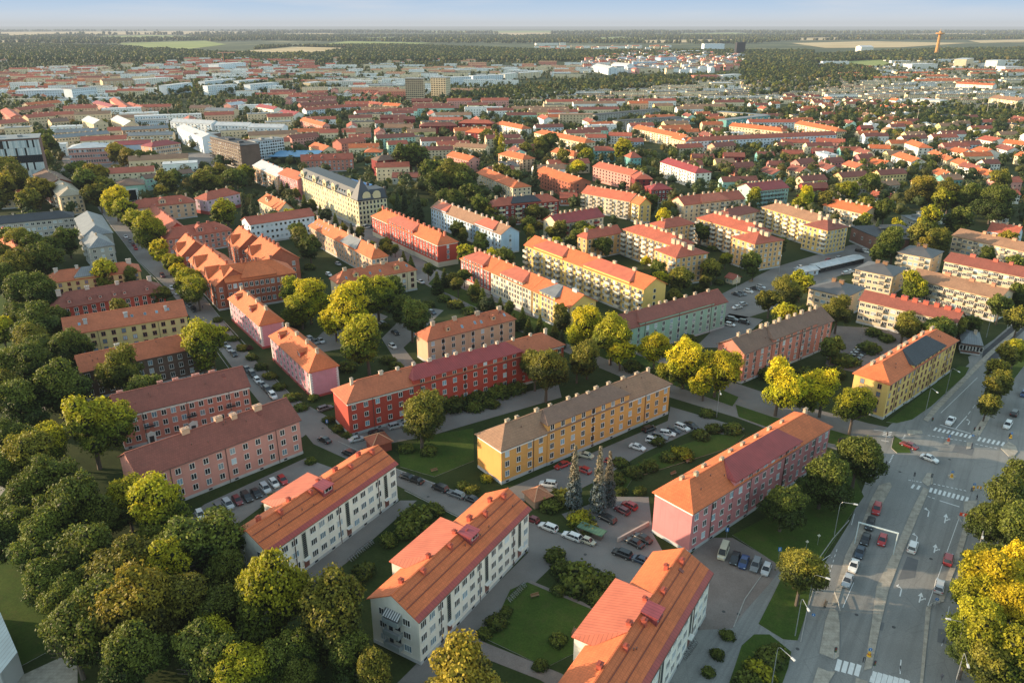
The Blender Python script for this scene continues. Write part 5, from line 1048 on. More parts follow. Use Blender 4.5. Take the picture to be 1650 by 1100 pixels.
NT="""20,390,22,d 5,420,24,o 8,455,24,d 30,520,26,d 45,560,30,o 70,580,30,d 15,590,30,d 5,540,22,y 50,520,24,d 95,520,18,d 120,640,26,y 25,860,44,o 10,770,36,d 90,720,34,y 270,930,50,y 350,1040,44,y 148,700,54,y 95,640,42,d 60,600,38,d 35,660,42,o 20,720,40,o 55,750,42,o 95,790,45,o 50,810,46,o 15,640,36,o 125,830,52,d 75,880,50,o 70,950,46,o 150,905,56,o 205,815,38,y 262,835,55,y 318,895,60,d 215,940,58,o 175,985,55,d 240,1000,68,a 120,1040,55,o 215,1080,58,o 325,1070,60,d 300,985,54,o 440,990,68,y 372,990,46,d 362,935,36,d 470,1060,46,d 560,1065,44,d 120,965,44,d 275,900,40,d 255,880,36,o 160,850,40,d
 530,1008,64,o 400,1100,50,y 742,1108,74,a 600,1100,38,o 490,1105,36,d 30,600,35,d 110,575,34,d 200,602,38,o 238,640,30,o 326,568,38,y 62,530,38,d 45,480,32,d 28,440,30,o 75,480,32,d 70,430,30,d 30,400,24,o 62,405,22,d 110,392,20,d 90,400,18,d 175,447,22,y 210,450,15,d 195,505,22,o 262,478,16,o 240,382,27,y 222,365,20,y 262,408,19,Y 285,430,14,y 272,425,14,y 302,455,20,y 318,472,24,y 292,440,14,Y
 186,330,23,Y 200,342,18,y 160,318,22,o 140,300,22,d 128,285,20,d 150,290,22,a 168,305,18,o 72,225,14,d 82,240,16,d 70,250,15,o 74,262,14,o 190,250,15,a 205,255,15,a 228,258,14,d 242,258,12,d 15,290,26,o 30,300,24,o 10,310,22,a 60,312,22,a 48,330,20,o 330,296,18,o 268,300,18,o 280,290,14,d 365,345,20,y 350,300,14,o 372,290,16,d 382,292,17,d 395,283,14,y 355,280,12,a 340,285,13,o 258,312,12,a
 498,485,33,Y 470,470,22,y 485,500,26,y 560,512,40,Y 592,560,40,y 540,520,25,Y 608,480,34,y 590,490,25,d 632,470,22,d 663,517,30,d 650,500,22,d 678,682,42,o 690,660,28,o 680,690,30,d 880,608,36,o 862,600,25,o 947,580,26,o 930,590,22,o 948,530,32,Y 985,550,34,y 925,503,22,a 905,515,20,o 1000,570,22,Y 1055,570,28,Y 1103,588,34,Y 1155,603,33,Y 1080,605,22,y 1135,620,20,Y 1255,628,38,Y 1327,632,36,Y 1375,662,34,y 1300,645,20,y 1380,750,36,d 1398,740,22,d 1326,778,38,d 1262,818,34,d 1252,810,20,o 1290,935,38,o 1285,915,28,o
 1350,507,26,o 1457,528,25,o 1470,463,20,y 1480,470,16,y 1215,430,17,d 1290,462,20,y 1265,478,22,o 1240,488,20,o 1645,790,34,d 1625,830,44,d 1640,870,44,d 1600,850,36,d 1602,945,50,A 1632,920,42,A 1640,990,46,A 1575,960,36,y 1580,1010,44,y 1625,1060,55,y 1590,1085,44,o 1555,1060,30,d 1660,1050,40,A 1660,930,40,y 1590,905,30,d 1610,960,36,Y 1608,600,20,o 1598,635,22,o 1620,578,18,o 1590,655,18,o 1612,622,20,o 1635,570,18,y
 1520,535,22,d 1545,530,18,o 1500,545,20,d 1570,528,16,d 1340,565,18,d 487,390,22,o 500,405,20,d 480,380,16,d 690,285,20,d 712,280,20,d 725,292,24,o 740,288,22,o 700,300,20,d 670,258,22,d 652,262,20,d 745,300,20,d 760,320,20,d 730,330,22,d 775,340,18,d 790,345,15,o 860,345,14,o 785,222,11,o 810,285,16,o 830,290,16,d 870,240,14,o 885,235,16,d 850,245,12,o 905,260,14,o 1005,245,17,Y 945,255,14,y 930,270,12,Y 935,245,12,o 1065,355,14,Y 1078,340,12,o 1045,330,16,d
 1215,320,15,y 1300,320,16,Y 1290,335,14,y 1335,330,17,o 1310,360,14,d 1255,400,14,d 1280,355,15,d 1610,300,20,o 1560,325,24,d 1600,330,28,d 1530,320,24,o 1490,310,24,a 1520,330,18,y 1550,360,22,d 1500,360,20,y 1620,390,16,a 1425,345,18,d 1405,300,18,d 1390,340,16,o 1365,310,17,y 1440,400,26,d 1420,410,18,d 1480,385,20,o 1510,395,20,o 1490,400,16,a 1590,420,18,d 1640,440,20,d 1640,480,20,d 1610,500,18,d 1640,520,22,o"""
for t in NT.split():
    x,y,r,c=t.split(',')
    if c=='o' and float(x)<360 and float(y)>560 and RND.random()<.5: c='d'
    tree(float(x),float(y),float(r),c)
for (x,y,r) in ((924,816,2.4),(963,822,2.5),(979,812,2.1)):
    w_=P(x,y); t_=tree(0,0,0,'s','spruce',world=(w_.x,w_.y),rm=r)
    for ch in t_.children:
        ch.scale.z*=1.5; ch.location.z*=1.4
for (x,y,r,c) in ((393,335,9,'c'),(408,338,9,'c'),(698,290,9,'c'),(862,292,13,'c'),(641,335,10,'c'),(652,330,10,'c'),(674,335,10,'c'),(668,345,9,'c'),(549,222,8,'c'),(557,228,7,'c'),(1412,372,8,'c'),(1437,392,7,'c')): tree(x,y,r,c,'spruce')
for (x,y,r,c) in ((693,290,9,'y'),(701,282,9,'Y'),(712,284,9,'y'),(707,292,9,'y'),(800,228,7,'y'),(808,235,8,'Y')): tree(x,y,r,c,'tall')
# young street trees of the boulevard
for (x,y) in ((690,436),(704,448),(716,441),(729,452),(738,462),(748,447),(760,470),(768,460),(778,474),(792,482),(806,488),(784,494),(820,498),(828,512),(842,505),(852,520),(870,516),(875,530),(894,528),(905,540),(622,395),(637,402),(650,412),(662,420),(580,378),(566,368),(552,362),(540,352),(528,348),(516,338),(503,332),(490,322),(478,314),(466,304),(454,300),(443,292),(432,288)):
    t_=tree(x,y,(11 if y>420 else 9)*RND.uniform(.85,1.15),RND.choice('dcdo'),'spruce' if RND.random()<.55 else 'round')
    if t_.name.startswith('spruce'):
        for ch in t_.children: ch.scale.z*=.62; ch.location.z*=.66
BU="""640,640,20,d 660,632,22,d 700,640,25,d 730,650,28,d 770,640,25,d 800,630,25,d 830,625,22,d 690,725,18,d 655,722,16,d 760,790,16,o 745,782,14,d 783,770,13,y 670,830,34,d 700,820,20,d 655,850,30,d 625,870,20,d 585,920,24,d 565,935,20,d 690,850,14,d 893,893,22,d 935,930,42,d 905,915,24,d 975,935,24,d 960,960,22,d 900,950,16,d 800,1000,22,d 780,1020,16,d 815,985,14,d
 900,1030,20,d 945,1050,18,d 870,1070,16,d 1172,1022,15,d 1156,1052,15,d 1141,1082,15,d 1240,1060,32,d 1225,1080,30,y 1255,1050,22,d 1205,1095,26,d 935,835,22,y 905,800,26,o 885,815,22,d 870,800,18,o 950,850,20,o 990,770,20,d 1020,760,18,d 1045,750,20,d 1075,735,18,d 1100,730,20,y 1130,700,18,d 1150,690,16,d 1180,690,18,d 1140,665,16,d 1000,745,16,d 1060,710,16,d 1210,1000,0,d
 545,690,12,d 530,675,12,d 560,700,10,d 445,800,16,d 480,790,14,d 430,815,14,d 500,742,12,d 360,530,10,d 375,545,11,d 390,560,12,o 405,575,12,d 420,590,13,d 435,605,14,o 450,622,14,d 470,640,15,d 485,655,14,d 350,515,10,d 505,640,12,d 400,560,9,m 1230,530,16,d 1290,545,20,d 1340,600,25,d 1300,600,22,d 1240,600,22,d 1360,580,24,d 1335,610,22,d 1400,560,20,d 1180,575,18,d
 1060,530,14,d 1110,545,16,d 1020,590,18,d 1060,600,16,d 620,400,8,d 600,500,12,d 620,525,10,d 690,490,14,d 715,480,15,d 735,490,16,o 755,500,14,d 625,580,14,d 640,590,16,d 560,590,18,d 480,520,16,d 1120,440,14,d 1140,445,12,d 1180,420,12,d 1130,465,14,d 1160,455,10,d 1480,690,0,d 740,640,22,o 765,655,18,d 790,650,18,d 1080,780,0,d 1030,790,14,d 1000,790,12,d 960,800,10,d
 1565,490,14,d 1410,535,16,d 1430,545,14,d 1300,500,18,d 1310,520,16,d 1000,450,12,d 1100,430,10,d 1150,400,10,d 420,420,10,d 480,440,10,d 500,430,12,d 470,455,10,d 300,390,10,d 410,450,10,d 430,470,10,d 1430,900,0,d"""
for t in BU.split():
    x,y,r,c=t.split(',')
    if float(r)>0: tree(float(x),float(y),float(r),c,'bush')
# ------------------------------------------------------------------ scattered trees and far houses
def inpoly(px,py,poly):
    c=False; n=len(poly); j=n-1
    for i in range(n):
        xi,yi=poly[i]; xj,yj=poly[j]
        if (yi>py)!=(yj>py) and px<(xj-xi)*(py-yi)/(yj-yi)+xi: c=not c
        j=i
    return c
GRID={}
def gridadd(f):
    org,u,n,L,W,h=f; m=3
    for a in np.arange(-m,L+m+1,6):
        for b in np.arange(-m,W+m+1,6):
            p=org+u*a+n*b; GRID.setdefault((int(p.x//12),int(p.y//12)),[]).append(f)
for f in FOOT: gridadd(f)
def blocked(x,y,m):
    for f in set(map(id,())) or GRID.get((int(x//12),int(y//12)),()):
        org,u,n,L,W,h=f; dx,dy=x-org.x,y-org.y; a=dx*u.x+dy*u.y; b=dx*n.x+dy*n.y
        if -m<a<L+m and -m<b<W+m: return True
    return False
ROADBB=[(min(p[0] for p in r),max(p[0] for p in r),min(p[1] for p in r),max(p[1] for p in r),r) for r in ROADW]
def onroad(x,y):
    for a,b,c,d,r in ROADBB:
        if a<x<b and c<y<d and inpoly(x,y,r): return True
    return False
def wpoly(pts): return [(P(x,y).x,P(x,y).y) for x,y in pts]
# far houses, rows first
HR=random.Random(11); houses=[]
def rows(pts,ang,Ls,W,hs,gapu,gapv,styles,dens=.85):
    w=wpoly(pts); xs=[p[0] for p in w]; ys=[p[1] for p in w]; a=math.radians(ang); u=(math.cos(a),math.sin(a)); n=(-u[1],u[0])
    cx_,cy_=sum(xs)/len(xs),sum(ys)/len(ys); R=max(max(xs)-min(xs),max(ys)-min(ys))
    v=-R
    while v<R:
        s=-R
        while s<R:
            L=HR.uniform(*Ls); x,y=cx_+u[0]*(s+L/2)+n[0]*v,cy_+u[1]*(s+L/2)+n[1]*v
            if HR.random()<dens and inpoly(x,y,w) and not blocked(x,y,12) and not blocked(x-u[0]*L/2,y-u[1]*L/2,8) and not blocked(x+u[0]*L/2,y+u[1]*L/2,8) and not onroad(x,y):
                st=HR.choice(styles); th=a+HR.choice([0,0,0,math.pi/2])*(1 if L<30 else 0)
                houses.append((x,y,th,L,W*HR.uniform(.9,1.1),HR.uniform(*hs),st))
            s+=L+HR.uniform(*gapu)
        v+=W+HR.uniform(*gapv)
INF=[('cream','O','gg'),('white','R','gg'),('white','W','ff'),('cream','M','gg'),('white','b','gg'),('cream','R','gg'),('peach','O','gg'),('mint','M','gg'),('darkred','M','gg'),('pink','R','gg'),('paleyellow','b','gg'),('white','M','gg'),('beige','K','ff')]
rows([(500,260),(640,300),(760,330),(1000,330),(1100,300),(1100,196),(640,190),(480,200)],12,(20,38),11,(7.5,10),(9,20),(12,22),INF,.62)
rows([(1100,196),(1200,176),(1660,200),(1660,330),(1480,320),(1280,320),(1100,300)],8,(14,26),9,(6,8),(10,20),(12,20),INF,.6)
rows([(60,330),(300,300),(480,250),(480,176),(100,180),(0,230)],20,(22,45),13,(10,13),(9,18),(14,22),[('beige','G','ff'),('cream','R','gg'),('peach','R','gg'),('white','W','ff'),('beige','b','gg')],.7)
rows([(480,200),(1100,196),(1200,176),(700,172),(480,176)],6,(24,60),11,(8,11),(12,24),(16,28),INF,.65)
rows([(0,172),(560,165),(600,150),(560,120),(300,108),(60,112),(0,130)],8,(18,48),12,(7,13),(12,30),(24,42),[('white','W','ff'),('whiteblue','W','ff'),('white','T','ff'),('cream','T','ff'),('whiteblue','G','ff'),('cream','b','gg'),('cream','R','gg'),('peach','M','gg')],.5)
rows([(560,165),(760,160),(900,132),(1060,118),(1050,104),(760,108),(520,112)],-3,(30,80),12,(7,13),(14,36),(30,60),[('white','W','ff'),('whiteblue','W','ff'),('cream','K','ff'),('white','G','ff'),('salmon','b','gg')],.5)
rows([(700,172),(1100,172),(1140,168),(1650,178),(1650,150),(1330,128),(1100,130),(1000,142),(830,160)],6,(45,95),9,(5,6.5),(6,16),(15,24),[('cream','b','ff'),('cream','G','ff'),('white','G','ff'),('beige','K','ff'),('cream','T','ff')],.88)
rows([(1330,128),(1650,150),(1650,112),(1310,108)],4,(40,90),9,(4,6),(15,30),(22,40),[('cream','K','ff'),('white','T','ff'),('cream','O','gg')],.8)
rows([(0,165),(180,160),(260,150),(300,128),(150,110),(0,118)],20,(12,24),9,(5,8),(10,24),(14,26),[('cream','R','gg'),('white','O','gg'),('peach','R','gg'),('beige','b','gg')],.6)
rows([(230,135),(420,128),(520,118),(500,98),(300,100),(230,112)],12,(18,50),12,(8,13),(14,30),(20,36),[('white','W','ff'),('cream','R','gg'),('whiteblue','G','ff'),('salmon','R','gg')],.6)
rows([(480,150),(640,150),(700,135),(1050,118),(1040,105),(880,112),(500,118)],-4,(22,60),11,(6,12),(10,24),(22,40),[('white','K','ff'),('whiteblue','W','ff'),('cream','T','ff'),('cream','b','gg')],.7)
rows([(940,118),(1120,120),(1200,112),(1200,92),(1040,84),(940,98)],10,(14,30),11,(7,12),(10,20),(16,26),[('white','W','gg'),('whiteblue','G','gg'),('pink','R','gg'),('cream','b','gg')],.65)
rows([(1200,178),(1480,185),(1500,168),(1260,158)],15,(12,18),9,(5,7),(12,24),(14,24),[('white','O','gg'),('cream','R','gg'),('peach','M','gg')],.6)
rows([(1300,108),(1650,118),(1650,95),(1360,100)],3,(40,110),14,(5,9),(25,60),(40,80),[('white','W','ff'),('cream','K','ff')],.5)
rows([(520,110),(900,100),(900,92),(540,96)],0,(14,30),10,(5,8),(40,90),(50,90),[('white','R','gg'),('cream','b','gg')],.5)
rows([(850,82),(1100,80),(1100,76),(870,76)],0,(20,40),12,(7,12),(30,70),(80,120),[('white','W','ff'),('cream','O','gg')],.6)
rows([(270,100),(0,105),(0,85),(260,80)],10,(12,22),10,(5,7),(60,120),(80,160),[('cream','R','gg'),('white','b','gg')],.5)
rows([(440,175),(560,170),(650,160),(620,148),(420,155)],8,(16,40),10,(6,9),(12,26),(16,28),[('white','R','gg'),('pink','M','gg'),('cream','R','gg')],.6)
rows([(400,330),(0,260),(0,150),(300,180)],25,(14,22),10,(6,9),(30,60),(40,60),[('peach','R','gg')],.0)
houses.sort(key=lambda q:q[1])
SL=['cream','white','beige','whiteblue','salmon','peach','pink','mint','darkred','paleyellow']; SR=['K','G','T','W','R','O','b','M']
def housegeo(mb,x,y,th,L,W,h,st,own=False):
    wi=SL.index(st[0]); ri=len(SL)+SR.index(st[1]); gi=len(SL)+len(SR)
    c,s=math.cos(th),math.sin(th); T=Matrix(((c,-s,0,x),(s,c,0,y),(0,0,1,0),(0,0,0,1)))
    def tp(*p): return tuple(T@Vector(p))
    a,b=L/2,W/2
    mb.box(-a,a,-b,b,0,h,wi,T)
    if st[2]=='ff':
        mb.box(-a-.2,a+.2,-b-.2,b+.2,h,h+.35,ri,T)
        k=max(2,int(L/9))
        for i in range(k): mb.box(-a+L*(i+.5)/k-.5,-a+L*(i+.5)/k+.5,-.6,.6,h+.35,h+1.3,wi if i%2 else gi,T)
    else:
        r=3.
        mb.poly([tp(-a-.4,-b-.4,h-.1),tp(a+.4,-b-.4,h-.1),tp(a+.4,0,h+r),tp(-a-.4,0,h+r)],ri); mb.poly([tp(a+.4,b+.4,h-.1),tp(-a-.4,b+.4,h-.1),tp(-a-.4,0,h+r),tp(a+.4,0,h+r)],ri)
        mb.poly([tp(-a,b,h),tp(-a,-b,h),tp(-a,0,h+r-.3)],wi); mb.poly([tp(a,-b,h),tp(a,b,h),tp(a,0,h+r-.3)],wi)
        for i in range(max(1,int(L/9))): mb.box(-a+L*(i+.5)/max(1,int(L/9))-.5,-a+L*(i+.5)/max(1,int(L/9))+.5,-.4,.4,h+r-.5,h+r+.8,2,T)
    nf=max(1,int(h/2.8)); nc=max(2,int(L/3.4))
    for f in range(nf):
        z=1.5+f*2.8
        for i in range(nc):
            xx=-a+L*(i+.5)/nc; mb.box(xx-.48,xx+.48,-b-.06,-b,z-.5,z+.6,gi,T)
        for i in range(2): yy=-b+W*(i+.5)/2; mb.box(-a-.06,-a,yy-.4,yy+.4,z-.5,z+.6,gi,T); mb.box(a,a+.06,yy-.4,yy+.4,z-.5,z+.6,gi,T)
HM=[plaster(tuple(min(.8,q*1.25) for q in WC[k])) for k in SL]+[roofmat(k) for k in SR]+[GL_D]
vis=[q for q in houses if -100<toPx((q[0],q[1],3))[0]<1750]
restm=MB()
NIND=95
for i,q in enumerate(vis):
    if i<NIND:
        mb=MB(); housegeo(mb,0,0,0,*q[3:]); 
        o_=ob('row_house' if q[3]>30 else 'small_house',mb.mesh('house',HM),None,(q[0],q[1],0),q[2])
        reg(o_,f"{'long low' if q[3]>30 else 'small'} {WN[q[6][0]]} {'terrace' if q[3]>30 else 'house'} with {RN[q[6][1]]} {'flat ' if q[6][2]=='ff' else ''}roof",'house','far houses of the town')
    else: housegeo(restm,*q)
    f=(Vector((q[0],q[1],0))-Vector((math.cos(q[2]),math.sin(q[2]),0))*q[3]/2-Vector((-math.sin(q[2]),math.cos(q[2]),0))*q[4]/2,Vector((math.cos(q[2]),math.sin(q[2]),0)),Vector((-math.sin(q[2]),math.cos(q[2]),0)),q[3],q[4],q[5]); gridadd(f)
d_=ob('distant_houses',restm.mesh('distant_houses',HM),kind='stuff'); d_['label']='countless small distant houses filling the town behind the main streets'; d_['category']='houses'
print('houses',len(vis))
# trees between the houses: individuals first, then the far masses as one object
TR=np.random.RandomState(5)
TG={}
for (x,y,r) in TREES: TG.setdefault((int(x//15),int(y//15)),[]).append((x,y,r))
def crowded(x,y,r):
    i,j=int(x//15),int(y//15)
    for a in (-1,0,1):
        for b in (-1,0,1):
            for q in TG.get((i+a,j+b),()):
                if (q[0]-x)**2+(q[1]-y)**2<((q[2]+r)*.62)**2: return True
    return False
def scatter(pts,per,r0,r1,tries=1.,far=False):
    w=wpoly(pts); xs=[p[0] for p in w]; ys=[p[1] for p in w]; A=(max(xs)-min(xs))*(max(ys)-min(ys)); out=[]
    n=int(A/per*tries)
    X=TR.uniform(min(xs),max(xs),n); Y=TR.uniform(min(ys),max(ys),n); Rr=TR.uniform(r0,r1,n)
    for x,y,r in zip(X,Y,Rr):
        if not inpoly(x,y,w): continue
        q_=toPx((x,y,0))
        if q_[1]>345 and (TR.rand()<.55 or inpoly(q_[0],q_[1],[(1285,395),(1660,380),(1660,560),(1285,560)])): continue
        if blocked(x,y,r*.55) or onroad(x,y) or crowded(x,y,r): continue
        TG.setdefault((int(x//15),int(y//15)),[]).append((x,y,r)); out.append((x,y,r))
    return out
S1=scatter([(200,330),(560,420),(1000,520),(1500,560),(1700,560),(1700,190),(560,190),(-40,215),(-60,400)],125,2.4,5.2)
S1+=scatter([(-60,215),(560,195),(1700,190),(1720,176),(1180,165),(560,160),(-100,160)],200,3.,5.2)
WT=[]
S2=scatter([(-150,165),(700,172),(760,100),(-250,100)],520,2.8,5.)+scatter([(700,172),(1750,180),(1850,100),(760,100)],1000,2.8,5.)
S2+=scatter([(680,172),(860,166),(960,152),(1110,140),(1180,134),(1170,126),(1040,128),(900,138),(740,155)],90,4,7)     # dark belt
S2+=scatter([(1210,160),(1330,150),(1420,128),(1400,112),(1280,105),(1200,112),(1190,130)],110,4,7.5)
S2+=scatter([(250,155),(540,150),(560,128),(420,130),(260,140)],110,4,7)
S2+=scatter([(1280,200),(1650,215),(1650,190),(1400,180),(1300,185)],70,3.5,6.5)
S2+=scatter([(1180,108),(1310,108),(1310,84),(1200,84)],260,4,8)
S2+=scatter([(400,112),(520,102),(540,88),(420,90)],160,4,7)
for pts in ([(-250,100),(1000,100),(1000,93),(380,88),(-300,82)],[(-300,84),(400,90),(180,76),(-300,66)],[(400,86),(1000,96),(1180,96),(1180,84),(900,84),(640,74),(420,76)],[(1290,104),(1800,96),(1800,78),(1500,82),(1300,92)],[(600,95),(1000,98),(1000,88),(640,84)]):
    S2+=scatter(pts,330,4.5,8.5,1.3)
for pts in ([(-400,68),(190,72),(420,66),(700,70),(1200,72),(1280,66),(1800,64),(1800,58),(-400,58)],):
    S2+=scatter(pts,3600,7,14,1.3)
S2+=scatter([(-600,57),(400,57),(600,54),(1000,57),(1400,55),(2200,57),(2200,50.5),(1200,52),(700,50.5),(-600,51)],26000,12,24,1.2)
S1.sort(key=lambda q:q[1])
inv=[q for q in S1 if -60<toPx((q[0],q[1],4))[0]<1710]
print('scatter',len(S1),len(inv),len(S2),'trees',len(TREES))
NI=70
CH='ddddoooyyyaYd'
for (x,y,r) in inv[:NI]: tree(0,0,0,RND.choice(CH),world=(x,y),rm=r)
far=inv[NI:]+S2
def lumps(L,nl,nq,ls):
    "many small trees in one mesh: nl lumps and nq leaf sprays each"
    n=len(L)
    if not n: return None
    A=np.array(L); x,y,r=A[:,0],A[:,1],A[:,2]; Vs=[];Fs=[];off=0;Ts=[]
    cen=np.stack([x,y,r*.95+np.minimum(1.5,r*.3)],1)
    for q in range(nl):
        dd=rot_rand(TR,n)*.42 if nl>1 else np.zeros((n,3)); c=cen+dd*r[:,None]; s=(r*(.62 if nl>1 else 1.))[:,None,None]
        J=TR.uniform(.72,1.12,(n,12,1)); v=c[:,None,:]+ICO[None]*J*s; v[:,:,2]=np.maximum(v[:,:,2],.2)
        Vs.append(v.reshape(-1,3)); f=(ICF[None]+(np.arange(n)*12)[:,None,None]+off).reshape(-1,3); Ts.append(f); off+=n*12
    Q=[]
    if nq:
        idx=np.repeat(np.arange(n),nq); d=rot_rand(TR,len(idx)); d[:,2]=np.abs(d[:,2])*1.1-.15
        p=cen[idx]+d*(r[idx]*TR.uniform(.8,1.02,len(idx)))[:,None]
        v,f=leaves(TR,p,d,1.); 
        v=v.reshape(-1,4,3); v=p[:,None,:]+(v-p[:,None,:])*(r[idx]*ls)[:,None,None]; Vs.append(v.reshape(-1,3)); Q=[f+off]; off+=len(v)*4
    return np.vstack(Vs),Ts,Q
near=[q for q in far if math.hypot(q[0],q[1])<1100]; mid_=[q for q in far if 1100<=math.hypot(q[0],q[1])<2400]; vf=[q for q in far if math.hypot(q[0],q[1])>=2400]
def build_mass(name,label,parts):
    V=[];T=[];Qd=[];mt=[];mq=[];off=0
    for (L,nl,nq,ls) in parts:
        # split over colours
        cols_=TR.choice(5,len(L),p=[.47,.30,.12,.03,.08])
        for k in range(5):
            Lk=[q for q,c in zip(L,cols_) if c==k]
            r_=lumps(Lk,nl,nq,ls)
            if r_ is None: continue
            v,ts,qs=r_
            for t in ts: T.append(t+off); mt.append(np.full(len(t),k))
            for q in qs: Qd.append(q+off); mq.append(np.full(len(q),k))
            V.append(v); off+=len(v)
    F=[np.vstack(T)]+([np.vstack(Qd)] if Qd else [])
    mi=[np.concatenate(mt)]+([np.concatenate(mq)] if mq else [])
    me=npmesh(name,np.vstack(V),F,FM,mi)
    o=ob(name,me,kind='stuff'); o['label']=label; o['category']='trees'
build_mass('distant_trees','mass of far trees between the houses and on to the horizon',[(near,3,70,.16),(mid_,2,10,.3),(vf,1,3,.5)])
# ------------------------------------------------------------------ cars
def car_meshes(kind):
    L,W,H={'hatch':(4.1,1.74,1.47),'sedan':(4.6,1.8,1.43),'wagon':(4.75,1.84,1.5),'suv':(4.5,1.88,1.68),'van':(4.9,1.95,2.3),'small':(3.3,1.55,1.42),'pickup':(5.2,1.9,1.8)}[kind]
    hb={'hatch':.92,'sedan':.90,'wagon':.92,'suv':1.05,'van':1.15,'small':.86,'pickup':1.1}[kind]; w=W/2; a=L/2
    st=[(-a,hb-.22,.82),(-a+.12,hb-.06,.93),(-a+.7,hb,1.),(0,hb,1.),(a-1.1,hb-.02,1.),(a-.45,hb-.14,.96),(a-.1,hb-.28,.88),(a,hb-.42,.8)]
    m=MB(); ring=[]
    for x,z,k in st:
        y=w*k; ring.append([(x,-y*.93,.22),(x,-y,.5),(x,-y*.98,z-.12),(x,-y*.88,z),(x,y*.88,z),(x,y*.98,z-.12),(x,y,.5),(x,y*.93,.22)])
    for i in range(len(ring)-1):
        for q in range(8):
            r=(q+1)%8; m.poly([ring[i][r],ring[i][q],ring[i+1][q],ring[i+1][r]])
    m.poly(ring[0]); m.poly(ring[-1][::-1])
    g={'hatch':(-a+.12,-a+.55,.35,1.05),'sedan':(-a+.75,-a+1.35,.35,1.1),'wagon':(-a+.08,-a+.42,.4,1.15),'suv':(-a+.1,-a+.4,.5,1.1),'van':(-a+.05,-a+.12,1.3,1.9),'small':(-a+.15,-a+.5,.3,.85),'pickup':(-.9,-.7,.55,1.15)}[kind]
    xb,xrb,xrf,xf=g; y0=w*.9; y1=w*.72; z0=hb-.02; z1=H
    B_=[(xb,-y0,z0),(xf,-y0*.96,z0),(xf,y0*.96,z0),(xb,y0,z0)]; T_=[(xrb,-y1,z1-.04),(xrf,-y1,z1-.02),(xrf,y1,z1-.02),(xrb,y1,z1-.04)]
    gl=MB()
    for i in range(4):
        j=(i+1)%4; gl.poly([B_[i],B_[j],T_[j],T_[i]])
    # roof and pillars stay body colour
    m.slab([(x,y,z+.03) for x,y,z in T_],.06)
    for i in range(4):
        b=Vector(B_[i]); t=Vector(T_[i]); m.tube([b,t],.05,4)
    for f in (.38,.7):
        for s in (0,3):
            b=Vector(B_[s]).lerp(Vector(B_[1 if s==0 else 2]),f); t=Vector(T_[s]).lerp(Vector(T_[1 if s==0 else 2]),f); m.tube([b,t],.035,4)
    wh=MB(); wh.tube([(0,-.1,0),(0,.1,0)],.32,14); wh.tube([(0,-.115,0),(0,.115,0)],.18,10,1)
    hl=MB().box(a-.16,a-.02,-.18,.18,hb-.4,hb-.26); tl=MB().box(-a-.01,-a+.08,-.15,.15,hb-.3,hb-.14)
    wheel=wh.mesh('wheel',[TYRE,STEEL],False)
    return (m.mesh('body',carpaint((.5,.5,.5)),False),gl.mesh('windows',GL_D,False),wheel,hl.mesh('headlight',GL_L,False),tl.mesh('tail_light',paint((.4,.02,.02)),False),L,W)
CM={}
CC={'w':((.70,.70,.69),'white'),'k':((.018,.019,.021),'black'),'g':((.16,.17,.18),'dark grey'),'s':((.42,.44,.46),'silver'),'r':((.42,.02,.02),'red'),'R':((.16,.02,.025),'dark red'),'b':((.02,.05,.16),'blue'),'n':((.03,.05,.08),'dark blue'),'e':((.52,.48,.36),'cream'),'t':((.62,.55,.25),'pale yellow')}
CW={'hatch':'hatchback','sedan':'saloon car','wagon':'estate car','suv':'high car','van':'van','small':'tiny car','pickup':'pickup truck'}
def car(x,y,dx,dy,kind,c,state='parked'):
    if kind not in CM: CM[kind]=car_meshes(kind)
    body,gl,wh,hl,tl,L,W=CM[kind]
    p=P(x,y); q=P(x+dx,y+dy); rz=math.atan2(q.y-p.y,q.x-p.x)
    z=.05
    R=bpy.data.objects.new('car' if kind not in('van','pickup') else kind,None); link(R); R.location=(p.x,p.y,z); R.rotation_euler=(0,0,rz); R.empty_display_size=.3
    b=ob('body',body,R); setmat(b,carpaint(CC[c][0])); ob('windows',gl,R)
    if (p-Vector((0,0,CAMH))).length<420:
        for sx in (-1,1):
            for sy in (-1,1): ob('wheel',wh,R,(sx*L*.31,sy*(W/2-.08),.32))
        for sy in (-1,1): ob('headlight',hl,R,(0,sy*W*.33,0)); ob('tail_light',tl,R,(0,sy*W*.36,0))
    reg(R,f'{CC[c][1]} {CW[kind]} {state}','van' if kind=='van' else 'car','cars in the streets and yards')
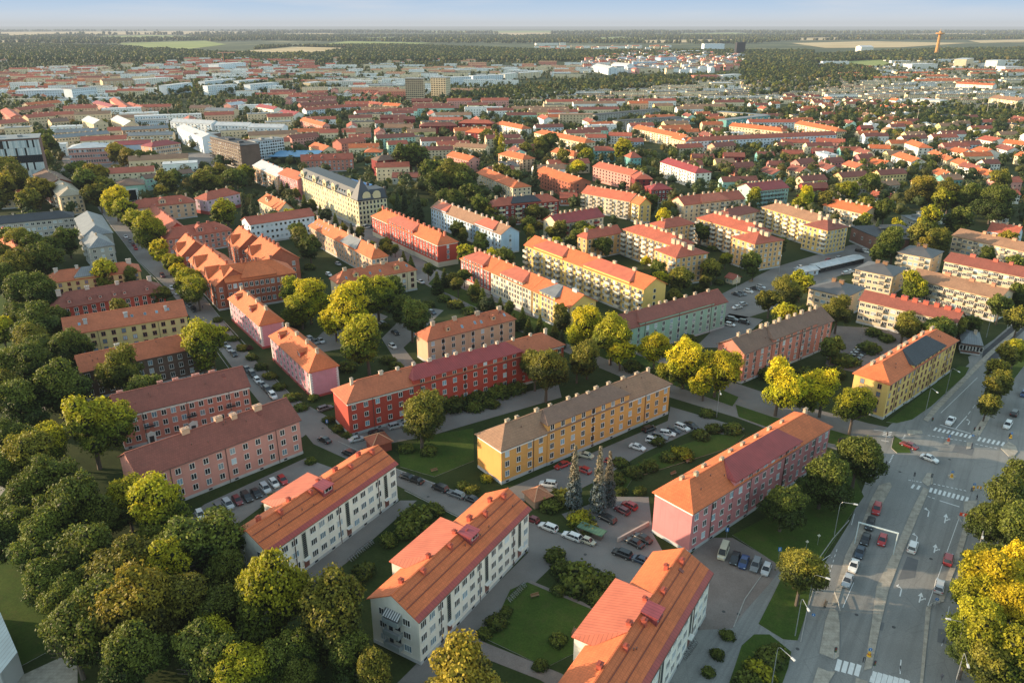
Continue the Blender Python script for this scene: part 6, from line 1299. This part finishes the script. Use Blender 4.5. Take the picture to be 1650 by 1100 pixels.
CARS="""656,771,-26,-10,sedan,k 670,776,-26,-10,sedan,k 709,789,-26,-10,suv,k 735,799,-26,-10,wagon,g 760,807,-26,-10,sedan,k 858,840,-26,-10,small,R 883,852,-26,-10,wagon,w 921,867,-26,-10,wagon,w 948,875,26,10,small,e 1002,895,-26,-10,suv,k 1032,905,-26,-10,sedan,n
978,838,-24,-12,wagon,k 1002,825,-24,-12,hatch,R 1014,817,-24,-12,hatch,r 1022,877,-24,-12,sedan,k 1035,870,-24,-12,sedan,k
906,752,-20,8,sedan,r 883,783,-26,-3,suv,w 941,760,-24,-10,hatch,r 943,736,-24,-6,sedan,e 1046,694,20,-8,suv,k 1027,723,26,8,sedan,w 1053,713,26,6,suv,w 1063,706,26,6,wagon,g 1075,701,26,4,wagon,w 1085,696,26,6,hatch,n 1099,691,26,10,wagon,w 1113,688,26,10,sedan,k 983,747,20,5,small,r
354,821,12,14,hatch,g 368,815,12,14,wagon,s 383,809,12,14,hatch,R 398,803,12,14,wagon,k 413,797,12,14,sedan,k 428,790,12,14,suv,s 442,781,12,14,hatch,w 456,776,12,14,hatch,r 323,832,8,16,hatch,w 352,843,-16,-6,hatch,R 364,852,-16,-6,suv,k
277,466,8,10,hatch,w 285,474,8,10,sedan,s 300,488,8,10,sedan,k 306,494,8,10,sedan,g 313,501,8,10,suv,k 262,446,8,10,suv,R 203,383,8,10,sedan,w 210,390,8,10,hatch,g 215,396,8,10,hatch,R 219,402,8,10,hatch,r 345,536,9,10,sedan,k 350,543,9,10,hatch,g 357,550,9,10,suv,w 363,558,9,10,hatch,g 370,565,9,10,hatch,s 377,572,9,10,sedan,k
398,597,9,10,sedan,k 407,605,9,10,suv,k 415,615,9,10,hatch,w 423,622,9,10,sedan,g 431,630,9,10,suv,k 440,640,9,10,suv,w 524,660,26,-8,wagon,g 523,711,-22,-10,sedan,k 563,733,-20,-8,suv,k 575,710,24,-6,sedan,s 607,700,24,-6,wagon,k 638,689,24,-6,suv,s 658,684,20,-12,hatch,w
1412,823,-6,20,suv,r 1401,848,-6,20,suv,k 1394,871,-7,20,sedan,k 1421,873,-6,20,hatch,r 1385,892,-7,20,sedan,n 1375,914,-7,20,sedan,w 1365,938,-8,20,sedan,s 1470,884,7,-20,suv,w 1527,904,4,-20,suv,R 1513,947,4,-20,wagon,s 1531,681,-10,12,pickup,w 1623,687,-8,12,wagon,w 1634,668,7,-12,suv,k 1464,720,-20,-8,sedan,R 1497,741,20,8,sedan,w 1364,717,20,4,suv,k 1640,574,-12,10,suv,w 1649,637,-8,16,hatch,b
1165,893,-9,24,van,e 1184,902,-9,24,sedan,k 1198,908,-9,24,sedan,b 1217,913,-9,24,wagon,g 1234,920,-9,24,hatch,s 1372,582,22,6,sedan,k 1376,577,22,6,sedan,k 1380,573,22,6,sedan,g 1384,569,22,6,sedan,k 1366,587,22,6,hatch,g 1389,564,22,6,sedan,t 1180,516,20,4,wagon,g 1199,521,20,4,suv,k 1176,525,20,4,hatch,w
1187,476,20,6,sedan,k 1195,475,20,6,hatch,g 1206,471,20,5,hatch,w 1217,467,20,5,sedan,k 1226,464,20,5,hatch,s 1188,497,20,-4,sedan,w 1197,492,20,-4,hatch,s 1255,454,20,5,hatch,w 1263,452,20,5,sedan,e 1270,450,20,5,hatch,w 1335,421,20,-4,hatch,r 1325,426,20,-4,hatch,R 1352,417,20,-4,hatch,s 1290,432,20,-4,sedan,w 1395,407,20,4,suv,w 1385,406,20,4,suv,k 1370,439,20,-2,sedan,w 1363,442,20,-2,hatch,s
696,505,20,8,hatch,n 618,524,20,8,hatch,s 633,560,14,10,hatch,w 678,456,20,8,sedan,s 517,551,16,10,sedan,s 508,553,16,10,hatch,g 637,538,16,10,sedan,k 500,548,16,10,hatch,w 545,427,16,8,hatch,s 530,444,16,8,hatch,w 590,368,10,-4,van,w 594,367,10,-4,hatch,w 602,366,10,-4,hatch,b 290,285,10,-2,van,w 222,270,10,-2,hatch,s 140,268,10,-2,hatch,w 1480,520,0,0,x,x"""
for t in CARS.split():
    v=t.split(',')
    if v[4]=='x': continue
    mv='driving' if t in () else 'parked'
    x,y=float(v[0]),float(v[1])
    if x>1355 and y>640: mv='on the avenue'
    car(x,y,float(v[2]),float(v[3]),v[4],v[5],mv)
# ------------------------------------------------------------------ street furniture
GALV=paint((.38,.39,.40),.45,.5)
def lamp(x,y,hx,hy,h=9.2):
    p=P(x,y); q=P(hx,hy,h-.1); R=bpy.data.objects.new('street_lamp',None); link(R); R.location=(p.x,p.y,.05)
    d=Vector((q.x-p.x,q.y-p.y,0)); L=min(max(d.length,1.2),3.2); d.normalize()
    ob('pole',MB().tube([(0,0,0),(0,0,1.2)],.12,8).tube([(0,0,1.2),(0,0,h-1)],[.09,.06],8).mesh('pole',GALV,False),R)
    ob('arm',MB().tube([(0,0,h-1),(d.x*.1,d.y*.1,h-.45),(d.x*.5,d.y*.5,h-.08),(d.x*L,d.y*L,h+.1)],.055,6).mesh('arm',GALV,False),R)
    M=Matrix.Translation((d.x*L,d.y*L,h+.1))@Matrix.Rotation(math.atan2(d.y,d.x),4,'Z')
    ob('lamp_head',MB().box(-.1,.75,-.17,.17,-.09,.09,0,M).box(.1,.68,-.12,.12,-.11,-.09,1,M).mesh('lamp_head',[paint((.6,.6,.6)),GL_L],False),R)
    reg(R,'grey curved-arm street lamp','street lamp','street lamps')
for a_ in ((1344,863,1376,813),(1490,669,1510,633),(1523.7,635,1545,600),(1621,534.5,1642,509),(1589,543.6,1606,535),(1536,1066,1531,999),(1281,1024,1308,995),(1243,1105,1283,1068),(1569,910,1580,885),(1300,985,1331,932),(1154.5,672,1163,645),(1386,548,1387,530),(1535,1115,1563,1090),(1185,475,1187,455),(1255,440,1257,425),(560,420,566,405)): lamp(*a_)
def post_sign(x,y,h,board,c,name='road_sign',label='blue square road sign on a thin post',w=.6,hh=.6,facing=None):
    p=P(x,y); R=bpy.data.objects.new(name,None); link(R); R.location=(p.x,p.y,.05); R.rotation_euler=(0,0,math.atan2(-p.x,p.y)*.6)
    ob('post',MB().tube([(0,0,0),(0,0,h)],.04,6).mesh('post',GALV,False),R)
    m=MB()
    if board=='sq': m.box(-w/2,w/2,-.08,-.04,h-hh,h,0).box(-w*.12,w*.12,-.095,-.08,h-hh*.85,h-hh*.15,1)
    elif board=='disc':
        m.tube([(0,-.09,h-.3),(0,-.04,h-.3)],.32,16,0); m.box(-.05,.05,-.105,-.09,h-.48,h-.12,1); m.poly([(-.16,-.107,h-.42),(.02,-.107,h-.52),(.06,-.107,h-.34)],1)
    elif board=='dia': m.poly([(0,-.06,h-.8),(.4,-.06,h-.4),(0,-.06,h),(-.4,-.06,h-.4)],0); m.poly([(0,-.04,h),(.4,-.04,h-.4),(0,-.04,h-.8),(-.4,-.04,h-.4)],0)
    ob('sign_board',m.mesh('sign_board',[paint(c),paint((.75,.75,.75))],False),R)
    reg(R,label,'sign','road signs')
BLU=(.03,.17,.45)
for (x,y) in ((1170,869),(1254,901),(528,692)): post_sign(x,y,3.2,'sq',BLU,label='blue parking sign on post',w=.7,hh=1.0)
for (x,y) in ((1298,888),(1317,878)): post_sign(x,y,3.0,'dia',(.6,.6,.52),label='pale diamond sign seen from behind on post')
for (x,y) in ((1565,713),(1560,838),(1506,980),(1308,1005)): post_sign(x,y,2.6,'disc',BLU,label='round blue sign with white arrow')
def keepright(x,y,red=False):
    p=P(x,y); R=bpy.data.objects.new('island_bollard',None); link(R); R.location=(p.x,p.y,.17)
    ob('base',MB().tube([(0,0,0),(0,0,.25),(0,0,.9)],[.42,.34,.22],10).mesh('base',paint((.75,.42,.02) if not red else (.7,.12,.05)),False),R)
    ob('stripe_band',MB().tube([(0,0,.4),(0,0,.6)],[.325,.29],10).mesh('stripe_band',paint((.4,.05,.03)),False),R)
    ob('sign_board',MB().tube([(0,-.05,1.5),(0,.0,1.5)],.36,16,0).box(-.05,.05,-.07,-.05,1.25,1.75,1).mesh('sign_board',[paint(BLU),WHITE],False),R)
    ob('post',MB().tube([(0,0,.9),(0,0,1.9)],.045,6).mesh('post',GALV,False),R)
    reg(R,f"{'red' if red else 'yellow'} island bollard with round blue sign",'bollard','bollards on the traffic islands')
for a_ in ((1400,1057),(1533,769),(1528,711,True),(1628,706),(1633,755,True),(1568,789)): keepright(*a_)
def signal(x,y,rz=0.):
    p=P(x,y); R=bpy.data.objects.new('traffic_light',None); link(R); R.location=(p.x,p.y,.1); R.rotation_euler=(0,0,rz)
    ob('post',MB().tube([(0,0,0),(0,0,3.4)],.07,6).mesh('post',GALV,False),R)
    m=MB().box(-.2,.2,-.22,.0,2.4,3.5)
    for i,z in enumerate((2.6,2.95,3.3)): m.tube([(0,-.23,z),(0,-.3,z)],.11,8,i+1)
    ob('signal_head',m.mesh('signal_head',[DARKM,paint((.02,.15,.06)),paint((.25,.15,.02)),paint((.3,.02,.02))],False),R)
    reg(R,'traffic light on a grey post','traffic light','traffic lights at the junction')
for q_ in ((1499,690,0),(1566,706,.3),(1574,705,0),(1622,716,.4),(1498,783,2.8),(1562,806,3.),(1470,781,2.6),(1424,762,1.6),(1426,714,1.4),(1436,722,1.2),(1342,1066,0),(1404,1088,.2),(1388,1084,3.)): signal(*q_)
def bench(x,y,rz):
    p=P(x,y); R=bpy.data.objects.new('park_bench',None); link(R); R.location=(p.x,p.y,.1); R.rotation_euler=(0,0,rz); wd=paint((.25,.15,.08))
    ob('seat',MB().box(-.9,.9,-.25,.2,.42,.48).mesh('seat',wd,False),R); ob('backrest',MB().box(-.9,.9,.2,.26,.5,.9).mesh('backrest',wd,False),R)
    for sx in (-.75,.75): ob('leg',MB().box(sx-.04,sx+.04,-.22,.22,0,.42).mesh('leg',DARKM,False),R)
    reg(R,'brown wooden park bench','bench','benches in the yards')
for q_ in ((862,962,.4),(925,1020,1.2),(700,760,.5),(1085,765,.6),(1110,745,.6),(640,905,.5),(1330,975,1.),(60,575,.3),(85,585,.3),(760,560,.2),(460,812,.5),(1210,455,0)): bench(*q_)
# gantry over the left lanes
def gantry(x0,y0,x1,y1,h):
    a,b=P(x0,y0),P(x1,y1); R=bpy.data.objects.new('height_gantry',None); link(R); R.location=(a.x,a.y,.05); d=b-a; L=d.length; R.rotation_euler=(0,0,math.atan2(d.y,d.x))
    gm=paint((.50,.58,.60),.5)
    for x in (0,L): ob('post',MB().box(x-.1,x+.1,-.1,.1,0,h).mesh('post',gm,False),R)
    ob('crossbeam',MB().box(-.15,L+.15,-.12,.12,h,h+.26).mesh('crossbeam',gm,False),R)
    reg(R,'pale blue-grey steel gantry spanning the left lanes of the avenue','gantry',auto=False)
gantry(1377,876,1439,894,5.6)
def guard(pts,label,h=.8,c=(.42,.40,.36)):
    w=[P(x,y,.0) for x,y in pts]; m=MB()
    for k in range(len(w)-1):
        a,b=w[k],w[k+1]; d=(b-a); n=max(1,int(d.length/2.))
        for q in range(n+1): p=a+d*q/n; m.box(p.x-.05,p.x+.05,p.y-.05,p.y+.05,.1,h)
        m.tube([(a.x,a.y,h),(b.x,b.y,h)],.06,5); m.tube([(a.x,a.y,h*.55),(b.x,b.y,h*.55)],.05,5)
    o=ob('guard_rail',m.mesh('guard_rail',paint(c),False)); reg(o,label,'railing',auto=False)
guard([(1569,792),(1600,786),(1640,785)],'pale railing curving around the far corner of the avenue')
guard([(1344,958),(1350,975),(1353,988)],'short railing at the bend of the left verge')
guard([(1495,980),(1502,976),(1514,972)],'short railing at the start of the thin divider')
guard([(1542,835),(1548,845),(1555,852)],'short railing beside the red-orange sign')
post_sign(1548,846,3.4,'sq',(.75,.08,.03),label='red-orange sign panel beside the right lanes',w=1.6,hh=.9)
post_sign(1573,803,3.6,'sq',(.70,.35,.02),label='yellow detour sign panel at the avenue corner',w=1.0,hh=.8)
# bins, small shelters, hut roofs
def hut(x,y,W_,D_,h,c,label,ang=35,name='garden_pavilion',cat='pavilion',flat=False,wallc=(.2,.15,.12)):
    p=P(x,y); R=bpy.data.objects.new(name,None); link(R); R.location=(p.x,p.y,0); R.rotation_euler=(0,0,math.radians(ang))
    ob('wall',MB().box(-W_/2,W_/2,-D_/2,D_/2,0,h).mesh('wall',plaster(wallc)),R)
    m=MB(); o=.5
    q=[(-W_/2-o,-D_/2-o,h),(W_/2+o,-D_/2-o,h),(W_/2+o,D_/2+o,h),(-W_/2-o,D_/2+o,h)]
    if flat: m.slab([(x_,y_,z+.25) for x_,y_,z in q],.25)
    else:
        for i in range(4): m.slab([q[i],q[(i+1)%4],(0,0,h+W_*.36)],.15)
    ob('roof',m.mesh('roof',metal(c) if flat else tile(c)),R)
    if not flat:
        for i in range(4): ob('hip_cap',MB().tube([q[i],(0,0,h+W_*.36+.1)],.14,5).mesh('hip_cap',paint((.55,.28,.16)),False),R)
    reg(R,label,cat,auto=False)
hut(611,722,5.2,5.2,2.8,(.34,.09,.045),'red pyramid-roofed brick pavilion between white and red houses',32,wallc=(.25,.06,.04))
hut(866,808,4.6,4.6,2.4,(.42,.16,.08),'orange pyramid-roofed pavilion behind the middle white house',32,wallc=(.3,.2,.14))
_q=P(970,868)-P(940,856)
hut(953,862,5.4,1.5,1.6,(.08,.16,.10),'low shelter with green metal roof beside the parked white cars',math.degrees(math.atan2(_q.y,_q.x)),'bin_shelter','shelter',True,(.1,.08,.07))
# yard walls and hedges
def wallrun(pts,h,t,c,label,name='garden_wall'):
    w=[P(x,y) for x,y in pts]; m=MB()
    for k in range(len(w)-1):
        a,b=w[k],w[k+1]; d=b-a; L=d.length; M=Matrix.Translation(a)@Matrix.Rotation(math.atan2(d.y,d.x),4,'Z'); m.box(0,L,-t/2,t/2,0,h,0,M)
    o=ob(name,m.mesh(name,plaster(c))); reg(o,label,'wall',auto=False)
wallrun([(995,873),(1045,846)],1.1,.4,(.42,.33,.29),'low pinkish wall beside the end of the rose-pink block')
#wallrun([(735,770),(760,756)],1.0,.4,(.48,.38,.27),'low sandstone wall beside the ochre end wall')
# benches, bicycles
def bicycle_mesh():
    m=MB()
    for s in (-.52,.52):
        pts=[(s+.33*math.cos(t),0,.33+.33*math.sin(t)) for t in [2*math.pi*i/12 for i in range(13)]]; m.tube(pts,.022,4,0,False)
    for a,b in (((-.52,0,.33),(-.1,0,.33)),((-.1,0,.33),(.38,0,.85)),((-.18,0,.9),(-.1,0,.33)),((-.15,0,.8),(.38,0,.82)),((.52,0,.33),(.36,0,1.0)),((-.52,0,.33),(-.16,0,.78))): m.tube([a,b],.025,4,1)
    m.box(-.3,-.05,-.07,.07,.9,.96,2); m.tube([(.36,-.28,1.02),(.36,.28,1.02)],.02,4,0)
    return m.mesh('bicycle',[TYRE,STEEL,DARKM],False)
BIKE=bicycle_mesh()
def bikes(x,y,x1,y1,n,turn):
    for i in range(n):
        t=i/max(1,n-1); p=P(x+(x1-x)*t,y+(y1-y)*t); q=P(x1,y1); r=P(x,y); a=math.atan2(q.y-r.y,q.x-r.x)
        o=ob('bicycle',BIKE,None,(p.x,p.y,.06),a+turn+RND.uniform(-.15,.15)); o.rotation_euler[0]=RND.uniform(-.15,.15)
        reg(o,'dark bicycle in the parking row','bicycle','bicycles parked beside the white houses')
bikes(578,893,600,876,9,1.57); bikes(565,905,575,897,4,1.4); bikes(820,970,845,945,11,1.57); bikes(1100,1060,1118,1035,12,1.5)
# flagpole, crane, tower, masts
def pole(x,y,h,r,name,label,c=(.6,.6,.6)):
    p=P(x,y); o=ob(name,MB().tube([(0,0,0),(0,0,h)],[r,r*.5],8).mesh(name,paint(c),False),None,(p.x,p.y,0)); reg(o,label,name.replace('_',' '),auto=False)
pole(97,412,16,.16,'flagpole','tall white flagpole in the green yard at left'); pole(1059,352,12,.12,'flagpole','thin grey mast beside the yellow courtyard tree')
pole(256,266,15,.15,'flagpole','white flagpole on the town square'); pole(1342,190,22,.3,'light_mast','tall light mast, left one by the railway trees'); 
for i,(x,y) in enumerate(((1476,202),(1504,198),(1590,182),(1605,182),(1618,184),(1632,186),(1645,187),(1317,160))): 
    p=P(x,y); o=ob('light_mast',MB().tube([(0,0,0),(0,0,18)],[.3,.18],6).box(-1.2,1.2,-.2,.2,17.2,18).mesh('light_mast',paint((.5,.45,.36)),False),None,(p.x,p.y,0)); reg(o,'pale floodlight mast','light mast','floodlight masts')
def watertower(x,y,h):
    p=P(x,y); R=bpy.data.objects.new('observation_tower',None); link(R); R.location=p
    ob('shaft',MB().tube([(0,0,0),(0,0,h)],[7,4.5],10).mesh('shaft',plaster((.50,.25,.08))),R)
    ob('platform',MB().tube([(0,0,h*.86),(0,0,h*.9),(0,0,h*.94)],[6,17,15],12).mesh('platform',plaster((.52,.27,.09))),R)
    ob('mast',MB().tube([(0,0,h),(0,0,h+8)],1.2,6).mesh('mast',paint((.3,.2,.1)),False),R)
    reg(R,'slender orange tower with wide platform on the far right horizon','tower',auto=False)
watertower(1508,90,88)
def crane(x,y,h,a):
    p=P(x,y); R=bpy.data.objects.new('tower_crane',None); link(R); R.location=p; R.rotation_euler=(0,0,a)
    ob('mast',MB().box(-1,1,-1,1,0,h).mesh('mast',paint((.5,.2,.1)),False),R); ob('jib',MB().box(-14,36,-1,1,h,h+2.2).mesh('jib',paint((.6,.3,.2)),False),R); ob('counterweight',MB().box(-14,-9,-1.4,1.4,h-3,h).mesh('counterweight',paint((.3,.3,.3)),False),R)
    reg(R,'small reddish tower crane above the far left town','crane',auto=False)
crane(361,104,32,.2)
# blue tarpaulin over the courtyard behind the grid office
p=P(478,250,6); o=ob('tarpaulin_cover',MB().slab([(-22,-8,6),(18,-12,6.5),(20,14,8),(-18,16,7.5)],.3).mesh('tarpaulin_cover',paint((.03,.18,.36))),None,(p.x,p.y,0)); reg(o,'blue tarpaulin over a roof beside the white grid office','tarpaulin',auto=False)
# pale roof surface at lower left edge
m=MB(); w=[P(-60,960,5),P(0,985,5),P(28,1050,5),P(0,1085,5),P(-80,1100,5)]; m.slab(w[::-1] if (w[1]-w[0]).cross(w[2]-w[1]).z<0 else w,5,0,1)
o=ob('flat_roofed_annexe',m.mesh('flat_roofed_annexe',[metal((.16,.25,.31)),plaster((.4,.4,.4))])); reg(o,'pale blue flat roof at the lower left edge','building',auto=False)
# people: one continuous skinned figure each
def person(x,y,rz,shirt,label,stride=.25):
    p=P(x,y); me=bpy.data.meshes.new('person')
    V=[(0,0,.95),(0,0,1.2),(0,0,1.42),(0,0,1.52),(0,0,1.66),(-.1,0,.9),(-.11,stride*.5,.5),(-.11,stride*.2,.08),(.1,0,.9),(.11,-stride*.4,.5),(.11,-stride,.1),(-.2,0,1.38),(-.25,-.1,1.1),(-.23,-.02,.85),(.2,0,1.38),(.25,.1,1.1),(.23,.12,.85),(-.11,stride*.2+.14,.05),(.11,-stride+.14,.06)]
    Ed=[(0,1),(1,2),(2,3),(3,4),(0,5),(5,6),(6,7),(0,8),(8,9),(9,10),(2,11),(11,12),(12,13),(2,14),(14,15),(15,16),(7,17),(10,18)]
    me.from_pydata(V,Ed,[]); o=ob('person',me,None,(p.x,p.y,.06),rz)
    o.modifiers.new('s','SKIN'); sk=me.skin_vertices[0].data
    for i,r in enumerate([.14,.15,.16,.06,.11,.09,.065,.05,.09,.065,.05,.07,.045,.035,.07,.045,.035,.04,.04]): sk[i].radius=(r,r*.8)
    sk[0].use_root=True; o.modifiers.new('u','SUBSURF').levels=1
    me.materials.append(paint(shirt)); reg(o,label,'person',auto=False)
person(1565,722,.4,(.03,.03,.05),'person in dark clothes walking beside the blue island sign')
person(1573,806,1.2,(.04,.04,.05),'person in dark clothes standing at the yellow detour sign')
person(1516,1096,2.,(.1,.1,.12),'person in grey walking on the path at the bottom right')
person(247,412,.3,(.05,.05,.07),'person in black crossing the parked street')
person(327,498,.8,(.02,.02,.08),'person in dark blue on the corner of the parked street')
person(1633,764,1.,(.04,.04,.05),'person in dark clothes at the far right crossing')
# ------------------------------------------------------------------ haze, sky, sun, camera
hz=MB().box(-38000,38000,-500,38000,-3,260); 
hm=bpy.data.materials.new('haze'); hm.use_nodes=True; nt=hm.node_tree; nt.nodes.remove(nt.nodes['Principled BSDF'])
va=nt.nodes.new('ShaderNodeVolumeAbsorption'); va.inputs['Color'].default_value=(0,0,0,1); va.inputs['Density'].default_value=HAZE_A
em=nt.nodes.new('ShaderNodeEmission'); em.inputs['Color'].default_value=HAZE_C; em.inputs['Strength'].default_value=HAZE_E
ad=nt.nodes.new('ShaderNodeAddShader'); nt.links.new(va.outputs[0],ad.inputs[0]); nt.links.new(em.outputs[0],ad.inputs[1]); nt.links.new(ad.outputs[0],nt.nodes['Material Output'].inputs['Volume'])
ob('haze',hz.mesh('haze',hm,False),kind='structure')
w=bpy.data.worlds.new('World'); sc.world=w; w.use_nodes=True; nt=w.node_tree
sky=nt.nodes.new('ShaderNodeTexSky'); sky.sky_type='NISHITA'; sky.sun_disc=False; sky.sun_elevation=math.radians(SUN_EL); sky.sun_rotation=math.radians(SUN_ROT); sky.air_density=1.0; sky.dust_density=.6; sky.ozone_density=1.5; sky.altitude=100
bg=nt.nodes['Background']; bg.inputs[1].default_value=SKY_S
tc=nt.nodes.new('ShaderNodeTexCoord'); sx=nt.nodes.new('ShaderNodeSeparateXYZ'); nt.links.new(tc.outputs['Generated'],sx.inputs[0])
k=1/SKY_S
band=ramp(nt,sx.outputs[2],[(0,(.72*k*.5,.79*k*.5,.86*k*.5)),(.018,(.50*k*.5,.66*k*.5,.85*k*.5)),(.045,(.30*k*.5,.50*k*.5,.78*k*.5)),(.2,(.22*k*.5,.36*k*.5,.66*k*.5))])
dbl=nt.nodes.new('ShaderNodeVectorMath'); dbl.operation='SCALE'; dbl.inputs['Scale'].default_value=2.; nt.links.new(band,dbl.inputs[0])
mpc=nt.nodes.new('ShaderNodeMapping'); mpc.inputs['Scale'].default_value=(3.,3.,26.); nt.links.new(tc.outputs['Generated'],mpc.inputs[0]); cl=noise(nt,1.3,7,vec=mpc.outputs[0]); clr=ramp(nt,cl,[(.48,0.),(.75,.55)])
low=mixrgb(nt,clr,dbl.outputs[0],(.80*k,.80*k,.82*k))
up=ramp(nt,sx.outputs[2],[(.05,0.),(.22,1.)])
warm=mixrgb(nt,1.,sky.outputs[0],(1.20,1.,.72),'MULTIPLY'); nt.links.new(mixrgb(nt,up,low,warm),bg.inputs[0])
L=bpy.data.lights.new('sun','SUN'); L.energy=SUN_S; L.angle=math.radians(.53); L.color=(1.,.76,.50); lo=bpy.data.objects.new('sun',L); link(lo)
az=math.radians(SUN_ROT); sd=Vector((math.sin(az)*math.cos(math.radians(SUN_EL)),math.cos(az)*math.cos(math.radians(SUN_EL)),math.sin(math.radians(SUN_EL))))
lo.rotation_euler=sd.to_track_quat('Z','Y').to_euler(); lo.location=(0,0,300)
cam=bpy.data.cameras.new('camera'); co=bpy.data.objects.new('camera',cam); link(co); co.location=(0,0,CAMH); co.rotation_euler=(math.pi/2-PITCH,0,0)
cam.sensor_width=36; cam.lens=36*FOC/1650; cam.clip_end=300000; cam.clip_start=.5; sc.camera=co
sc.view_settings.view_transform='Standard'; sc.view_settings.look='None'; sc.view_settings.exposure=0; sc.view_settings.gamma=1
sc.cycles.max_bounces=6; sc.cycles.diffuse_bounces=3; sc.cycles.transparent_max_bounces=8; sc.cycles.volume_bounces=0
finish_labels()
print('objects',len(bpy.data.objects))
